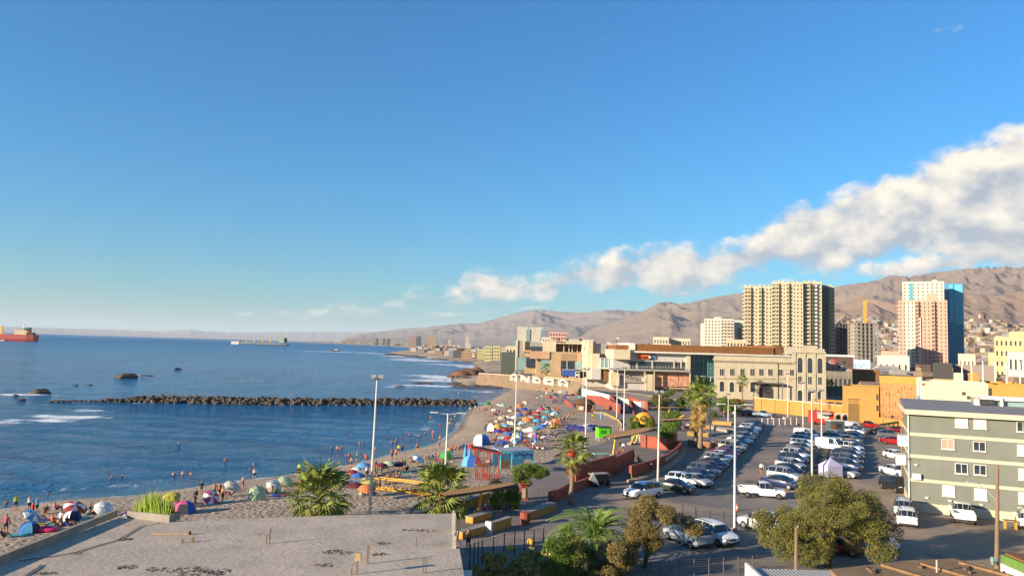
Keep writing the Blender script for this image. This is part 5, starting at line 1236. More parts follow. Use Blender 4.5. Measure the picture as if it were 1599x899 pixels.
for k in range(2400):
    if k % 3: px = RB.uniform(1300, 1650); r = RB.uniform(820, 2300); hi = 3
    else: px = RB.uniform(985, 1320); r = RB.uniform(1600, 2600); hi = 3
    a = ang(px, 540)[0]; z = hill_z(hi, a, r); x, y = r*math.sin(math.radians(a)), r*math.cos(math.radians(a))
    if z < -5 or z > 150: continue
    far_h.append((r, x, y, z-1))
for k in range(900):
    px = RB.uniform(600, 1000); r = RB.triangular(640, 4200, 900); a = ang(px, 540)[0]; x, y = r*math.sin(math.radians(a)), r*math.cos(math.radians(a))
    d_ = float(shore_dist(np.array([x]), np.array([y]))[0])
    if d_ < 40: continue
    far_h.append((r, x, y, zl(x, y)-.5))
for k in range(500):
    px = RB.uniform(430, 720); r = RB.uniform(4000, 9500); a = ang(px, 540)[0]; x, y = r*math.sin(math.radians(a)), r*math.cos(math.radians(a))
    if float(shore_dist(np.array([x]), np.array([y]))[0]) < 60: continue
    far_h.append((r, x, y, zl(x, y)-.5))
far_h.sort()
mass = MB(); 
for i, (r, x, y, z) in enumerate(far_h):
    w, d_, h = RB.uniform(7, 14), RB.uniform(7, 13), RB.choice([4, 4.5, 6, 7, 9])+1
    if r > 4000: w *= 2.2; h *= 1.6
    if i < 290:
        o = inst(RB.choice(HM), 'hillside_house', None, (x, y, z), (0, 0, RB.uniform(-.5, .5)), (w, d_, h))
        tag(o, 'tiny pale house in the town spreading up the desert slope', 'house', 'houses on the desert slope')
    else: mass.box((x, y, z+h/2), (w, d_, h), RB.uniform(-.5, .5), RB.randrange(10))
o = mass.build('hillside_town', HC); o['kind'] = 'stuff'; o['label'] = 'distant mass of small houses on the slope and plain'
# ------------------------------------------------------------------ rocks, breakwater
def rock_mesh(seed, sub=1, j=.28):
    bm = bmesh.new(); bmesh.ops.create_icosphere(bm, subdivisions=sub, radius=1.0); rg = random.Random(seed)
    for v in bm.verts: v.co *= 1+rg.uniform(-j, j); v.co.z *= .8
    me = bpy.data.meshes.new('boulder'); bm.to_mesh(me); bm.free(); me.materials.append(ROCK); return me
RK = [rock_mesh(i) for i in range(9)]
RKB = [rock_mesh(50+i, 2, .26) for i in range(4)]
bw0, bw1 = G(72, 628, SEA), G(742, 634, SEA)
t = thing('breakwater', 'long breakwater of dark piled boulders reaching out from the beach', 'breakwater', (bw0+bw1)/2); o0 = Vector(t.location)
rg = random.Random(12); items = []
for k in range(1800):
    u = rg.random(); f = min(1, max(.12, (u-.06)/.14)) if u < .20 else 1.0
    v = rg.uniform(-1, 1); hgt = (1-abs(v)**1.3)*1.75*f
    p = bw0.lerp(bw1, u)+Vector((rg.uniform(-.3, .3), v*3.2*(.35+.65*f)+2.6+1.2*math.sin(u*9), 0)); p.z = SEA+hgt*rg.uniform(.75, 1.05)-.15
    items.append((v, p, rg.choice([.35, .42, .5, .6, .7, .95])*(.6+.4*f)))
items.sort(key=lambda a: a[0])
rest = MB()
for i, (v, p, s_) in enumerate(items):
    me = rg.choice(RK); rot = (rg.uniform(0, 6), rg.uniform(0, 6), rg.uniform(0, 6)); sc_ = (s_*rg.uniform(.8, 1.3), s_*rg.uniform(.8, 1.2), s_*rg.uniform(.7, 1.1))
    if i < 300: inst(me, 'boulder', t, p-o0, rot, sc_)
    else:
        Mx = Matrix.LocRotScale(p-o0, Euler(rot), Vector(sc_)); rest.add([Mx @ v_.co for v_ in me.vertices], [tuple(q.vertices) for q in me.polygons])
o = rest.build('boulder_fill', ROCK, t); o['kind'] = 'stuff'
MB().prism([tuple((bw0.lerp(bw1, u)-o0)[:2]) for u in (.3, 1)][:1]+[((bw1-o0).x, (bw1-o0).y+.5), ((bw1-o0).x, (bw1-o0).y+4.2), ((bw0.lerp(bw1, .3)-o0).x, (bw0.lerp(bw1, .3)-o0).y+4.2)], -.6, .25).build('core', ROCK, t)
def sea_rock(label, px, py, w, h, n=4, seed=0, dy=.5, mt=None):
    p = G(px, py, SEA); t = thing('sea_rock', label, 'rock', tuple(p), 0, 'rocks in the sea'); rg = random.Random(seed)
    for k in range(n):
        s_ = w*.5*(1 if k == 0 else rg.uniform(.3, .65)); o = inst(rg.choice(RKB if s_ > 1 else RK), 'boulder', t, (0 if k == 0 else rg.uniform(-.5, .5)*w, rg.uniform(0, dy)*w*.5, -.1*h), (0, 0, rg.uniform(0, 6)), (s_, s_*.7, h*(1 if k == 0 else rg.uniform(.4, .8))))
sea_rock('dark jagged rock in the surf at the breakwater tip', 58, 614, 6.8, 1.9, 6, 1)
sea_rock('small rock left of the jagged surf rock', 24, 618, 2.6, .7, 2, 2); sea_rock('small brown rock below the jagged surf rock', 33, 625, 2.2, .8, 2, 3)
sea_rock('large humped rock out in the bay', 196, 590, 9.5, 2.8, 6, 4); sea_rock('flat foaming ledge right of the humped rock', 226, 587, 6.5, .9, 4, 5)
sea_rock('far round rock with foam in the bay', 276, 577, 5.2, 1.7, 3, 6); sea_rock('tiny rock between the surf rock and humped rock', 117, 602, 2.4, .6, 2, 7); sea_rock('low wave-washed rock beside the tiny rock', 139, 601, 3, .4, 2, 8)
sea_rock('low dark reef off the rocky point', 658, 599, 10, .8, 8, 9, 1.5); sea_rock('pale rock in the surf left of the reef', 624, 604, 4.5, .9, 3, 10)
REDROCK = mat('red_brown_shelf_rock', hexc('6b4a38'), .93, .3, .35, bump=.3, bscale=1.2, world=True)
p = G(732, 603, SEA); t = thing('rocky_point', 'red-brown rock shelf jutting into the sea below the seawall', 'rock', tuple(p)); o0 = Vector(p); rg = random.Random(31)
for k in range(46):
    px = rg.uniform(707, 775); y = rg.uniform(588, 605) if px < 752 else rg.uniform(598, 606); q = G(px, y, SEA); s_ = rg.uniform(2.0, 5.0)
    hh = (2.6 if y < 596 else 1.0)*rg.uniform(.6, 1.1)
    o = inst(rg.choice(RKB), 'rock_slab', t, q-o0+Vector((0, 0, -.2)), (0, 0, rg.uniform(0, 6)), (s_*1.2, s_, hh)); o.data = o.data
for me in RKB: pass
p0 = G(706, 592, SEA); hd = MB()
for px, y, w, h in ((722, 590, 13, 5.5), (735, 590, 13, 6.5), (744, 588, 9, 7.0)):
    q = G(px, y, SEA)-o0; m_ = RKB[1]; Mx = Matrix.LocRotScale(q, Euler((0, 0, px)), Vector((w*.6, w*.5, h))); MB().add([Mx @ v.co for v in m_.vertices], [tuple(f.vertices) for f in m_.polygons]).build('rock_mass', REDROCK, t, True)
rg = random.Random(8); t = thing('rocky_shore', 'dark rocky edge of the far sandy headland', 'rock', tuple(G(680, 562, SEA))); o0 = Vector(t.location)
for k in range(60):
    u = rg.random(); px = 610+u*132; y = 553.4+u*12.2+rg.uniform(-.8, .4); q = G(px, y, SEA); s_ = rg.uniform(4, 10)*q.y/1000
    inst(rg.choice(RKB), 'rock_slab', t, q-o0, (0, 0, rg.uniform(0, 6)), (s_*2.0, s_, rg.uniform(1, 2.4)))
# ------------------------------------------------------------------ ships
def hull(L, Bm, h, mt, name, par, bow=1, zb=-1.0):
    mb = MB(); st = []
    for i in range(11):
        u = i/10; x = (u-.5)*L*bow; w = Bm/2*(1 if .1 < u < .78 else (.82+.18*u/.1 if u <= .1 else max(.04, 1-((u-.78)/.22)**1.8))); hh = h*(1+.25*max(0, (u-.8)/.2)**2); st.append([(x, -w*.8, zb), (x, -w, h*.3), (x, -w, hh), (x, w, hh), (x, w, h*.3), (x, w*.8, zb)])
    n = 6; vs = [p for r in st for p in r]; fs = [(i*n+k, i*n+(k+1) % n, (i+1)*n+(k+1) % n, (i+1)*n+k) for i in range(10) for k in range(n)]+[tuple(range(n)), tuple(range(10*n, 11*n))]
    return mb.add(vs, fs).build(name, mt, par)
HRED = mat('red_hull', hexc('9a2f1e'), .6, .15, .1); HGRY = mat('grey_hull', hexc('6f7a7d'), .6, .12, .08)
Yr = G(30, 532.5, SEA).y; xs = D(55, 525, Yr).x; L = 150.0
t = thing('cargo_ship', 'red-hulled cargo ship with cream superstructure at the left edge', 'ship', (xs-L/2, Yr, SEA), .05)
hh = D(30, 522, Yr).z-SEA
hull(L, 24, hh, HRED, 'hull', t, -1); 
def sb(nm, px0, px1, y0, y1, mt, dep=14, yo=-7): 
    a = D(px0, y0, Yr); b = D(px1, y1, Yr); MB().box(((a.x+b.x)/2-t.location.x, yo+dep/2, (a.z+b.z)/2-SEA), (b.x-a.x, dep, abs(a.z-b.z))).build(nm, mt, t)
sb('waterline_stripe', 0, 12, 530.4, 532, WHITE, 24.3, -12.15); sb('superstructure', 25, 43, 515, 523, CREAM); sb('bridge', 26, 38, 512.5, 515, CREAM, 12, -6); sb('funnel', 41, 46, 511, 522, DARK, 6, -3); sb('mast', 35, 36, 505, 513, WHITE, 1, 0); sb('lifeboat', 44, 49, 517, 519.5, mat('lifeboat_orange', hexc('c25a22')), 4, -12); sb('crane_post', 1, 3, 508, 523, YELP, 2, 0); sb('stern_house', 43, 52, 519, 523, DARK, 10, -5)
for k in range(5): sb('window', 27+k*2.6, 28.4+k*2.6, 513.2, 514.2, GLASS, .4, -6.3)
Y2 = G(405, 538.3, SEA).y; xa, xb = D(363, 535, Y2).x, D(449, 535, Y2).x
t = thing('bulk_carrier', 'grey bulk carrier with white bow and green superstructure far out', 'ship', ((xa+xb)/2, Y2, SEA), .06)
hull(xb-xa, 30, D(405, 534.6, Y2).z-SEA, HGRY, 'hull', t, -1); Yr = Y2
sb('bow_house', 364, 376, 532.5, 537.5, WHITE, 31, -15.5); sb('superstructure', 436, 444, 527, 535, mat('green_white_house', hexc('8fa58c'), .7, .2), 22, -11); sb('funnel', 444, 447, 527.5, 535, mat('funnel_green', hexc('3c5a45'), .7, .1), 10, -5)
for px in (384, 396, 409, 421): sb('deck_crane', px, px+1.0, 529, 535, YELP, 2, 0)
sb('hatch_cover', 380, 432, 533.6, 534.8, TAN, 20, -10)
p = G(523, 548.2, SEA); t = thing('motor_boat', 'small dark motor boat trailing white wash in the bay', 'boat', tuple(p), .1)
hull(19, 5, 2.0, DARK, 'hull', t, -1, -.4); MB().box((2, 0, 2.9), (7, 3.4, 1.9)).build('cabin', WHITE, t); MB().box((-1.6, 0, 3.1), (.3, 3.0, 1.1)).build('windscreen', GLASS, t); MB().tube([(3, 0, 3.8), (3, 0, 6)], .12, 5).build('mast', WHITE, t)
# ------------------------------------------------------------------ lifeguard tower
p = gp(757, 746); t = thing('lifeguard_tower', 'red timber lifeguard tower with tilted brown roof on the beach', 'tower', tuple(p), .25)
t.scale = (.8, .8, .8); R_ = REDP; xs_ = (-1.35, .55); ys_ = (-.8, .8); H_ = 4.1
for x in xs_:
    for y in ys_: MB().box((x, y, H_/2), (.14, .14, H_)).build('post', R_, t)
MB().box((2.0, -.9, 2.3), (.14, .14, 4.6)).build('post', R_, t)
MB().box((-.4, 0, 2.05), (2.4, 2.0, .14)).build('deck', TIMBER, t)
for z in (2.5, 2.95): 
    for y in (-.95, .95): MB().box((-.4, y, z), (2.3, .07, .08)).build('rail', R_, t)
MB().tube([(-2.3, -.95, 5.0), (.1, -.95, .0)], .09, 6).build('brace', R_, t); MB().tube([(-1.3, .85, .2), (.5, .85, 2.0)], .06, 6).build('brace', R_, t)
for k in range(7): MB().box((-.4+.0*k, -.95, .3+k*.28), (.7, .06, .06)).build('ladder_rung', R_, t)
MB().box((.0, 0, 4.35), (5.2, 2.6, .10), tilt=(0, .19, 0)).build('roof', BROWN, t)
for y in (-1.36, 1.36): MB().box((.0, y, 4.33), (5.3, .10, .26), tilt=(0, .19, 0)).build('roof_edge', R_, t)
MB().box((-2.62, 0, 4.84), (.1, 2.7, .3)).build('roof_edge', R_, t); MB().box((.2, -1.0, 2.75), (.5, .05, .4)).build('notice_board', WHITE, t)
MB().add([(-2.6, -1.3, 4.9), (-2.6, 1.3, 4.9), (-3.2, -1.0, 4.6), (-1.6, 0, 5.4)], [(0, 1, 3), (0, 3, 2), (2, 3, 1)]).build('flag', REDP, t)
for k in range(9): MB().box((-1.6+k*.38, -1.75, .55), (.10, .06, 1.1)).build('fence_picket', R_, t)
MB().box((-.1, -1.75, .8), (3.4, .05, .08)).build('fence_rail', R_, t)
# ------------------------------------------------------------------ stalls, huts, canopies on the sand and promenade
BLUEF = mat('blue_canvas', hexc('2f6f9c'), .85, .2, 2, col2=hexc('4c93b5')); CYANP = mat('cyan_frame', hexc('4fb3c4'), .6, .1)
p = gp(800, 729); t = thing('beach_stall', 'blue canvas beach stall with flat grey top and cyan frame', 'stall', tuple(p), .35)
MB().box((0, 0, 2.45), (4.8, 3.4, .12)).build('roof', mat('grey_canvas', hexc('8d97a0'), .85, .1), t)
MB().box((.9, -1.70, 1.85), (3.0, .06, 1.15)).build('skirt', BLUEF, t); MB().box((2.40, 0, 1.7), (.06, 3.3, 1.4)).build('skirt', BLUEF, t); MB().box((0, 1.66, 1.2), (4.6, .06, 2.4)).build('back_panel', BLUEF, t)
for x in (-2.3, -.7, 2.3): MB().box((x, -1.62, 1.2), (.12, .12, 2.4)).build('post', CYANP, t)
MB().box((-1.5, -1.64, 2.25), (1.7, .10, .28)).build('front_beam', CYANP, t)
for k in range(5): MB().box((-.2+k*.55, -1.745, 1.85+.15*(k % 2)), (.36, .02, .3), tilt=(0, .3, 0)).build('wave_print', mat('dark_blue_print', hexc('1b3f66')), t)
MB().box((-1.4, -.5, .5), (1.2, .7, 1.0)).build('counter', TIMBER, t)
p = gp(941, 687); t = thing('ticket_kiosk', 'lime green kiosk box on white legs at the sand edge', 'kiosk', tuple(p), .2)
LIME = mat('lime_green', hexc('5fc414'), .6, .08, 1.0)
MB().box((0, 0, 1.45), (2.2, 1.8, 1.75)).build('cabin', LIME, t); MB().box((-.2, -.92, 1.6), (1.0, .04, .6)).build('hatch', mat('dark_green_hatch', hexc('2f7a10')), t); MB().box((.05, 0, 2.4), (2.5, 2.1, .1)).build('roof', DARK, t)
for x in (-1, 1):
    for y in (-.8, .8): MB().box((x, y, .29), (.12, .12, .58)).build('leg', WHITE, t)
MB().box((1.25, 0, 1.4), (.12, 1.8, 2.0)).build('side_panel', DARK, t)
p = gp(912, 642); t = thing('round_hut', 'round brown thatched beach hut on the sand', 'hut', tuple(p))
MB().lathe([(3.1, 2.0), (2.0, 2.9), (.3, 3.6), (0, 3.65)], 14).build('roof', mat('thatch', hexc('5a4632'), .95, .3, 3, bump=.05), t)
MB().lathe([(2.2, 0), (2.2, 2.1)], 14).build('wall', mat('hut_wall', hexc('6a4b3a'), .9, .2), t)
for k in range(8): MB().box((2.75*math.cos(k*PI/4), 2.75*math.sin(k*PI/4), 1.05), (.14, .14, 2.1)).build('post', TIMBER, t)
MB().box((-1, -2.25, 1.0), (1.2, .2, 1.0)).build('counter', WHITE, t)
p = gp(1006, 664); t = thing('orange_shell', 'orange-yellow half-dome concrete shell beside the red ramps', 'shelter', tuple(p), -.5)
mb = MB(); n1, n2 = 9, 12
for ro in (2.6, 2.4):
    vs = [(ro*math.cos(j/n1*PI/2)*math.cos(PI*i/n2), ro*math.cos(j/n1*PI/2)*math.sin(PI*i/n2)*-1, ro*1.1*math.sin(j/n1*PI/2)) for j in range(n1+1) for i in range(n2+1)]
    mb.add(vs, [(j*(n2+1)+i, j*(n2+1)+i+1, (j+1)*(n2+1)+i+1, (j+1)*(n2+1)+i) for j in range(n1) for i in range(n2)])
mb.build('shell', mat('orange_shell_paint', hexc('cf8f35'), .85, .12, .8), t, True); MB().box((0, 0, .15), (5.6, .6, .3)).build('base', CONC, t)
def canopy(label, cols_px, c_px, zc, L, Wd, dirv, tilt=0.0, red=False, ht=None):
    p = G(*c_px, zc); t = thing('slatted_canopy', label, 'canopy', (p.x, p.y, 0), math.atan2(dirv[1], dirv[0]), 'slatted canopies on the promenade')
    inv = Matrix.Rotation(-t.rotation_euler.z, 3, 'Z')
    for s in (-1, 1): MB().box((0, s*Wd*.30, zc), (L, .16, .22), tilt=(0, tilt, 0)).build('beam', REDP if red and s > 0 else DARK, t)
    n = max(8, int(L/.33))
    sl = mesh_of(MB().box((0, 0, 0), (.20, 1, .06)), 'slat', TIMBER)
    for k in range(n):
        u = (k+.5)/n; w = Wd*(.35+.65*math.sin(PI*min(1, max(0, .12+.8*u)))); x = (u-.5)*L
        inst(sl, 'slat', t, (x, 0, zc+.15-x*math.tan(tilt)), (0, tilt, 0), (1, w, 1))
    for q in cols_px:
        g = gp(*q); l = inv @ (g-Vector((p.x, p.y, 0)))
        MB().tube([(l.x, l.y, 0), (l.x*.8, l.y*.5, zc)], [.17, .12], 8).build('column', YELP, t); MB().box((l.x, l.y, .2), (.7, .7, .4)).build('footing', CONC, t)
    return t
canopy('slatted canopy with red edge on a yellow column behind the roof slab', [(746, 803)], (748, 765), 2.75, 7.5, 1.9, (.85, .53), -.06, True)
canopy('dark leaf-shaped slatted canopy on yellow columns by the green kiosk', [(957, 713), (984, 694), (991, 693)], (984, 676), 3.0, 13, 3.2, (.62, .78), -.04)
canopy('far dark slatted canopy beside the tall palms', [(1041, 665), (1075, 664)], (1062, 655), 3.0, 11, 2.6, (.8, .6))
canopy('small slatted canopy before the white wall', [(1040, 655)], (1040, 637), 3.2, 8, 2.6, (.9, .4))
# surfboards and table below the canopy
for i, (px, c_) in enumerate(((996, 'a8d8c4'), (1000, 'cfe3d4'), (988, 'd9c05a'))):
    q = gp(px, 692); o = MB().lathe([(0, 0), (.16, .15), (.27, .7), (.28, 1.3), (.18, 1.9), (0, 2.25)], 10).build('surfboard', mat('board_%d' % i, hexc(c_), .4, .1), None, True, (q.x, q.y, q.z)); o.scale = (1, .16, 1); o.rotation_euler = (-.15, .06*i, .4)
    tag(o, ['mint green', 'pale white-green', 'yellow'][i]+' surfboard leaning upright under the slatted canopy', 'surfboard', 'surfboards under the canopy')
q = gp(938, 716); t = thing('table', 'pale green slatted table on the promenade', 'table', tuple(q), .3)
MB().box((0, 0, .75), (2.4, 1.1, .08)).build('table_top', mat('pale_green', hexc('7fae93')), t)
for x in (-1, 1):
    for y in (-.4, .4): MB().box((x, y, .36), (.08, .08, .72)).build('leg', DARK, t)
# yellow truss lying on the beach
a, b = gp(584, 764), gp(690, 778); t = thing('yellow_truss', 'yellow openwork steel truss frame lying on the sand', 'truss', tuple(a), heading(b.x-a.x, b.y-a.y)); L = (b-a).length
for z in (.15, 1.25):
    for y in (0, .9): MB().tube([(0, y, z), (L*.5, y+.1, z+.1), (L, y, z)], .06, 6).build('chord', YELP, t)
n = 9
for k in range(n):
    for y in (0, .9): MB().tube([(L*k/n, y, .15), (L*(k+.5)/n, y, 1.25), (L*(k+1)/n, y, .15)], .045, 5).build('lattice_bar', YELP, t)
    MB().tube([(L*k/n, 0, .15), (L*k/n, .9, .15)], .04, 5).build('cross_bar', YELP, t); MB().tube([(L*(k+.5)/n, 0, 1.25), (L*(k+.5)/n, .9, 1.25)], .04, 5).build('cross_bar', YELP, t)
a, b = gp(586, 740), gp(632, 730); t = thing('timber_rail', 'low weathered timber rail fence among the sunbathers', 'fence', tuple(a), heading(b.x-a.x, b.y-a.y)); L = (b-a).length
for k in range(6): MB().box((L*k/5, 0, .45), (.10, .10, .95)).build('post', TIMBER, t)
for z in (.5, .85): MB().box((L/2, .07, z), (L, .05, .10)).build('rail', TIMBER, t)
pts = [gp(x, y) for x, y in ((927, 643), (944, 646), (957, 652), (966, 657), (971, 664), (970, 672))]
t = thing('curb_line', 'thin yellow curved kerb at the edge of the sand', 'kerb', tuple(pts[0])); MB().tube([p-pts[0]+Vector((0, 0, .2)) for p in pts], .16, 6).build('kerb_stone', YELP, t)
# ------------------------------------------------------------------ umbrellas and tents (pixel of the base, colour)
U = {'sky blue': '3f9fd6', 'blue': '2468c0', 'cobalt': '2440b4', 'navy': '27345f', 'red': 'c0241f', 'maroon': '7c2430', 'yellow': 'd9b81f', 'cream': 'd9cfb6', 'white': 'dcd8d0', 'pale green': 'b9cf9a', 'green': '2f9a3c', 'orange': 'e07a22', 'pink': 'd43a78', 'purple': '4a2f8c', 'teal': '3aa7a4', 'turquoise': '35b9c2', 'mint': '9ad6c0', 'brown': '8a5a3c', 'beige': 'c2b294', 'yellow-green': 'b9c03a', 'dark purple': '3d2b4c'}
def UC(c):
    r = hexc(U[c]); l = sum(r)/3; return tuple((x*.84+l*.16)*.85 for x in r)
NEARW = 'on the near sand behind the roof parapet'; MIDW = 'on the sand between the near palms'; CRW = 'in the dense beach crowd'; TOPW = 'on the sand near the breakwater root'; FARW = 'on the far sand by the white wall'
ul = [(34, 817, 'sky blue', 1, .75, NEARW), (109, 808, 'red', 1, .5, NEARW), (156, 806, 'white', 1, .6, NEARW), (270, 791, 'yellow', 0, .4, NEARW), (321, 783, 'pink', 1, .95, NEARW), (354, 773, 'cream', 0, .5, NEARW), (394, 777, 'pale green', 0, .95, NEARW), (418, 767, 'cream', 1, .9, MIDW), (438, 765, 'pale green', 0, .5, MIDW), (466, 763, 'red', 0, .9, MIDW), (511, 747, 'sky blue', 0, .3, MIDW), (546, 749, 'red', 0, .5, MIDW), (558, 744, 'white', 0, .4, MIDW), (559, 758, 'blue', 0, .1, MIDW), (568, 740, 'sky blue', 0, .3, MIDW), (554, 776, 'maroon', 0, .1, MIDW), (576, 772, 'yellow-green', 0, .2, MIDW), (572, 779, 'orange', 0, .3, MIDW), (595, 740, 'maroon', 0, .1, MIDW), (608, 738, 'pale green', 0, .3, MIDW), (622, 735, 'dark purple', 0, .3, MIDW), (645, 726, 'sky blue', 1, .6, MIDW),
      (725, 706, 'navy', 0, .2, 'beside the lifeguard tower'), (752, 710, 'purple', 0, .1, 'beside the lifeguard tower'),
      (760, 637, 'green', 0, .3, TOPW), (785, 641, 'mint', 0, .1, TOPW), (772, 647, 'white', 1, .3, TOPW), (811, 640, 'orange', 0, .4, TOPW), (820, 634, 'orange', 1, .4, TOPW), (797, 648, 'cream', 0, .2, TOPW),
      (811, 655, 'blue', 0, .2, CRW), (825, 652, 'brown', 0, .3, CRW), (838, 654, 'red', 0, .2, CRW), (851, 661, 'turquoise', 0, .1, CRW), (856, 651, 'teal', 0, .1, CRW), (772, 665, 'orange', 1, .5, CRW), (790, 672, 'sky blue', 0, .2, CRW), (798, 671, 'yellow-green', 1, .2, CRW), (776, 676, 'yellow', 0, .2, CRW), (787, 680, 'red', 0, .2, CRW), (778, 685, 'purple', 0, .1, CRW), (793, 686, 'blue', 0, .2, CRW), (791, 694, 'red', 0, .5, CRW), (801, 697, 'sky blue', 1, .4, CRW), (812, 678, 'beige', 0, .2, CRW), (820, 680, 'cream', 0, .4, CRW), (829, 681, 'white', 1, .3, CRW), (838, 679, 'teal', 0, .1, CRW), (846, 677, 'blue', 0, .2, CRW), (832, 689, 'pink', 1, .3, CRW), (824, 665, 'orange', 0, .3, CRW), (838, 666, 'sky blue', 0, .2, CRW), (848, 673, 'mint', 1, .2, CRW), (858, 668, 'red', 1, .2, CRW), (830, 660, 'beige', 0, .2, CRW), (845, 646, 'pink', 0, .2, CRW), (804, 660, 'white', 0, .2, CRW), (815, 668, 'turquoise', 1, .3, CRW), (796, 679, 'maroon', 0, .2, CRW), (806, 690, 'green', 1, .3, CRW), (818, 647, 'cobalt', 0, .2, CRW), (866, 655, 'teal', 1, .2, CRW), (784, 660, 'beige', 0, .3, CRW), (841, 660, 'maroon', 0, .2, CRW),
      (884, 622, 'purple', 0, .2, FARW), (867, 622, 'navy', 0, .2, FARW), (894, 623, 'maroon', 0, .2, FARW), (906, 627, 'teal', 0, .2, FARW), (876, 618, 'cream', 0, .2, FARW), (902, 620, 'brown', 0, .1, FARW), (850, 612, 'orange', 0, .3, FARW), (858, 626, 'red', 0, .3, FARW)]
rg = random.Random(77)
for px, py, c, two, tl, wh in ul:
    p = gp(px, py); parasol(c if not two else c+' and white', UC(c), tuple(p-Vector((0, 0, .1))), wh, bool(two), tl, rg.uniform(-.5, .5)+(1.2 if tl > .45 else 0), rg.uniform(.70, .92)*(1.12 if py < 700 else 1.0), 1.55)
for k in range(46):
    px, py = (rg.uniform(772, 872), rg.uniform(636, 692)) if k < 34 else (rg.uniform(838, 905), rg.uniform(611, 627)); c = rg.choice(list(U)); two = rg.random() < .3; p = gp(px, py)
    parasol(c if not two else c+' and white', tuple(x*.8 for x in UC(c)), tuple(p-Vector((0, 0, .1))), CRW if k < 34 else FARW, two, rg.uniform(.05, .6), rg.uniform(0, 6), rg.uniform(.6, .85), 1.45)
TOWEL = mesh_of(MB().box((0, 0, .015), (1.7, .8, .03)).box((.7, 0, .07), (.3, .5, .1)), 'beach_towel', FAB)
for k in range(70):
    if k < 26: px, py, wh = rg.uniform(20, 460), None, NEARW; py = 838-px*.155+rg.uniform(-16, 4)
    elif k < 44: px, wh = rg.uniform(470, 720), MIDW; py = 768-(px-470)*.2+rg.uniform(-8, 8)
    else: px, py, wh = rg.uniform(765, 875), rg.uniform(640, 695), CRW
    c = rg.choice(list(U)); p = gp(px, py)
    if p.z < SEA+.5 or (p.x > -29 and p.y < 58): continue
    tag(inst(TOWEL, 'beach_towel', None, tuple(p+Vector((0, 0, .03))), (0, 0, rg.uniform(0, 6)), 1.0, tuple(x*.8 for x in UC(c))), f'{c} beach towel spread {wh}', 'towel', 'towels on the sand')
for px, py, c, sc_, sec, wh in [(46, 831, 'sky blue', .75, 'blue', NEARW), (288, 800, 'pink', .9, 'blue', 'by the planter of tall grass'), (752, 694, 'white', 1.5, 'blue', 'in the dense beach crowd'), (784, 703, 'cobalt', 1.3, 'blue', CRW), (766, 672, 'red', 1.3, None, CRW), (868, 664, 'orange', 1.25, None, 'at the right of the beach crowd'), (697, 716, 'green', 1.0, None, 'near the lifeguard tower'), (794, 706, 'green', 1.0, None, CRW), (867, 629, 'red', 1.2, None, FARW), (884, 626, 'purple', 1.3, None, FARW), (112, 812, 'navy', .7, None, NEARW), (736, 727, 'sky blue', 1.2, 'blue', 'left of the lifeguard tower')]:
    p = gp(px, py); tent(c if not sec or c == 'sky blue' else c+' and blue', UC(c), tuple(p), wh, sc_, rg.uniform(0, 6), sec)
for px, py in ((898, 670), (910, 672), (923, 669)):
    p = gp(px, py); tn = tent('flattened purple', hexc('2f2c66'), tuple(p), 'spread on sand left of the kiosk', 1.8, rg.uniform(0, 6)); tn.scale = (1, 1, .42)
for px, py, c, wh in ((813, 693, 'blue', 'in the dense beach crowd'), (836, 696, 'blue', 'in the dense beach crowd'), (939, 658, 'sky blue', 'alone on the open sand by the kerb'), (726, 722, 'sky blue', 'left of the lifeguard tower'), (733, 724, 'sky blue', 'left of the lifeguard tower')):
    closed_parasol(c, UC(c), tuple(gp(px, py)), wh)
p = gp(72, 829); o = MB().lathe([(.75, 0), (.98, .14), (.95, .3), (.72, .36), (.55, .28), (.5, .1)], 16).build('inflatable_boat', mat('pink_vinyl', hexc('d22a6a'), .35, .1), None, True, tuple(p)); o.scale = (1, .6, 1); tag(o, 'bright pink inflatable paddling ring on the near sand', 'inflatable')
# ------------------------------------------------------------------ people
cl = list(CLO); rg = random.Random(5)
def pp(pose, px, py, where, colour=None, shirt=None, sc_=None, sea_=False, dz=0.0, rz=None):
    p = gp(px, py, sea_)
    person(pose, colour or rg.choice(cl), (p.x, p.y, p.z+dz), rg.uniform(0, 6.28) if rz is None else rz, where, sc_ or rg.uniform(.9, 1.04), (rg.random() < .55) if shirt is None else shirt)
WATER = 'waist-deep in the calm water'; EDGE = 'at the water edge'; SANDW = 'on the sand'
for px, py in ((174, 745), (191, 744), (271, 741), (285, 741), (298, 741), (390, 733), (279, 694), (385, 692), (352, 720), (396, 725), (10, 786), (75, 772), (518, 699), (527, 701), (533, 700), (561, 692), (567, 692), (541, 712), (545, 712), (558, 706), (563, 705), (515, 718), (529, 721), (548, 680), (606, 670), (620, 688), (636, 675), (640, 679), (634, 674), (612, 692), (617, 690), (572, 715), (570, 709), (669, 672), (664, 677), (626, 682), (475, 725), (468, 738), (586, 700), (654, 681), (687, 664), (672, 652), (604, 684), (595, 690)):
    pp('stand', px, py, WATER, shirt=False if rg.random() < .7 else True, sea_=True, dz=-1.0-.4*rg.random())
for px, py, c in ((557, 721, None), (612, 718, 'red'), (618, 717, 'red'), (622, 709, None), (628, 708, None), (652, 705, 'pink'), (651, 700, None), (677, 688, None), (676, 684, None), (686, 700, None), (687, 692, None), (713, 670, None), (720, 671, None), (701, 668, None), (705, 663, None), (711, 657, None), (755, 648, None), (757, 645, None), (467, 741, None), (379, 764, None), (397, 750, None), (742, 641, None), (748, 642, None), (799, 616, None)):
    pp('stand' if rg.random() < .5 else 'walk', px, py, EDGE, c)
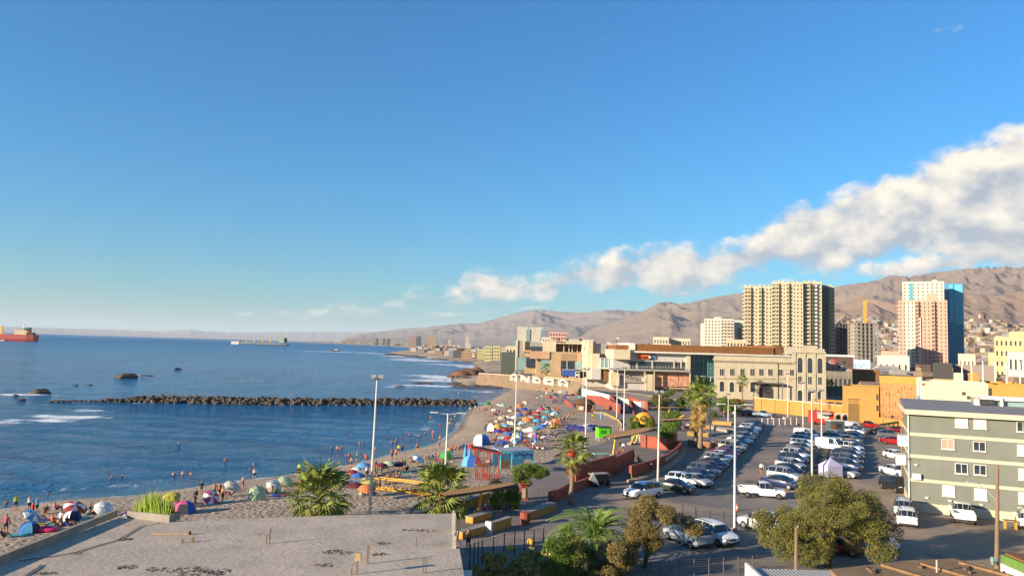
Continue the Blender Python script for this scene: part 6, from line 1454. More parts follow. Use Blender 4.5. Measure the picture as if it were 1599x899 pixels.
for px, py, pose, c, sh in ((94, 826, 'stand', 'white', True), (8, 835, 'stand', 'pink', True), (24, 797, 'stand', 'yellow green', True), (45, 800, 'stand', 'white', True), (57, 803, 'stand', 'light blue', True), (86, 797, 'sit', 'pink', True), (72, 801, 'sit', 'black', True), (82, 818, 'sit', 'orange', True), (90, 820, 'lie', 'black', False), (105, 820, 'sit', 'black', True), (141, 802, 'sit', 'grey', True), (132, 802, 'sit', 'black', True), (277, 791, 'sit', 'pink', True), (305, 789, 'stand', 'black', True), (314, 772, 'stand', 'black', True), (334, 779, 'stand', 'orange', False), (347, 785, 'stand', 'black', False), (343, 777, 'stand', 'black', False), (362, 774, 'sit', 'white', False), (3, 840, 'sit', 'black', True), (60, 812, 'sit', 'white', True), (50, 812, 'stand', 'red', True)): pp(pose, px, py, 'on the near sand left of the planter', c, sh)
for px, py, pose in ((409, 769, 'sit'), (414, 772, 'sit'), (425, 770, 'sit'), (430, 772, 'sit'), (404, 777, 'sit'), (445, 760, 'lie'), (455, 760, 'sit'), (544, 746, 'sit'), (573, 747, 'stand'), (586, 737, 'stand'), (588, 748, 'stand'), (592, 767, 'stand'), (570, 774, 'lie'), (582, 775, 'sit'), (618, 746, 'sit'), (623, 747, 'sit'), (627, 735, 'stand'), (632, 734, 'stand'), (636, 735, 'sit'), (655, 722, 'lie'), (664, 718, 'sit'), (668, 717, 'sit'), (675, 716, 'sit'), (681, 714, 'sit'), (684, 713, 'sit'), (690, 712, 'sit'), (703, 713, 'stand'), (706, 711, 'stand'), (711, 703, 'sit'), (716, 702, 'sit'), (721, 700, 'sit'), (700, 706, 'sit'), (548, 731, 'stand'), (600, 733, 'sit'), (610, 746, 'sit'), (646, 722, 'lie')): pp(pose, px, py, 'on the sand before the lifeguard tower')
for k in range(95):
    u = rg.random(); px = 765+u*108; py = rg.uniform(640, 704) if px < 850 else rg.uniform(640, 680)
    if px < 775 and py > 690: continue
    pp(rg.choice(['sit', 'sit', 'stand', 'lie']), px, py, 'among the crowded umbrellas')
for px, py in ((734, 644), (742, 643), (755, 642), (760, 644), (768, 640), (770, 648), (864, 647), (880, 660), (886, 659), (872, 646), (895, 651), (857, 684), (868, 690), (875, 662), (839, 627), (829, 626), (832, 623), (845, 622), (820, 625), (925, 656), (924, 648), (882, 657), (888, 656), (799, 606), (858, 620), (872, 624)): pp(rg.choice(['stand', 'walk']), px, py, 'right of the breakwater')
for px, py in ((738, 636), (716, 633), (676, 628), (728, 624)): pp('stand', px, py, 'on top of the breakwater', dz=3.0)
# ------------------------------------------------------------------ promenade furniture
def boxthing(name, label, cat, px0, py0, px1, py1, h, w, parts, group=None):
    a, b = gp(px0, py0), gp(px1, py1); t = thing(name, label, cat, tuple(a), heading(b.x-a.x, b.y-a.y), group); L = (b-a).length
    for nm, x0, x1, y0, y1, z0, z1, mt in parts(L): MB().box(((x0+x1)/2, (y0+y1)/2, (z0+z1)/2), (x1-x0, y1-y0, z1-z0)).build(nm, mt, t)
    return t
OCB = mat('ochre_bench', hexc('b58438'), .85, .2, 1.2)
def benchp(h, w, m1=OCB): return lambda L: [('bench_body', 0, L, 0, w, 0, h, m1), ('seat_slab', -.06, L+.06, -.06, w+.06, h, h+.08, CONC)]
boxthing('promenade_bench', 'long ochre masonry bench beside the standing man', 'bench', 722, 842, 766, 829, .7, .7, benchp(.55, .6), 'masonry benches')
boxthing('promenade_bench', 'low wall with white end post continuing the ochre bench', 'bench', 768, 832, 798, 822, .9, .4, lambda L: [('bench_body', 0, L, 0, .4, 0, .8, OCB), ('end_post', -.3, -.02, -.1, .5, 0, 1.0, WHITE), ('seat_slab', -.01, L+.05, -.05, .45, .8, .87, CONC)], 'masonry benches')
boxthing('promenade_bench', 'short ochre bench below the canopy column', 'bench', 738, 817, 768, 808, .7, .8, benchp(.5, .8), 'masonry benches')
boxthing('promenade_bench', 'bright yellow-fronted bench by the red bin', 'bench', 827, 812, 868, 797, .7, .9, benchp(.7, .8, YEL), 'masonry benches')
boxthing('promenade_bench', 'ochre bench behind the cyclist under the canopy', 'bench', 726, 795, 765, 781, .7, .8, benchp(.8, .6), 'masonry benches')
p = gp(820, 818); t = thing('litter_bin', 'squat red litter bin at the yellow bench', 'bin', tuple(p), .3); MB().lathe([(.42, 0), (.48, .5), (.5, 1.0)], 12).build('bin_body', RED, t); MB().lathe([(.52, 1.0), (.5, 1.08), (.3, 1.1), (0, 1.1)], 12).build('rim', RED, t)
p = gp(817, 779); t = thing('planter_pillar', 'red square pillar with light face under the leaning tree', 'pillar', tuple(p), .2); MB().box((0, 0, .8), (.8, .8, 1.6)).build('pillar_body', RED, t); MB().box((-.05, -.42, .7), (.4, .06, 1.0)).build('face_panel', CREAM, t); MB().box((0, 0, 1.66), (1.1, 1.1, .12)).build('cap', RED, t)
for i, (px, py) in enumerate(((762, 871), (798, 858), (829, 848))):
    p = gp(px, py); o = MB().lathe([(.3, 0), (.34, .2), (.26, .36), (0, .4)], 9).build('bollard_stone', YELP, None, True, tuple(p)); tag(o, 'round yellow-painted bollard stone on the dark promenade', 'bollard', 'yellow bollard stones')
p = gp(861, 792); t = thing('black_bollard', 'dark motorbike-sized bollard pair at the end of the low red wall', 'bollard', tuple(p))
for x in (-.25, .25): MB().tube([(x, 0, 0), (x, 0, .8)], .12, 8).build('bollard_post', DARK, t)
q = gp(935, 758); t = thing('handcart', 'parked vendor handcart with white triangular board on the promenade', 'cart', tuple(q), .5)
MB().box((0, 0, .95), (2.0, 1.0, .8)).build('cart_box', DARK, t); MB().box((0, 0, 1.42), (2.3, 1.2, .1)).build('lid', CONC, t)
for x in (-.7, .8): 
    for y in (-.55, .55): inst(WHEEL, 'wheel', t, (x, y, .4), (0, 0, 0), 1.15)
MB().add([(-1.3, -.7, 1.7), (-1.9, -.7, .9), (-.5, -.9, .2), (-1.3, -.62, 1.7), (-1.9, -.62, .9), (-.5, -.82, .2)], [(0, 1, 2), (5, 4, 3), (0, 3, 4, 1), (1, 4, 5, 2), (2, 5, 3, 0)]).build('white_board', WHITE, t)
MB().tube([(1.0, 0, 1.0), (1.9, 0, 1.1)], .04, 6).build('handle', STEEL, t)
# bicycle and its rider resting
q = gp(752, 802); t = thing('bicycle', 'bicycle parked beside the seated person in red', 'bicycle', tuple(q), .3)
tor = MB(); R0 = .33
tor.add([((R0+.025*math.cos(b_*PI/2))*math.cos(a_*PI/9), .025*math.sin(b_*PI/2), (R0+.025*math.cos(b_*PI/2))*math.sin(a_*PI/9)) for a_ in range(18) for b_ in range(4)], [(a_*4+b_, ((a_+1) % 18)*4+b_, ((a_+1) % 18)*4+(b_+1) % 4, a_*4+(b_+1) % 4) for a_ in range(18) for b_ in range(4)])
TY = mesh_of(tor, 'wheel', RUB)
for x in (-.52, .52): inst(TY, 'wheel', t, (x, 0, .34))
MB().tube([(-.52, 0, .34), (-.1, 0, .36), (.42, 0, .85), (-.2, 0, .82), (-.52, 0, .34)], .02, 6).build('frame', STEEL, t); MB().tube([(-.1, 0, .36), (-.25, 0, .95)], .018, 6).build('seat_post', STEEL, t); MB().box((-.27, 0, .97), (.26, .14, .06)).build('saddle', DARK, t); MB().tube([(.52, 0, .34), (.40, 0, 1.0)], .02, 6).build('fork', STEEL, t); MB().tube([(.38, -.28, 1.02), (.40, .28, 1.02)], .016, 6).build('handlebar', DARK, t)
rg = random.Random(15)
pp('sit', 758, 801, 'beside a bicycle under the canopy', 'red', True, 1.0, rz=-1.2); pp('stand', 731, 860, 'alone on the dark promenade beside the roof', 'black', False, 1.03, rz=2.2)
for px, py, pose, c, wh in ((862, 793, 'stand', 'black', 'by the low red wall'), (1017, 741, 'walk', 'black', 'outside the curved red wall'), (987, 750, 'sit', 'green', 'at the tip of the curved red wall'), (989, 722, 'stand', 'red', 'behind the curved red wall'), (997, 721, 'sit', 'orange', 'behind the curved red wall'), (969, 703, 'stand', 'black', 'below the slatted canopy'), (973, 706, 'stand', 'white', 'below the slatted canopy'), (966, 709, 'sit', 'red', 'below the slatted canopy'), (1062, 669, 'sit', 'black', 'on the plaza before the tall palms'), (1052, 668, 'stand', 'blue', 'on the plaza before the tall palms'), (1067, 672, 'sit', 'pink', 'on the plaza before the tall palms'), (1100, 672, 'stand', 'white', 'on the plaza before the tall palms'), (1116, 677, 'stand', 'black', 'on the plaza before the tall palms'), (1103, 660, 'walk', 'light blue', 'on the plaza before the tall palms'), (1130, 651, 'stand', 'pink', 'on the plaza before the tall palms'), (1189, 741, 'stand', 'white', 'in the car park aisle'), (1247, 672, 'stand', 'black', 'near the parked white van'), (1255, 671, 'stand', 'grey', 'near the parked white van'), (1205, 660, 'stand', 'white', 'by the posts at the end of the lot'), (1216, 659, 'stand', 'black', 'by the posts at the end of the lot'), (1224, 661, 'stand', 'white', 'by the posts at the end of the lot'), (1235, 660, 'stand', 'grey', 'by the posts at the end of the lot'), (1003, 648, 'stand', 'blue', 'on the ramp behind the orange shell'), (1033, 651, 'walk', 'black', 'on the ramp behind the orange shell')): pp(pose, px, py, wh, c, True)
# ------------------------------------------------------------------ plaza planters, terraces by the tall palms
for i, (x0, y0, x1, y1, h, mt_, lb) in enumerate(((1074, 696, 1108, 700, 1.0, mat('brown_brick', hexc('8a5b3c'), .9, .2, 1.5), 'brown brick planter around the tall palms'), (1073, 680, 1106, 682, .7, YEL, 'yellow terrace step behind the tall palms'), (1078, 668, 1116, 670, .7, YEL, 'far yellow terrace step on the plaza'), (1112, 662, 1142, 664, .6, OCB, 'ochre low terrace wall before the green trees'), (1102, 668, 1140, 676, .5, CONC, 'grey terrace edge beside the first parked cars'), (1060, 655, 1120, 654, .5, OCB, 'long ochre bench row on the far plaza'))):
    boxthing('terrace_planter', lb, 'planter', x0, y0, x1, y1, h, 1.2, (lambda hh, mm: lambda L: [('planter_wall', 0, L, 0, .35, 0, hh, mm), ('planter_wall', 0, L, 2.2, 2.5, 0, hh, mm), ('soil', .05, L-.05, .35, 2.2, 0, hh-.15, BROWN), ('coping', -.05, L+.05, -.06, .41, hh, hh+.08, CONC)])(h, mt_), 'plaza planters')
# ------------------------------------------------------------------ palms, trees, shrubs
def ztop(px, py, p): return D(px, py, p.y).z
p = G(498, 812, -.2); fan_palm('bushy fan palm rising behind the roof slab, left of two', tuple(p), ztop(500, 772, p), 46, 1.75, 36, 1, 'fan palms behind the roof', .3)
p = G(688, 806, -.2); fan_palm('bushy fan palm rising behind the roof slab, right of two', tuple(p), ztop(686, 768, p), 46, 1.75, 36, 2, 'fan palms behind the roof', .3)
p = gp(892, 787); fan_palm('slim fan palm with orange fruit cluster on the promenade', tuple(p), ztop(889, 704, p), 30, 1.15, 16, 3, None, .26)
t = TOP[-1]; MB().lathe([(0, -.45), (.4, -.3), (.5, 0), (.35, .3), (0, .42)], 10).build('fruit_cluster', mat('orange_fruit', hexc('c9562a'), .8, .3, 9, bump=.08), t, True, (-.2, -.7, ztop(889, 704, p)-.1))
p = gp(1094, 702); fan_palm('tall fan palm with long dry skirt, right of the pair', tuple(p), ztop(1090, 612, p), 34, 1.45, 44, 4, 'tall palms by the car park', .34, 3.2)
p = gp(1086, 698); fan_palm('tall fan palm with long dry skirt, left of the pair', tuple(p), ztop(1080, 622, p), 34, 1.45, 44, 5, 'tall palms by the car park', .36, 3.0)
for i, (px, py, yt, lb) in enumerate(((1159, 626, 594, 'slim palm before the old station arches'), (1223, 622, 600, 'palm in a row of four by the old station'), (1238, 624, 596, 'palm in a row of four by the old station'), (1265, 622, 584, 'palm in a row of four by the old station'), (1215, 622, 604, 'palm in a row of four by the old station'), (1296, 622, 601, 'palm in front of the mural building'), (1352, 621, 602, 'palm behind the mustard cube'))):
    p = gp(px, py); p = p if p.y < 330 else G(px, py); fan_palm(lb, tuple(p), D(px, yt, p.y).z, 20, 1.4, 6, 20+i, 'palms by the old station', .25)
p = G(868, 586, 0); p = D(830, 581, 345); fan_palm('small palm before the left part of the mall', (p.x+6, 330, 1), 5.5, 18, 1.5, 4, 33)
p = gp(928, 872); date_palm('date palm with long arching fronds below the promenade', tuple(p), ztop(926, 836, p), 27, 1.65, 6)
p = G(1292, 884); tree('pepper_tree', 'large spreading pepper tree in front of the parked cars', 'tree', tuple(p),
    clumpset(.3, 0, 4.0, 3.7, 3.0, 2.2, 62, 3, .45, 1.0, -.7)+clumpset(-3.3, .3, 2.6, 1.8, 1.8, 1.9, 26, 4, .4, .85)+clumpset(3.5, .5, 3.1, 1.6, 1.7, 2.0, 22, 5, .4, .85)+clumpset(.2, .6, 5.4, 1.8, 1.8, 1.0, 8, 6, .7, 1.0)+clumpset(-2.3, -.3, 1.4, 2.2, 1.5, 1.1, 15, 7, .6, 1.0)+clumpset(3.0, -.2, 1.8, 1.8, 1.4, 1.0, 9, 8, .55, .9), 140000, .10, LEAF1, 3, 2.6, .26, (.5, 0), limbs=14)
p = G(1006, 886); tree('pepper_tree', 'dry brownish tree leaning over the two white cars', 'tree', tuple(p),
    clumpset(.6, 0, 3.2, 1.6, 1.5, 1.9, 30, 13, .35, .75)+clumpset(2.9, .6, 3.0, 1.2, 1.0, .8, 7, 14, .4, .65)+clumpset(-.2, 0, 1.7, 1.1, 1.2, 1.0, 9, 15, .5, .8), 50000, .095, LEAF2, 13, 2.2, .2, (.3, 0), limbs=8)
def shrub(label, px, py, rx, ry, rz_, n, lsz, lm, seed, z=None, nclump=14, name='shrub', cm=(.5, .8)):
    p = gp(px, py) if z is None else G(px, py, z)
    cs = clumpset(0, 0, rz_*.9, rx, ry, rz_, nclump, seed, *cm, low=-.7); return tree(name, label, 'shrub', tuple(p), cs, n, lsz, lm, seed, rz_*.7, .1, limbs=5)
shrub('dry olive-brown bush below the date palm', 935, 905, 2.2, 1.6, 1.6, 26000, .12, LEAF2, 21, 0, 20)
shrub('dark green undergrowth left of the date palm', 873, 905, 1.4, 1.2, 1.9, 16000, .13, LEAF3, 22, 0, 14)
shrub('dark bush beneath the date palm fronds', 898, 880, 1.5, 1.2, 1.0, 12000, .13, LEAF3, 23, 0, 12)
shrub('rounded bright green bush beside the canopy', 789, 794, 1.45, 1.3, 1.5, 20000, .11, LEAF3, 24, None, 16)
p = gp(808, 779); tree('wind_bent_tree', 'small wind-bent tree leaning right on the promenade', 'tree', tuple(p), clumpset(1.5, 1.0, 2.7, 1.9, 1.1, .55, 20, 26, .3, .6)+clumpset(.3, .3, 1.9, .9, .7, .6, 8, 27, .3, .5), 16000, .11, LEAF3, 26, 2.2, .14, (.9, .5), limbs=7)
for i, (px, py, rx, rz_, lb) in enumerate(((1001, 672, 2.2, 1.3, 'low green bush behind the leaf-shaped canopy'), (1043, 699, 1.2, 2.0, 'green shrub with yellow post by the red planter'), (1047, 668, 1.8, 1.8, 'green shrub before the far canopy'), (1027, 641, 2.8, 2.4, 'olive tree clump at the end of the white wall'), (1052, 640, 3.6, 2.8, 'dark green tree clump behind the far canopy'), (1122, 651, 3.6, 2.6, 'broad green tree right of the tall palms'), (1142, 648, 3.6, 2.4, 'green tree before the old station'), (1252, 625, 4, 1.6, 'clipped hedge before the station tower'), (1195, 618, 3.4, 2.6, 'dark round tree at the station entrance'))): shrub(lb, px, py, rx, rx*.8, rz_, 8000, .24, LEAF3 if i != 3 else LEAF1, 40+i, None, 14, 'garden_tree' if rz_ > 2.2 else 'shrub', (.7, 1.2))
# pale-tipped shrubs along the fence
PALE = leafmat('pale_tip_leaf', '6a6634', 'b5a765', 3.0)
for i, (px, py) in enumerate(((786, 906), (815, 906), (838, 902), (762, 908), (850, 908))): shrub('leafy shrub with pale tips along the lower fence', px, py, .9, .7, 1.0, 1500, .26, PALE, 60+i, 0, 10, cm=(.3, .5))
# ------------------------------------------------------------------ lamps
LP = [(577, 806, 591, 0, 'white lamp post with floodlights rising behind the roof slab', .012), (692, 806, 645, 2, 'white double-arm lamp post behind the right palm', .012), (803, 703, 583, 0, 'tall white lamp post by the lifeguard tower', .006), (914, 703, 577, 0, 'tall white lamp post left of the kiosk', 0), (1027, 761, 614, 0, 'tall white lamp post before the curved red wall', .006), (1147, 829, 632, 2, 'white double-arm lamp post with cone in the lower car park', 0), (1109, 701, 588, 2, 'white lamp post beside the tall palms', 0), (974, 676, 575, 0, 'tall white lamp post behind the leaf canopy', 0), (963, 655, 576, 0, 'slender lamp post before the mall stairs', 0), (910, 635, 577, 0, 'slender lamp post at the round hut', 0), (1268, 748, 612, 0, 'white lamp post in the median between parked rows', 0), (1283, 698, 610, 0, 'white lamp post farther along the median', 0), (1254, 668, 598, 0, 'white lamp post near the parked white van', 0), (1137, 661, 616, 0, 'short white lamp post before the green trees', 0), (1230, 652, 584, 0, 'slender post before the yellow wall', 0)]
for px, py, yt, arms, lb, ln in LP:
    p = gp(px, py) if py < 800 or px > 1000 else G(px, py, -.2); lamp_post(tuple(p), max(4, D(px+(py-yt)*.02, yt, p.y).z-p.z), lb, arms, .0 if arms != 2 else .15, ln)
p = gp(1151, 797); t = thing('traffic_cone', 'orange traffic cone by the lamp post base', 'cone', tuple(p)); MB().lathe([(.18, .05), (.03, .75), (0, .75)], 10).build('cone_body', mat('cone_orange', hexc('d8562a'), .6, .1), t); MB().box((0, 0, .03), (.45, .45, .06)).build('cone_base', DARK, t); MB().lathe([(.135, .27), (.095, .45)], 10).build('white_band', WHITE, t)
for i in range(7):
    px = 1190+i*9; p = gp(px, 664-.2*i); t = thing('white_bollard', 'white post in the row closing the car park', 'bollard', tuple(p), 0, 'white posts at the end of the lot'); MB().tube([(0, 0, 0), (0, 0, 1.5)], .10, 8).build('post', WHITE, t); MB().box((0, 0, 1.55), (.26, .26, .1)).build('cap', WHITE, t)
# ------------------------------------------------------------------ car park
AX = heading(.6, -.8)
KERB = mat('kerb_concrete', hexc('9c8a72'), .9, .15)
ms = [gp(1262, 772), gp(1277, 735), gp(1286, 705), gp(1296, 670)]
t = ramp('dirt-brown median strip between the two car rows', ms, [.16]*4, 1.4, 'median_strip', mat('median_dirt', hexc('4f443a'), .95, .3, 1.0))
def row(poly, n, specs, where, off=0.0, seed=0, ax=AX, jit=.10):
    P = [gp(*q) for q in poly]; seg = [(P[i+1]-P[i]).length for i in range(len(P)-1)]; tot = sum(seg); rg = random.Random(seed)
    for k in range(n):
        s_ = tot*(k+.5)/n; i = 0
        while i < len(seg)-1 and s_ > seg[i]: s_ -= seg[i]; i += 1
        p = P[i].lerp(P[i+1], s_/seg[i]); kd, c = specs[k % len(specs)]
        car(kd, c, (p.x, p.y, .0), ax+rg.uniform(-jit, jit), where)
A_ = [('sedan', 'silver'), ('hatch', 'navy blue'), ('suv', 'grey'), ('sedan', 'dark red'), ('sedan', 'navy blue'), ('hatch', 'silver'), ('sedan', 'white'), ('sedan', 'red'), ('sedan', 'grey'), ('suv', 'beige'), ('hatch', 'white'), ('sedan', 'black'), ('sedan', 'white'), ('suv', 'grey'), ('sedan', 'silver'), ('suv', 'black'), ('hatch', 'white'), ('sedan', 'pale blue'), ('suv', 'white'), ('sedan', 'dark red'), ('hatch', 'black'), ('sedan', 'dark red')]
row([(1083, 762), (1100, 742), (1122, 722), (1145, 703), (1162, 686), (1172, 673), (1180, 664)], 22, A_, 'in the left parking row beside the promenade', seed=1)
B_ = [('sedan', 'navy blue'), ('suv', 'silver'), ('sedan', 'black'), ('sedan', 'silver'), ('suv', 'navy blue'), ('suv', 'white'), ('sedan', 'dark red'), ('sedan', 'grey'), ('hatch', 'pale blue'), ('suv', 'silver'), ('suv', 'white'), ('van', 'white'), ('sedan', 'dark red')]
row([(1216, 766), (1228, 744), (1240, 722), (1251, 702), (1259, 686), (1263, 678)], 13, B_, 'in the middle row left of the median', seed=2)
C_ = [('hatch', 'silver'), ('suv', 'navy blue'), ('suv', 'grey'), ('suv', 'black'), ('sedan', 'silver'), ('suv', 'white'), ('sedan', 'black'), ('hatch', 'beige'), ('suv', 'grey'), ('sedan', 'black'), ('suv', 'silver'), ('van', 'silver')]
row([(1318, 750), (1322, 728), (1327, 708), (1330, 692), (1334, 679), (1336, 672)], 12, C_, 'in the right row beside the median', seed=3)
row([(1296, 706), (1302, 690), (1306, 680)], 4, [('van', 'white'), ('sedan', 'white'), ('suv', 'grey'), ('hatch', 'silver')], 'nosed against the median kerb', seed=6)
def car1(kd, c, px, py, dx, dy, wh): p = gp(px, py); return car(kd, c, (p.x, p.y, 0), heading(dx, dy), wh)
car1('suv', 'white', 1004, 776, -.8, -.6, 'leaving the car park beside the leaning tree')
car1('sedan', 'dark green', 1054, 767, .8, -.5, 'at the near end of the left row'); car1('hatch', 'white', 1066, 757, .75, -.6, 'tucked behind the dark green sedan')
car1('suv', 'white', 1116, 845, .45, -.9, 'facing the camera beside the dry tree'); car1('suv', 'silver', 1073, 848, -.45, .9, 'backed in beside the white suv by the dry tree')
car1('pickup', 'white', 1190, 776, .96, -.15, 'with empty bed crossing the car park aisle')
car1('suv', 'white', 1192, 828, -.6, .8, 'half hidden left of the big pepper tree'); car1('sedan', 'white', 1356, 855, .9, -.35, 'under the big pepper tree'); car1('sedan', 'dark red', 1300, 862, .9, -.3, 'in shade under the big pepper tree')
car1('suv', 'white', 1416, 818, .45, .89, 'with its back to the camera beside the apartment block'); car1('suv', 'silver', 1411, 802, .45, .89, 'ahead of the white suv by the apartment block')
car1('pickup', 'white', 1503, 812, .45, .9, 'showing its tailgate before the apartment block'); car1('suv', 'white', 1605, 822, .5, .85, 'cut off at the right edge of the lot')
car1('suv', 'black', 1398, 766, .1, -1, 'facing the camera left of the apartment block'); car1('sedan', 'white', 1398, 742, .2, -1, 'beside the pole left of the apartment block'); car1('hatch', 'white', 1398, 716, .2, -1, 'parked behind the white sedan by the apartments'); car1('sedan', 'red', 1394, 693, .9, -.3, 'at the corner behind the apartment block')
car1('pickup', 'red', 1354, 668, .98, -.1, 'along the low yellow wall'); car1('suv', 'grey', 1390, 684, .95, -.2, 'near the low yellow wall'); car1('sedan', 'black', 1376, 677, .9, -.3, 'behind the grey suv near the yellow wall'); car1('sedan', 'red', 1400, 675, .9, .2, 'deep in the corner by the ochre block')
car1('pickup', 'pale blue', 1190, 651, .97, -.1, 'driving past the yellow wall'); car1('hatch', 'dark red', 1170, 649, .97, 0, 'behind the pale blue pickup'); car1('sedan', 'white', 1158, 648, .97, 0, 'at the far end of the plaza road'); car1('hatch', 'red', 1152, 631, .9, .1, 'on the street before the old station'); car1('van', 'white', 1330, 672, .9, -.2, 'beside the dark hut behind the right row')
p = gp(1297, 746); t = thing('gazebo_tent', 'pale lavender peaked gazebo tent among parked cars', 'tent', tuple(p), .25); LAV = mat('lavender_canvas', hexc('a9a6c4'), .85, .1, 1.5)
t.scale = (.66, .66, .8)
MB().add([(-1.7, -1.4, 2.1), (1.7, -1.4, 2.1), (1.7, 1.4, 2.1), (-1.7, 1.4, 2.1), (0, 0, 3.3)], [(0, 1, 4), (1, 2, 4), (2, 3, 4), (3, 0, 4)]).build('roof', LAV, t)
for x, y, w, d in ((0, -1.4, 3.4, .04), (0, 1.4, 3.4, .04), (-1.7, 0, .04, 2.76), (1.7, 0, .04, 2.76)): MB().box((x, y, 1.25), (w, d, 1.7)).build('side_sheet', LAV, t)
for x in (-1.66, 1.66):
    for y in (-1.36, 1.36): MB().tube([(x, y, 0), (x, y, 2.1)], .04, 6).build('leg', STEEL, t)
p = gp(1284, 663); t = thing('food_stall', 'red and white food stall van before the yellow wall', 'stall', tuple(p), -.1)
MB().box((0, 1, 1.7), (5.2, 2.0, 2.6)).build('stall_body', REDP, t); MB().box((.2, -.08, 2.0), (2.6, .08, 1.0)).build('serving_hatch', WHITE, t); MB().box((.2, -.7, 2.75), (3.0, 1.4, .08), tilt=(.2, 0, 0)).build('awning', WHITE, t); MB().box((0, 1, 3.08), (5.4, 2.2, .14)).build('roof', RED, t)
for x in (-1.6, 1.6): inst(WHEEL, 'wheel', t, (x, .05, .34))
p = gp(1309, 661); t = thing('menu_board', 'pair of black and white boards beside the red stall', 'sign', tuple(p))
for x in (0, 1.6): MB().box((x, 0, 1.3), (1.2, .12, 2.2)).build('board', WHITE, t); MB().box((x, -.08, 1.3), (.8, .06, 1.7)).build('panel', DARK, t)
p = gp(1304, 676); t = thing('guard_hut', 'small dark guard hut with white roof behind the right row', 'hut', tuple(p), .1); MB().box((0, 0, 1.3), (3.0, 2.2, 2.6)).build('hut_wall', mat('hut_green', hexc('47514c'), .85, .2), t); MB().box((0, 0, 2.66), (3.3, 2.5, .14)).build('roof', WHITE, t); MB().box((.2, -1.12, 1.6), (1.0, .06, .9)).build('window', GLASS, t); MB().box((-1.0, -1.12, 1.0), (.8, .06, 1.9)).build('door', BROWN, t)
# painted bay lines
PAINT = mat('worn_line_paint', hexc('a59c86'), .85, .25, 3)
mk = thing('bay_markings', 'faded white parking bay lines painted on the asphalt', 'road marking'); mk['kind'] = 'structure'; TOP.remove(mk)
ln_ = mesh_of(MB().box((0, 0, 0), (4.4, .11, .004)), 'bay_line', PAINT)
for poly, n in (([(1083, 766), (1122, 727), (1162, 690), (1180, 667)], 23), ([(1216, 770), (1240, 727), (1263, 682)], 14), ([(1318, 754), (1327, 712), (1336, 676)], 13)):
    P = [gp(*q) for q in poly]
    for k in range(n):
        u = k/n*(len(P)-1); i = int(u); p = P[i].lerp(P[i+1], u-i); inst(ln_, 'bay_line', mk, (p.x, p.y, .006), (0, 0, AX))
# ------------------------------------------------------------------ fences
def post_fence(label, pts, h, n, wires=3, mt=DARK, name='wire_fence', r=.04):
    P = [gp(*q) if len(q) == 2 else G(*q) for q in pts]; t = thing(name, label, 'fence', tuple(P[0])); o_ = P[0]
    for i in range(len(P)-1):
        for k in range(n+1):
            p = P[i].lerp(P[i+1], k/n)-o_
            if k == n and i < len(P)-2: continue
            MB().tube([(p.x, p.y, p.z), (p.x, p.y, p.z+h)], r, 6).build('post', mt, t)
        for w in range(wires):
            z = h*(.25+.7*w/max(1, wires-1)); MB().tube([P[i]-o_+Vector((0, 0, z)), P[i+1]-o_+Vector((0, 0, z))], .012, 4).build('wire', mt, t)
    return t
post_fence('rusty iron post fence between promenade and shrubs', [(733, 892), (752, 884), (803, 868), (848, 862)], 1.9, 3)
post_fence('thin dark post fence behind the two white cars', [(1087, 826), (1130, 827), (1169, 829)], 1.7, 2, 2)
post_fence('grey mesh fence along the bottom of the car park', [(985, 903), (1060, 900), (1175, 893)], 1.2, 5, 6, mat('rusty_steel', hexc('5d5146'), .8, .3, 4))
t = post_fence('black square goal-like frame behind the dry tree', [(1066, 808), (1086, 812)], 1.3, 1, 2)
# ------------------------------------------------------------------ concrete roof slab in the foreground
ZR = 3.5
def rp(px, py, z=ZR): return G(px, py, z)
m, t_, b_, N, M, NO, MR, MX, BP, pos, setin = node_mat('rough_roof_screed')
c = MX(MR(NO(pos, .35, 8, .66), .3, .7), hexc('a0917e'), hexc('bcab96')); c = MX(MR(NO(pos, .9, 7, .75, .4), .55, .72), c, hexc('8a7e70')); c = MX(MR(NO(pos, .16, 4, .6), .55, .75), c, hexc('bfae98'))
c = MX(MR(NO(pos, 3.5, 4, .8), .66, .74), c, hexc('6d6358'))
setin(b_, 'Base Color', c); setin(b_, 'Roughness', .93); setin(b_, 'Normal', BP(NO(pos, 2.6, 7, .7), .05))
SCREED = m
fr, fl = rp(708, 801), rp(266, 813); br_ = rp(724, 893); lf = rp(186, 808)
poly = [tuple(v)[:2] for v in (br_+(br_-fr)*1.0, br_, fr, rp(560, 803), fl, lf, rp(0, 879)+Vector((-.3, 0, 0)))]+[(-29.0, 26)]
rt = thing('roof_building', 'single-storey building with wide bare concrete roof slab', 'building', (-14, 40, 0)); RO = Vector(rt.location)
Lp = [(x-RO.x, y-RO.y) for x, y in poly]
MB().prism(Lp, ZR-.35, ZR).build('roof_slab', SCREED, rt)
cx_, cy_ = sum(p[0] for p in Lp)/len(Lp), sum(p[1] for p in Lp)/len(Lp)
MB().prism([(cx_+(x-cx_)*.975, cy_+(y-cy_)*.975) for x, y in Lp], -.6, ZR-.35).build('wall', CONC, rt)
a = rp(183, 806)-RO; b = rp(-60, 905)-RO; d = (b-a).normalized(); n_ = Vector((-d.y, d.x, 0))
for k in range(6):
    q0, q1 = a.lerp(b, k/6), a.lerp(b, (k+1)/6-.002); MB().box((q0+q1)/2-n_*.12+Vector((0, 0, .22)), ((q1-q0).length, .26, .46+.0*k), math.atan2(d.y, d.x)).build('parapet_section', mat('old_parapet', hexc('8f8676'), .92, .25, 1.5, bump=.03, streak=.8), rt)
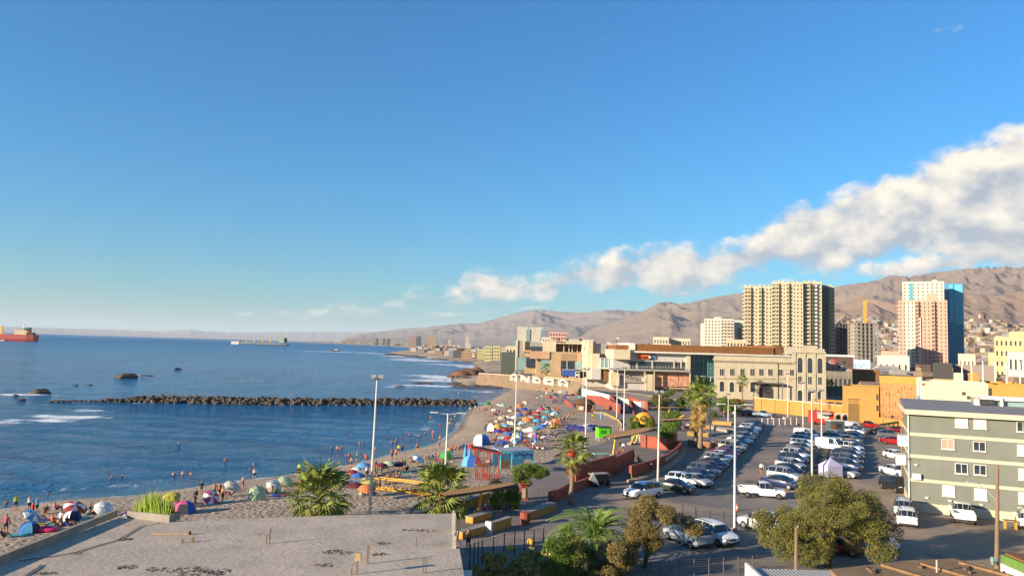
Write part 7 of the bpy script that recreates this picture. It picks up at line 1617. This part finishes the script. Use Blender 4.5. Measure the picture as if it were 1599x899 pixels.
# planter with tall grass at the corner
a, b = rp(198, 808), rp(264, 815); pt = thing('grass_planter', 'concrete roof-corner planter full of tall green grass', 'planter', tuple(a), heading(b.x-a.x, b.y-a.y)); L = (b-a).length
for x0, x1, y0, y1 in ((0, L, 0, .15), (0, L, .95, 1.1), (0, .15, .15, .95), (L-.15, L, .15, .95)): MB().box(((x0+x1)/2, (y0+y1)/2, .22), (x1-x0, y1-y0, .5)).build('planter_wall', CONC, pt)
rg = random.Random(9); gb_ = MB()
for k in range(520):
    x, y = rg.uniform(.25, L-.2), rg.uniform(.2, .9); h = rg.uniform(.5, 1.75)*(1 if .28*L < x < .85*L else .55); lx, ly = rg.uniform(-.25, .25)*h, rg.uniform(-.2, .2)*h; w = .022
    gb_.add([(x-w, y, .3), (x+w, y, .3), (x+lx*.4+w*.8, y+ly*.4, .3+h*.6), (x+lx, y+ly, .3+h), (x+lx*.4-w*.8, y+ly*.4, .3+h*.6)], [(0, 1, 2, 3, 4)])
gb_.build('grass_blades', leafmat('tall_grass', '5c7a1e', '9cab3c', 4), pt); MB().box((L/2, .55, .2), (L-.3, .8, .3)).build('soil', BROWN, pt)
# stub columns and railing at the right roof edge
for px, py, h, lb in ((708, 832, 1.35, 'tall'), (709, 855, .75, 'short')):
    p = rp(px, py); t = thing('column_stub', f'{lb} broken concrete column stub on the right roof edge', 'column', tuple(p)); MB().box((0, 0, h/2), (.24, .26, h)).build('shaft', mat('pale_concrete', hexc('a89f90'), .9, .2, 3, bump=.03), t); MB().tube([(0, 0, h), (.02, .0, h+.14)], [.13, .09], 8).build('cap', CONC, t)
    for s in (-.07, .07): MB().tube([(s+.3, 0, 0), (s+.32, .02, h*.8)], .015, 5).build('rebar', DARK, t)
t = thing('edge_railing', 'leaning rusty railing between the two column stubs', 'railing', tuple(rp(713, 850)))
for k in range(4): MB().tube([(0, k*.5, 0), (.05, k*.5, .7)], .02, 5).build('bar', DARK, t)
MB().tube([(.05, 0, .7), (.05, 1.5, .7)], .02, 5).build('rail', DARK, t)
# stakes, rebar and debris on the roof
def stake(px, py, h, label, w=.05, head=False, lean=.03):
    p = rp(px, py); t = thing('roof_stake', label, 'stake', tuple(p)); t.rotation_euler = (0, lean, 0)
    MB().box((0, 0, h/2), (w*1.6, w*1.6, h)).build('shaft', TIMBER, t)
    if head: MB().box((.02, 0, h-.02), (.30, .24, .40)).build('block', mat('wood_block', hexc('a88f62'), .9, .2, 3), t)
    else: MB().tube([(w*2, 0, 0), (w*2.2, 0, h*.92)], .012, 5).build('rebar', DARK, t)
    return t
stake(573, 880, 1.05, 'upright timber stake near the middle of the roof', .05); stake(557, 896, .95, 'timber post with square wooden block at the roof front', .05, True)
stake(420, 848, 1.0, 'thin upright timber stake at the left of the roof', .03); stake(415, 849, .55, 'short rebar stake beside the thin timber stake', .02)
stake(649, 852, .55, 'bundle of rebar ends by the right roof edge', .02); stake(300, 846, .3, 'short pale stub pair on the left roof', .05); stake(284, 847, .25, 'tiny pale stub on the left roof', .05); stake(668, 831, .25, 'tiny rebar stub near the right roof corner', .02); stake(660, 894, .9, 'thin rebar pair at the front right roof corner', .02); stake(664, 894, .85, 'rebar beside the front right corner pair', .02); stake(548, 897, .4, 'short twig-like rebar at the roof front', .02)
p = rp(236, 834); q = rp(296, 834); t = thing('wooden_plank', 'long pale wooden batten lying on the roof', 'plank', tuple(p), heading(q.x-p.x, q.y-p.y)); L = (q-p).length
MB().box((L/2, 0, .05), (L, .07, .06)).build('batten', mat('pale_timber', hexc('b89a6a'), .85, .2, 4), t); MB().lathe([(.09, 0), (.12, .1), (.06, .22)], 8, (L, 0, 0)).build('knob_end', BARK, t)
def cable(label, pts, r=.022):
    P = [rp(*q) for q in pts]; t = thing('cable', label, 'cable', tuple(P[0])); MB().tube([p_-P[0]+Vector((0, 0, .04)) for p_ in P], r, 5).build('sheath', DARK, t)
cable('long black cable snaking along the roof shadow', [(250, 817), (220, 822), (185, 843), (150, 853), (120, 862), (90, 868), (60, 872), (30, 876)]); cable('black cable loop at the lower left of the roof', [(64, 882), (58, 888), (48, 894), (40, 899)], .03); cable('short curled wire on the left roof', [(124, 862), (118, 866), (108, 864)], .02)
def debris(label, px, py, rx, ry, n, seed, mt=BARK, s0=.02, s1=.06, name='debris_heap'):
    p = rp(px, py); rg = random.Random(seed); mb = MB()
    for k in range(n):
        a_ = rg.uniform(0, 6.28); r_ = rg.random()**.7; s_ = rg.uniform(s0, s1)
        mb.box((rx*r_*math.cos(a_), ry*r_*math.sin(a_), s_*.4), (s_*rg.uniform(1, 5), s_*.6, s_*.8), rg.uniform(0, 3))
    o = mb.build(name, mt, None, False, tuple(p)); tag(o, label, 'debris', 'debris on the roof'); o['kind'] = 'stuff'
for i, (px, py, rx, ry, lb) in enumerate(((527, 862, 1.0, .5, 'heap of twigs and rubble in the middle of the roof'), (194, 842, .45, .3, 'small pile of wire and wood at the left roof'), (505, 882, .5, .4, 'flat patch of rubble near the roof front'), (195, 885, .6, .35, 'dark debris on the lower left roof'), (310, 892, 1.6, .9, 'broad strip of gravel at the roof front'), (590, 865, .6, .3, 'scattered sticks right of the stake'), (596, 848, .4, .3, 'small leaf heap on the roof'), (655, 828, 1.2, .3, 'line of litter near the far roof edge'), (250, 889, .9, .4, 'loose gravel on the lower left roof'), (70, 895, .6, .3, 'dark rubble beside the cable'))): debris(lb, px, py, rx, ry, 42 if i != 4 else 170, i, mat('grit', hexc('75685b'), .95, .4, 6) if i else BARK)
p0 = rp(670, 888, 3.0); t = thing('white_canopy_roof', 'corner of a white flat roof at the bottom edge', 'roof', tuple(p0)); MB().box((1.2, -2.5, -.05), (2.6, 5.0, .12)).build('roof_sheet', WHITE, t); MB().box((1.2, -2.4, -1.6), (2.3, 4.6, 2.98)).build('wall', CONC, t)
# ------------------------------------------------------------------ low roofs at the bottom right, poles
p0, p1 = G(1172, 887, 3.4), G(1292, 884, 3.4); t = thing('corrugated_shed', 'grey corrugated shed roof at the bottom edge', 'shed', (p0.x, p0.y, 0)); w = p1.x-p0.x
MB().box((w/2, -3.05, 1.55), (w-.2, 5.9, 3.3)).build('wall', CREAM, t)
cs = mesh_of(MB().box((0, -3, 0), (.11, 6.2, .07)), 'corrugation', STEEL); MB().box((w/2, -3, 3.30), (w, 6.2, .06)).build('roof_sheet', mat('old_sheet', hexc('8d8577'), .7, .25, 1), t)
for k in range(int(w/.22)): inst(cs, 'corrugation', t, (.1+k*.22, 0, 3.36))
MB().box((-.1, -2.5, 3.0), (.16, 6.0, 1.2)).build('white_gable', WHITE, t)
Q = [G(*q, 3.7) for q in ((1296, 888), (1420, 874), (1490, 871), (1578, 896))]; t = thing('brown_roof_house', 'low house with dusty brown roof littered with debris', 'house', (Q[0].x, Q[0].y, 0)); o_ = Vector((Q[0].x, Q[0].y, 0))
pl_ = [tuple((q-o_))[:2] for q in Q]+[((Q[3]-o_).x-1, (Q[3]-o_).y-8), ((Q[0]-o_).x-1, (Q[0]-o_).y-8)]
MB().prism(pl_, 3.5, 3.7).build('roof', mat('dusty_roof', hexc('7f6548'), .95, .3, .9, bump=.05, detail=8), t); MB().prism([(x*.96+.2, y*.96-.3) for x, y in pl_], -.2, 3.5).build('wall', CREAM, t)
rg = random.Random(2)
for k in range(14): x, y = rg.uniform(.5, 11), rg.uniform(-3.4, -.2)+0.0; MB().box((x, y+x*.22, 3.78), (rg.uniform(.1, .5), rg.uniform(.1, .3), .14), rg.uniform(0, 3)).build('roof_brick', mat('loose_brick', hexc('64503f'), .95, .3, 3), t)
for k in range(3): MB().box((4.5+k*2.6, -1.2+k*.5, 3.8), (.12, 4.6, .14), .5).build('roof_batten', TIMBER, t)
MB().tube([(6.2, 0, 3.7), (6.2, 0, 4.4)], .05, 6).build('vent_pipe', STEEL, t)
p0 = G(1562, 868, 4.4); t = thing('green_trimmed_house', 'white house corner with green fascia at the bottom right', 'house', (p0.x, p0.y, 0)); MB().box((4, -3, 2), (8, 6, 4.0)).build('wall', WHITE, t); MB().box((4.2, -3.1, 4.2), (8.2, 6.4, .6)).build('fascia', mat('green_fascia', hexc('5d7a35'), .8, .1), t); MB().box((4.3, -3.0, 4.56), (8.0, 6.0, .1)).build('roof', BROWN, t); MB().box((-.1, -2.0, 1.6), (.06, 1.2, 1.2)).build('window', GLASS, t)
p = G(1243, 906); t = thing('wooden_pole', 'short weathered wooden pole before the big pepper tree', 'pole', tuple(p)); h = D(1244, 822, p.y).z; MB().tube([(0, 0, 0), (.02, 0, h*.5), (.03, 0, h)], [.14, .13, .11], 9).build('shaft', WOODPOLE, t); MB().box((.3, 0, h*.45), (.5, .1, .12)).build('bracket', DARK, t); MB().tube([(.1, 0, h-.2), (.1, -.1, h+.1)], .03, 6).build('insulator', WHITE, t)
p = G(1556, 908); t = thing('utility_pole', 'tall wooden utility pole with curved street lamp arm at right', 'pole', tuple(p)); t.rotation_euler = (0, .03, 0); h = D(1565, 726, p.y).z
MB().tube([(0, 0, 0), (.03, 0, h*.5), (.0, 0, h)], [.17, .14, .10], 9).build('shaft', WOODPOLE, t); MB().tube([(0, 0, h-2.6), (-.6, .2, h-1.9), (-1.3, .3, h-1.45), (-1.6, .35, h-1.4)], .03, 6).build('lamp_arm', STEEL, t); MB().box((-1.75, .37, h-1.4), (.55, .2, .12)).build('lamp_head', STEEL, t); MB().box((-.22, -.05, 1.5), (.35, .3, .5)).build('meter_box', LBLUE, t)
p = gp(1409, 765); t = thing('utility_pole', 'brown utility pole beside the left flank of the apartment block', 'pole', tuple(p)); MB().tube([(0, 0, 0), (0, 0, 7.5)], [.16, .11], 8).build('shaft', WOODPOLE, t); MB().box((0, 0, 6.9), (1.6, .12, .12)).build('crossarm', WOODPOLE, t)
p = gp(1578, 826); t = thing('trestle_table', 'yellow-legged wooden trestle before the apartment block', 'table', tuple(p), -.3); MB().box((0, 0, .85), (1.1, .6, .06)).build('table_top', TIMBER, t)
for x in (-.45, .45): 
    for y in (-.22, .22): MB().box((x, y, .41), (.07, .07, .82)).build('leg', YELP, t)
# ------------------------------------------------------------------ labels: number look-alikes from left to right
W1 = 'zero first second third fourth fifth sixth seventh eighth ninth tenth eleventh twelfth thirteenth fourteenth fifteenth sixteenth seventeenth eighteenth nineteenth'.split(); W10 = {2: 'twent', 3: 'thirt', 4: 'fort', 5: 'fift', 6: 'sixt', 7: 'sevent', 8: 'eight', 9: 'ninet'}
def ordinal(n):
    if n < 20: return W1[n]
    return W10[n//10]+'ieth' if n % 10 == 0 else W10[n//10]+'y-'+W1[n % 10]
bpy.context.view_layer.update()
SHARE = ('houses on the desert slope',)
by = {}
for o in TOP:
    if o.get('group') in SHARE: continue
    by.setdefault(o['label'], []).append(o)
for lb, os_ in by.items():
    if len(os_) < 2: continue
    os_.sort(key=lambda o: proj(o.matrix_world.translation)[0])
    for k, o in enumerate(os_): o['label'] = lb+', '+('leftmost' if k == 0 else 'rightmost' if k == len(os_)-1 else ordinal(k+1)+' from left')
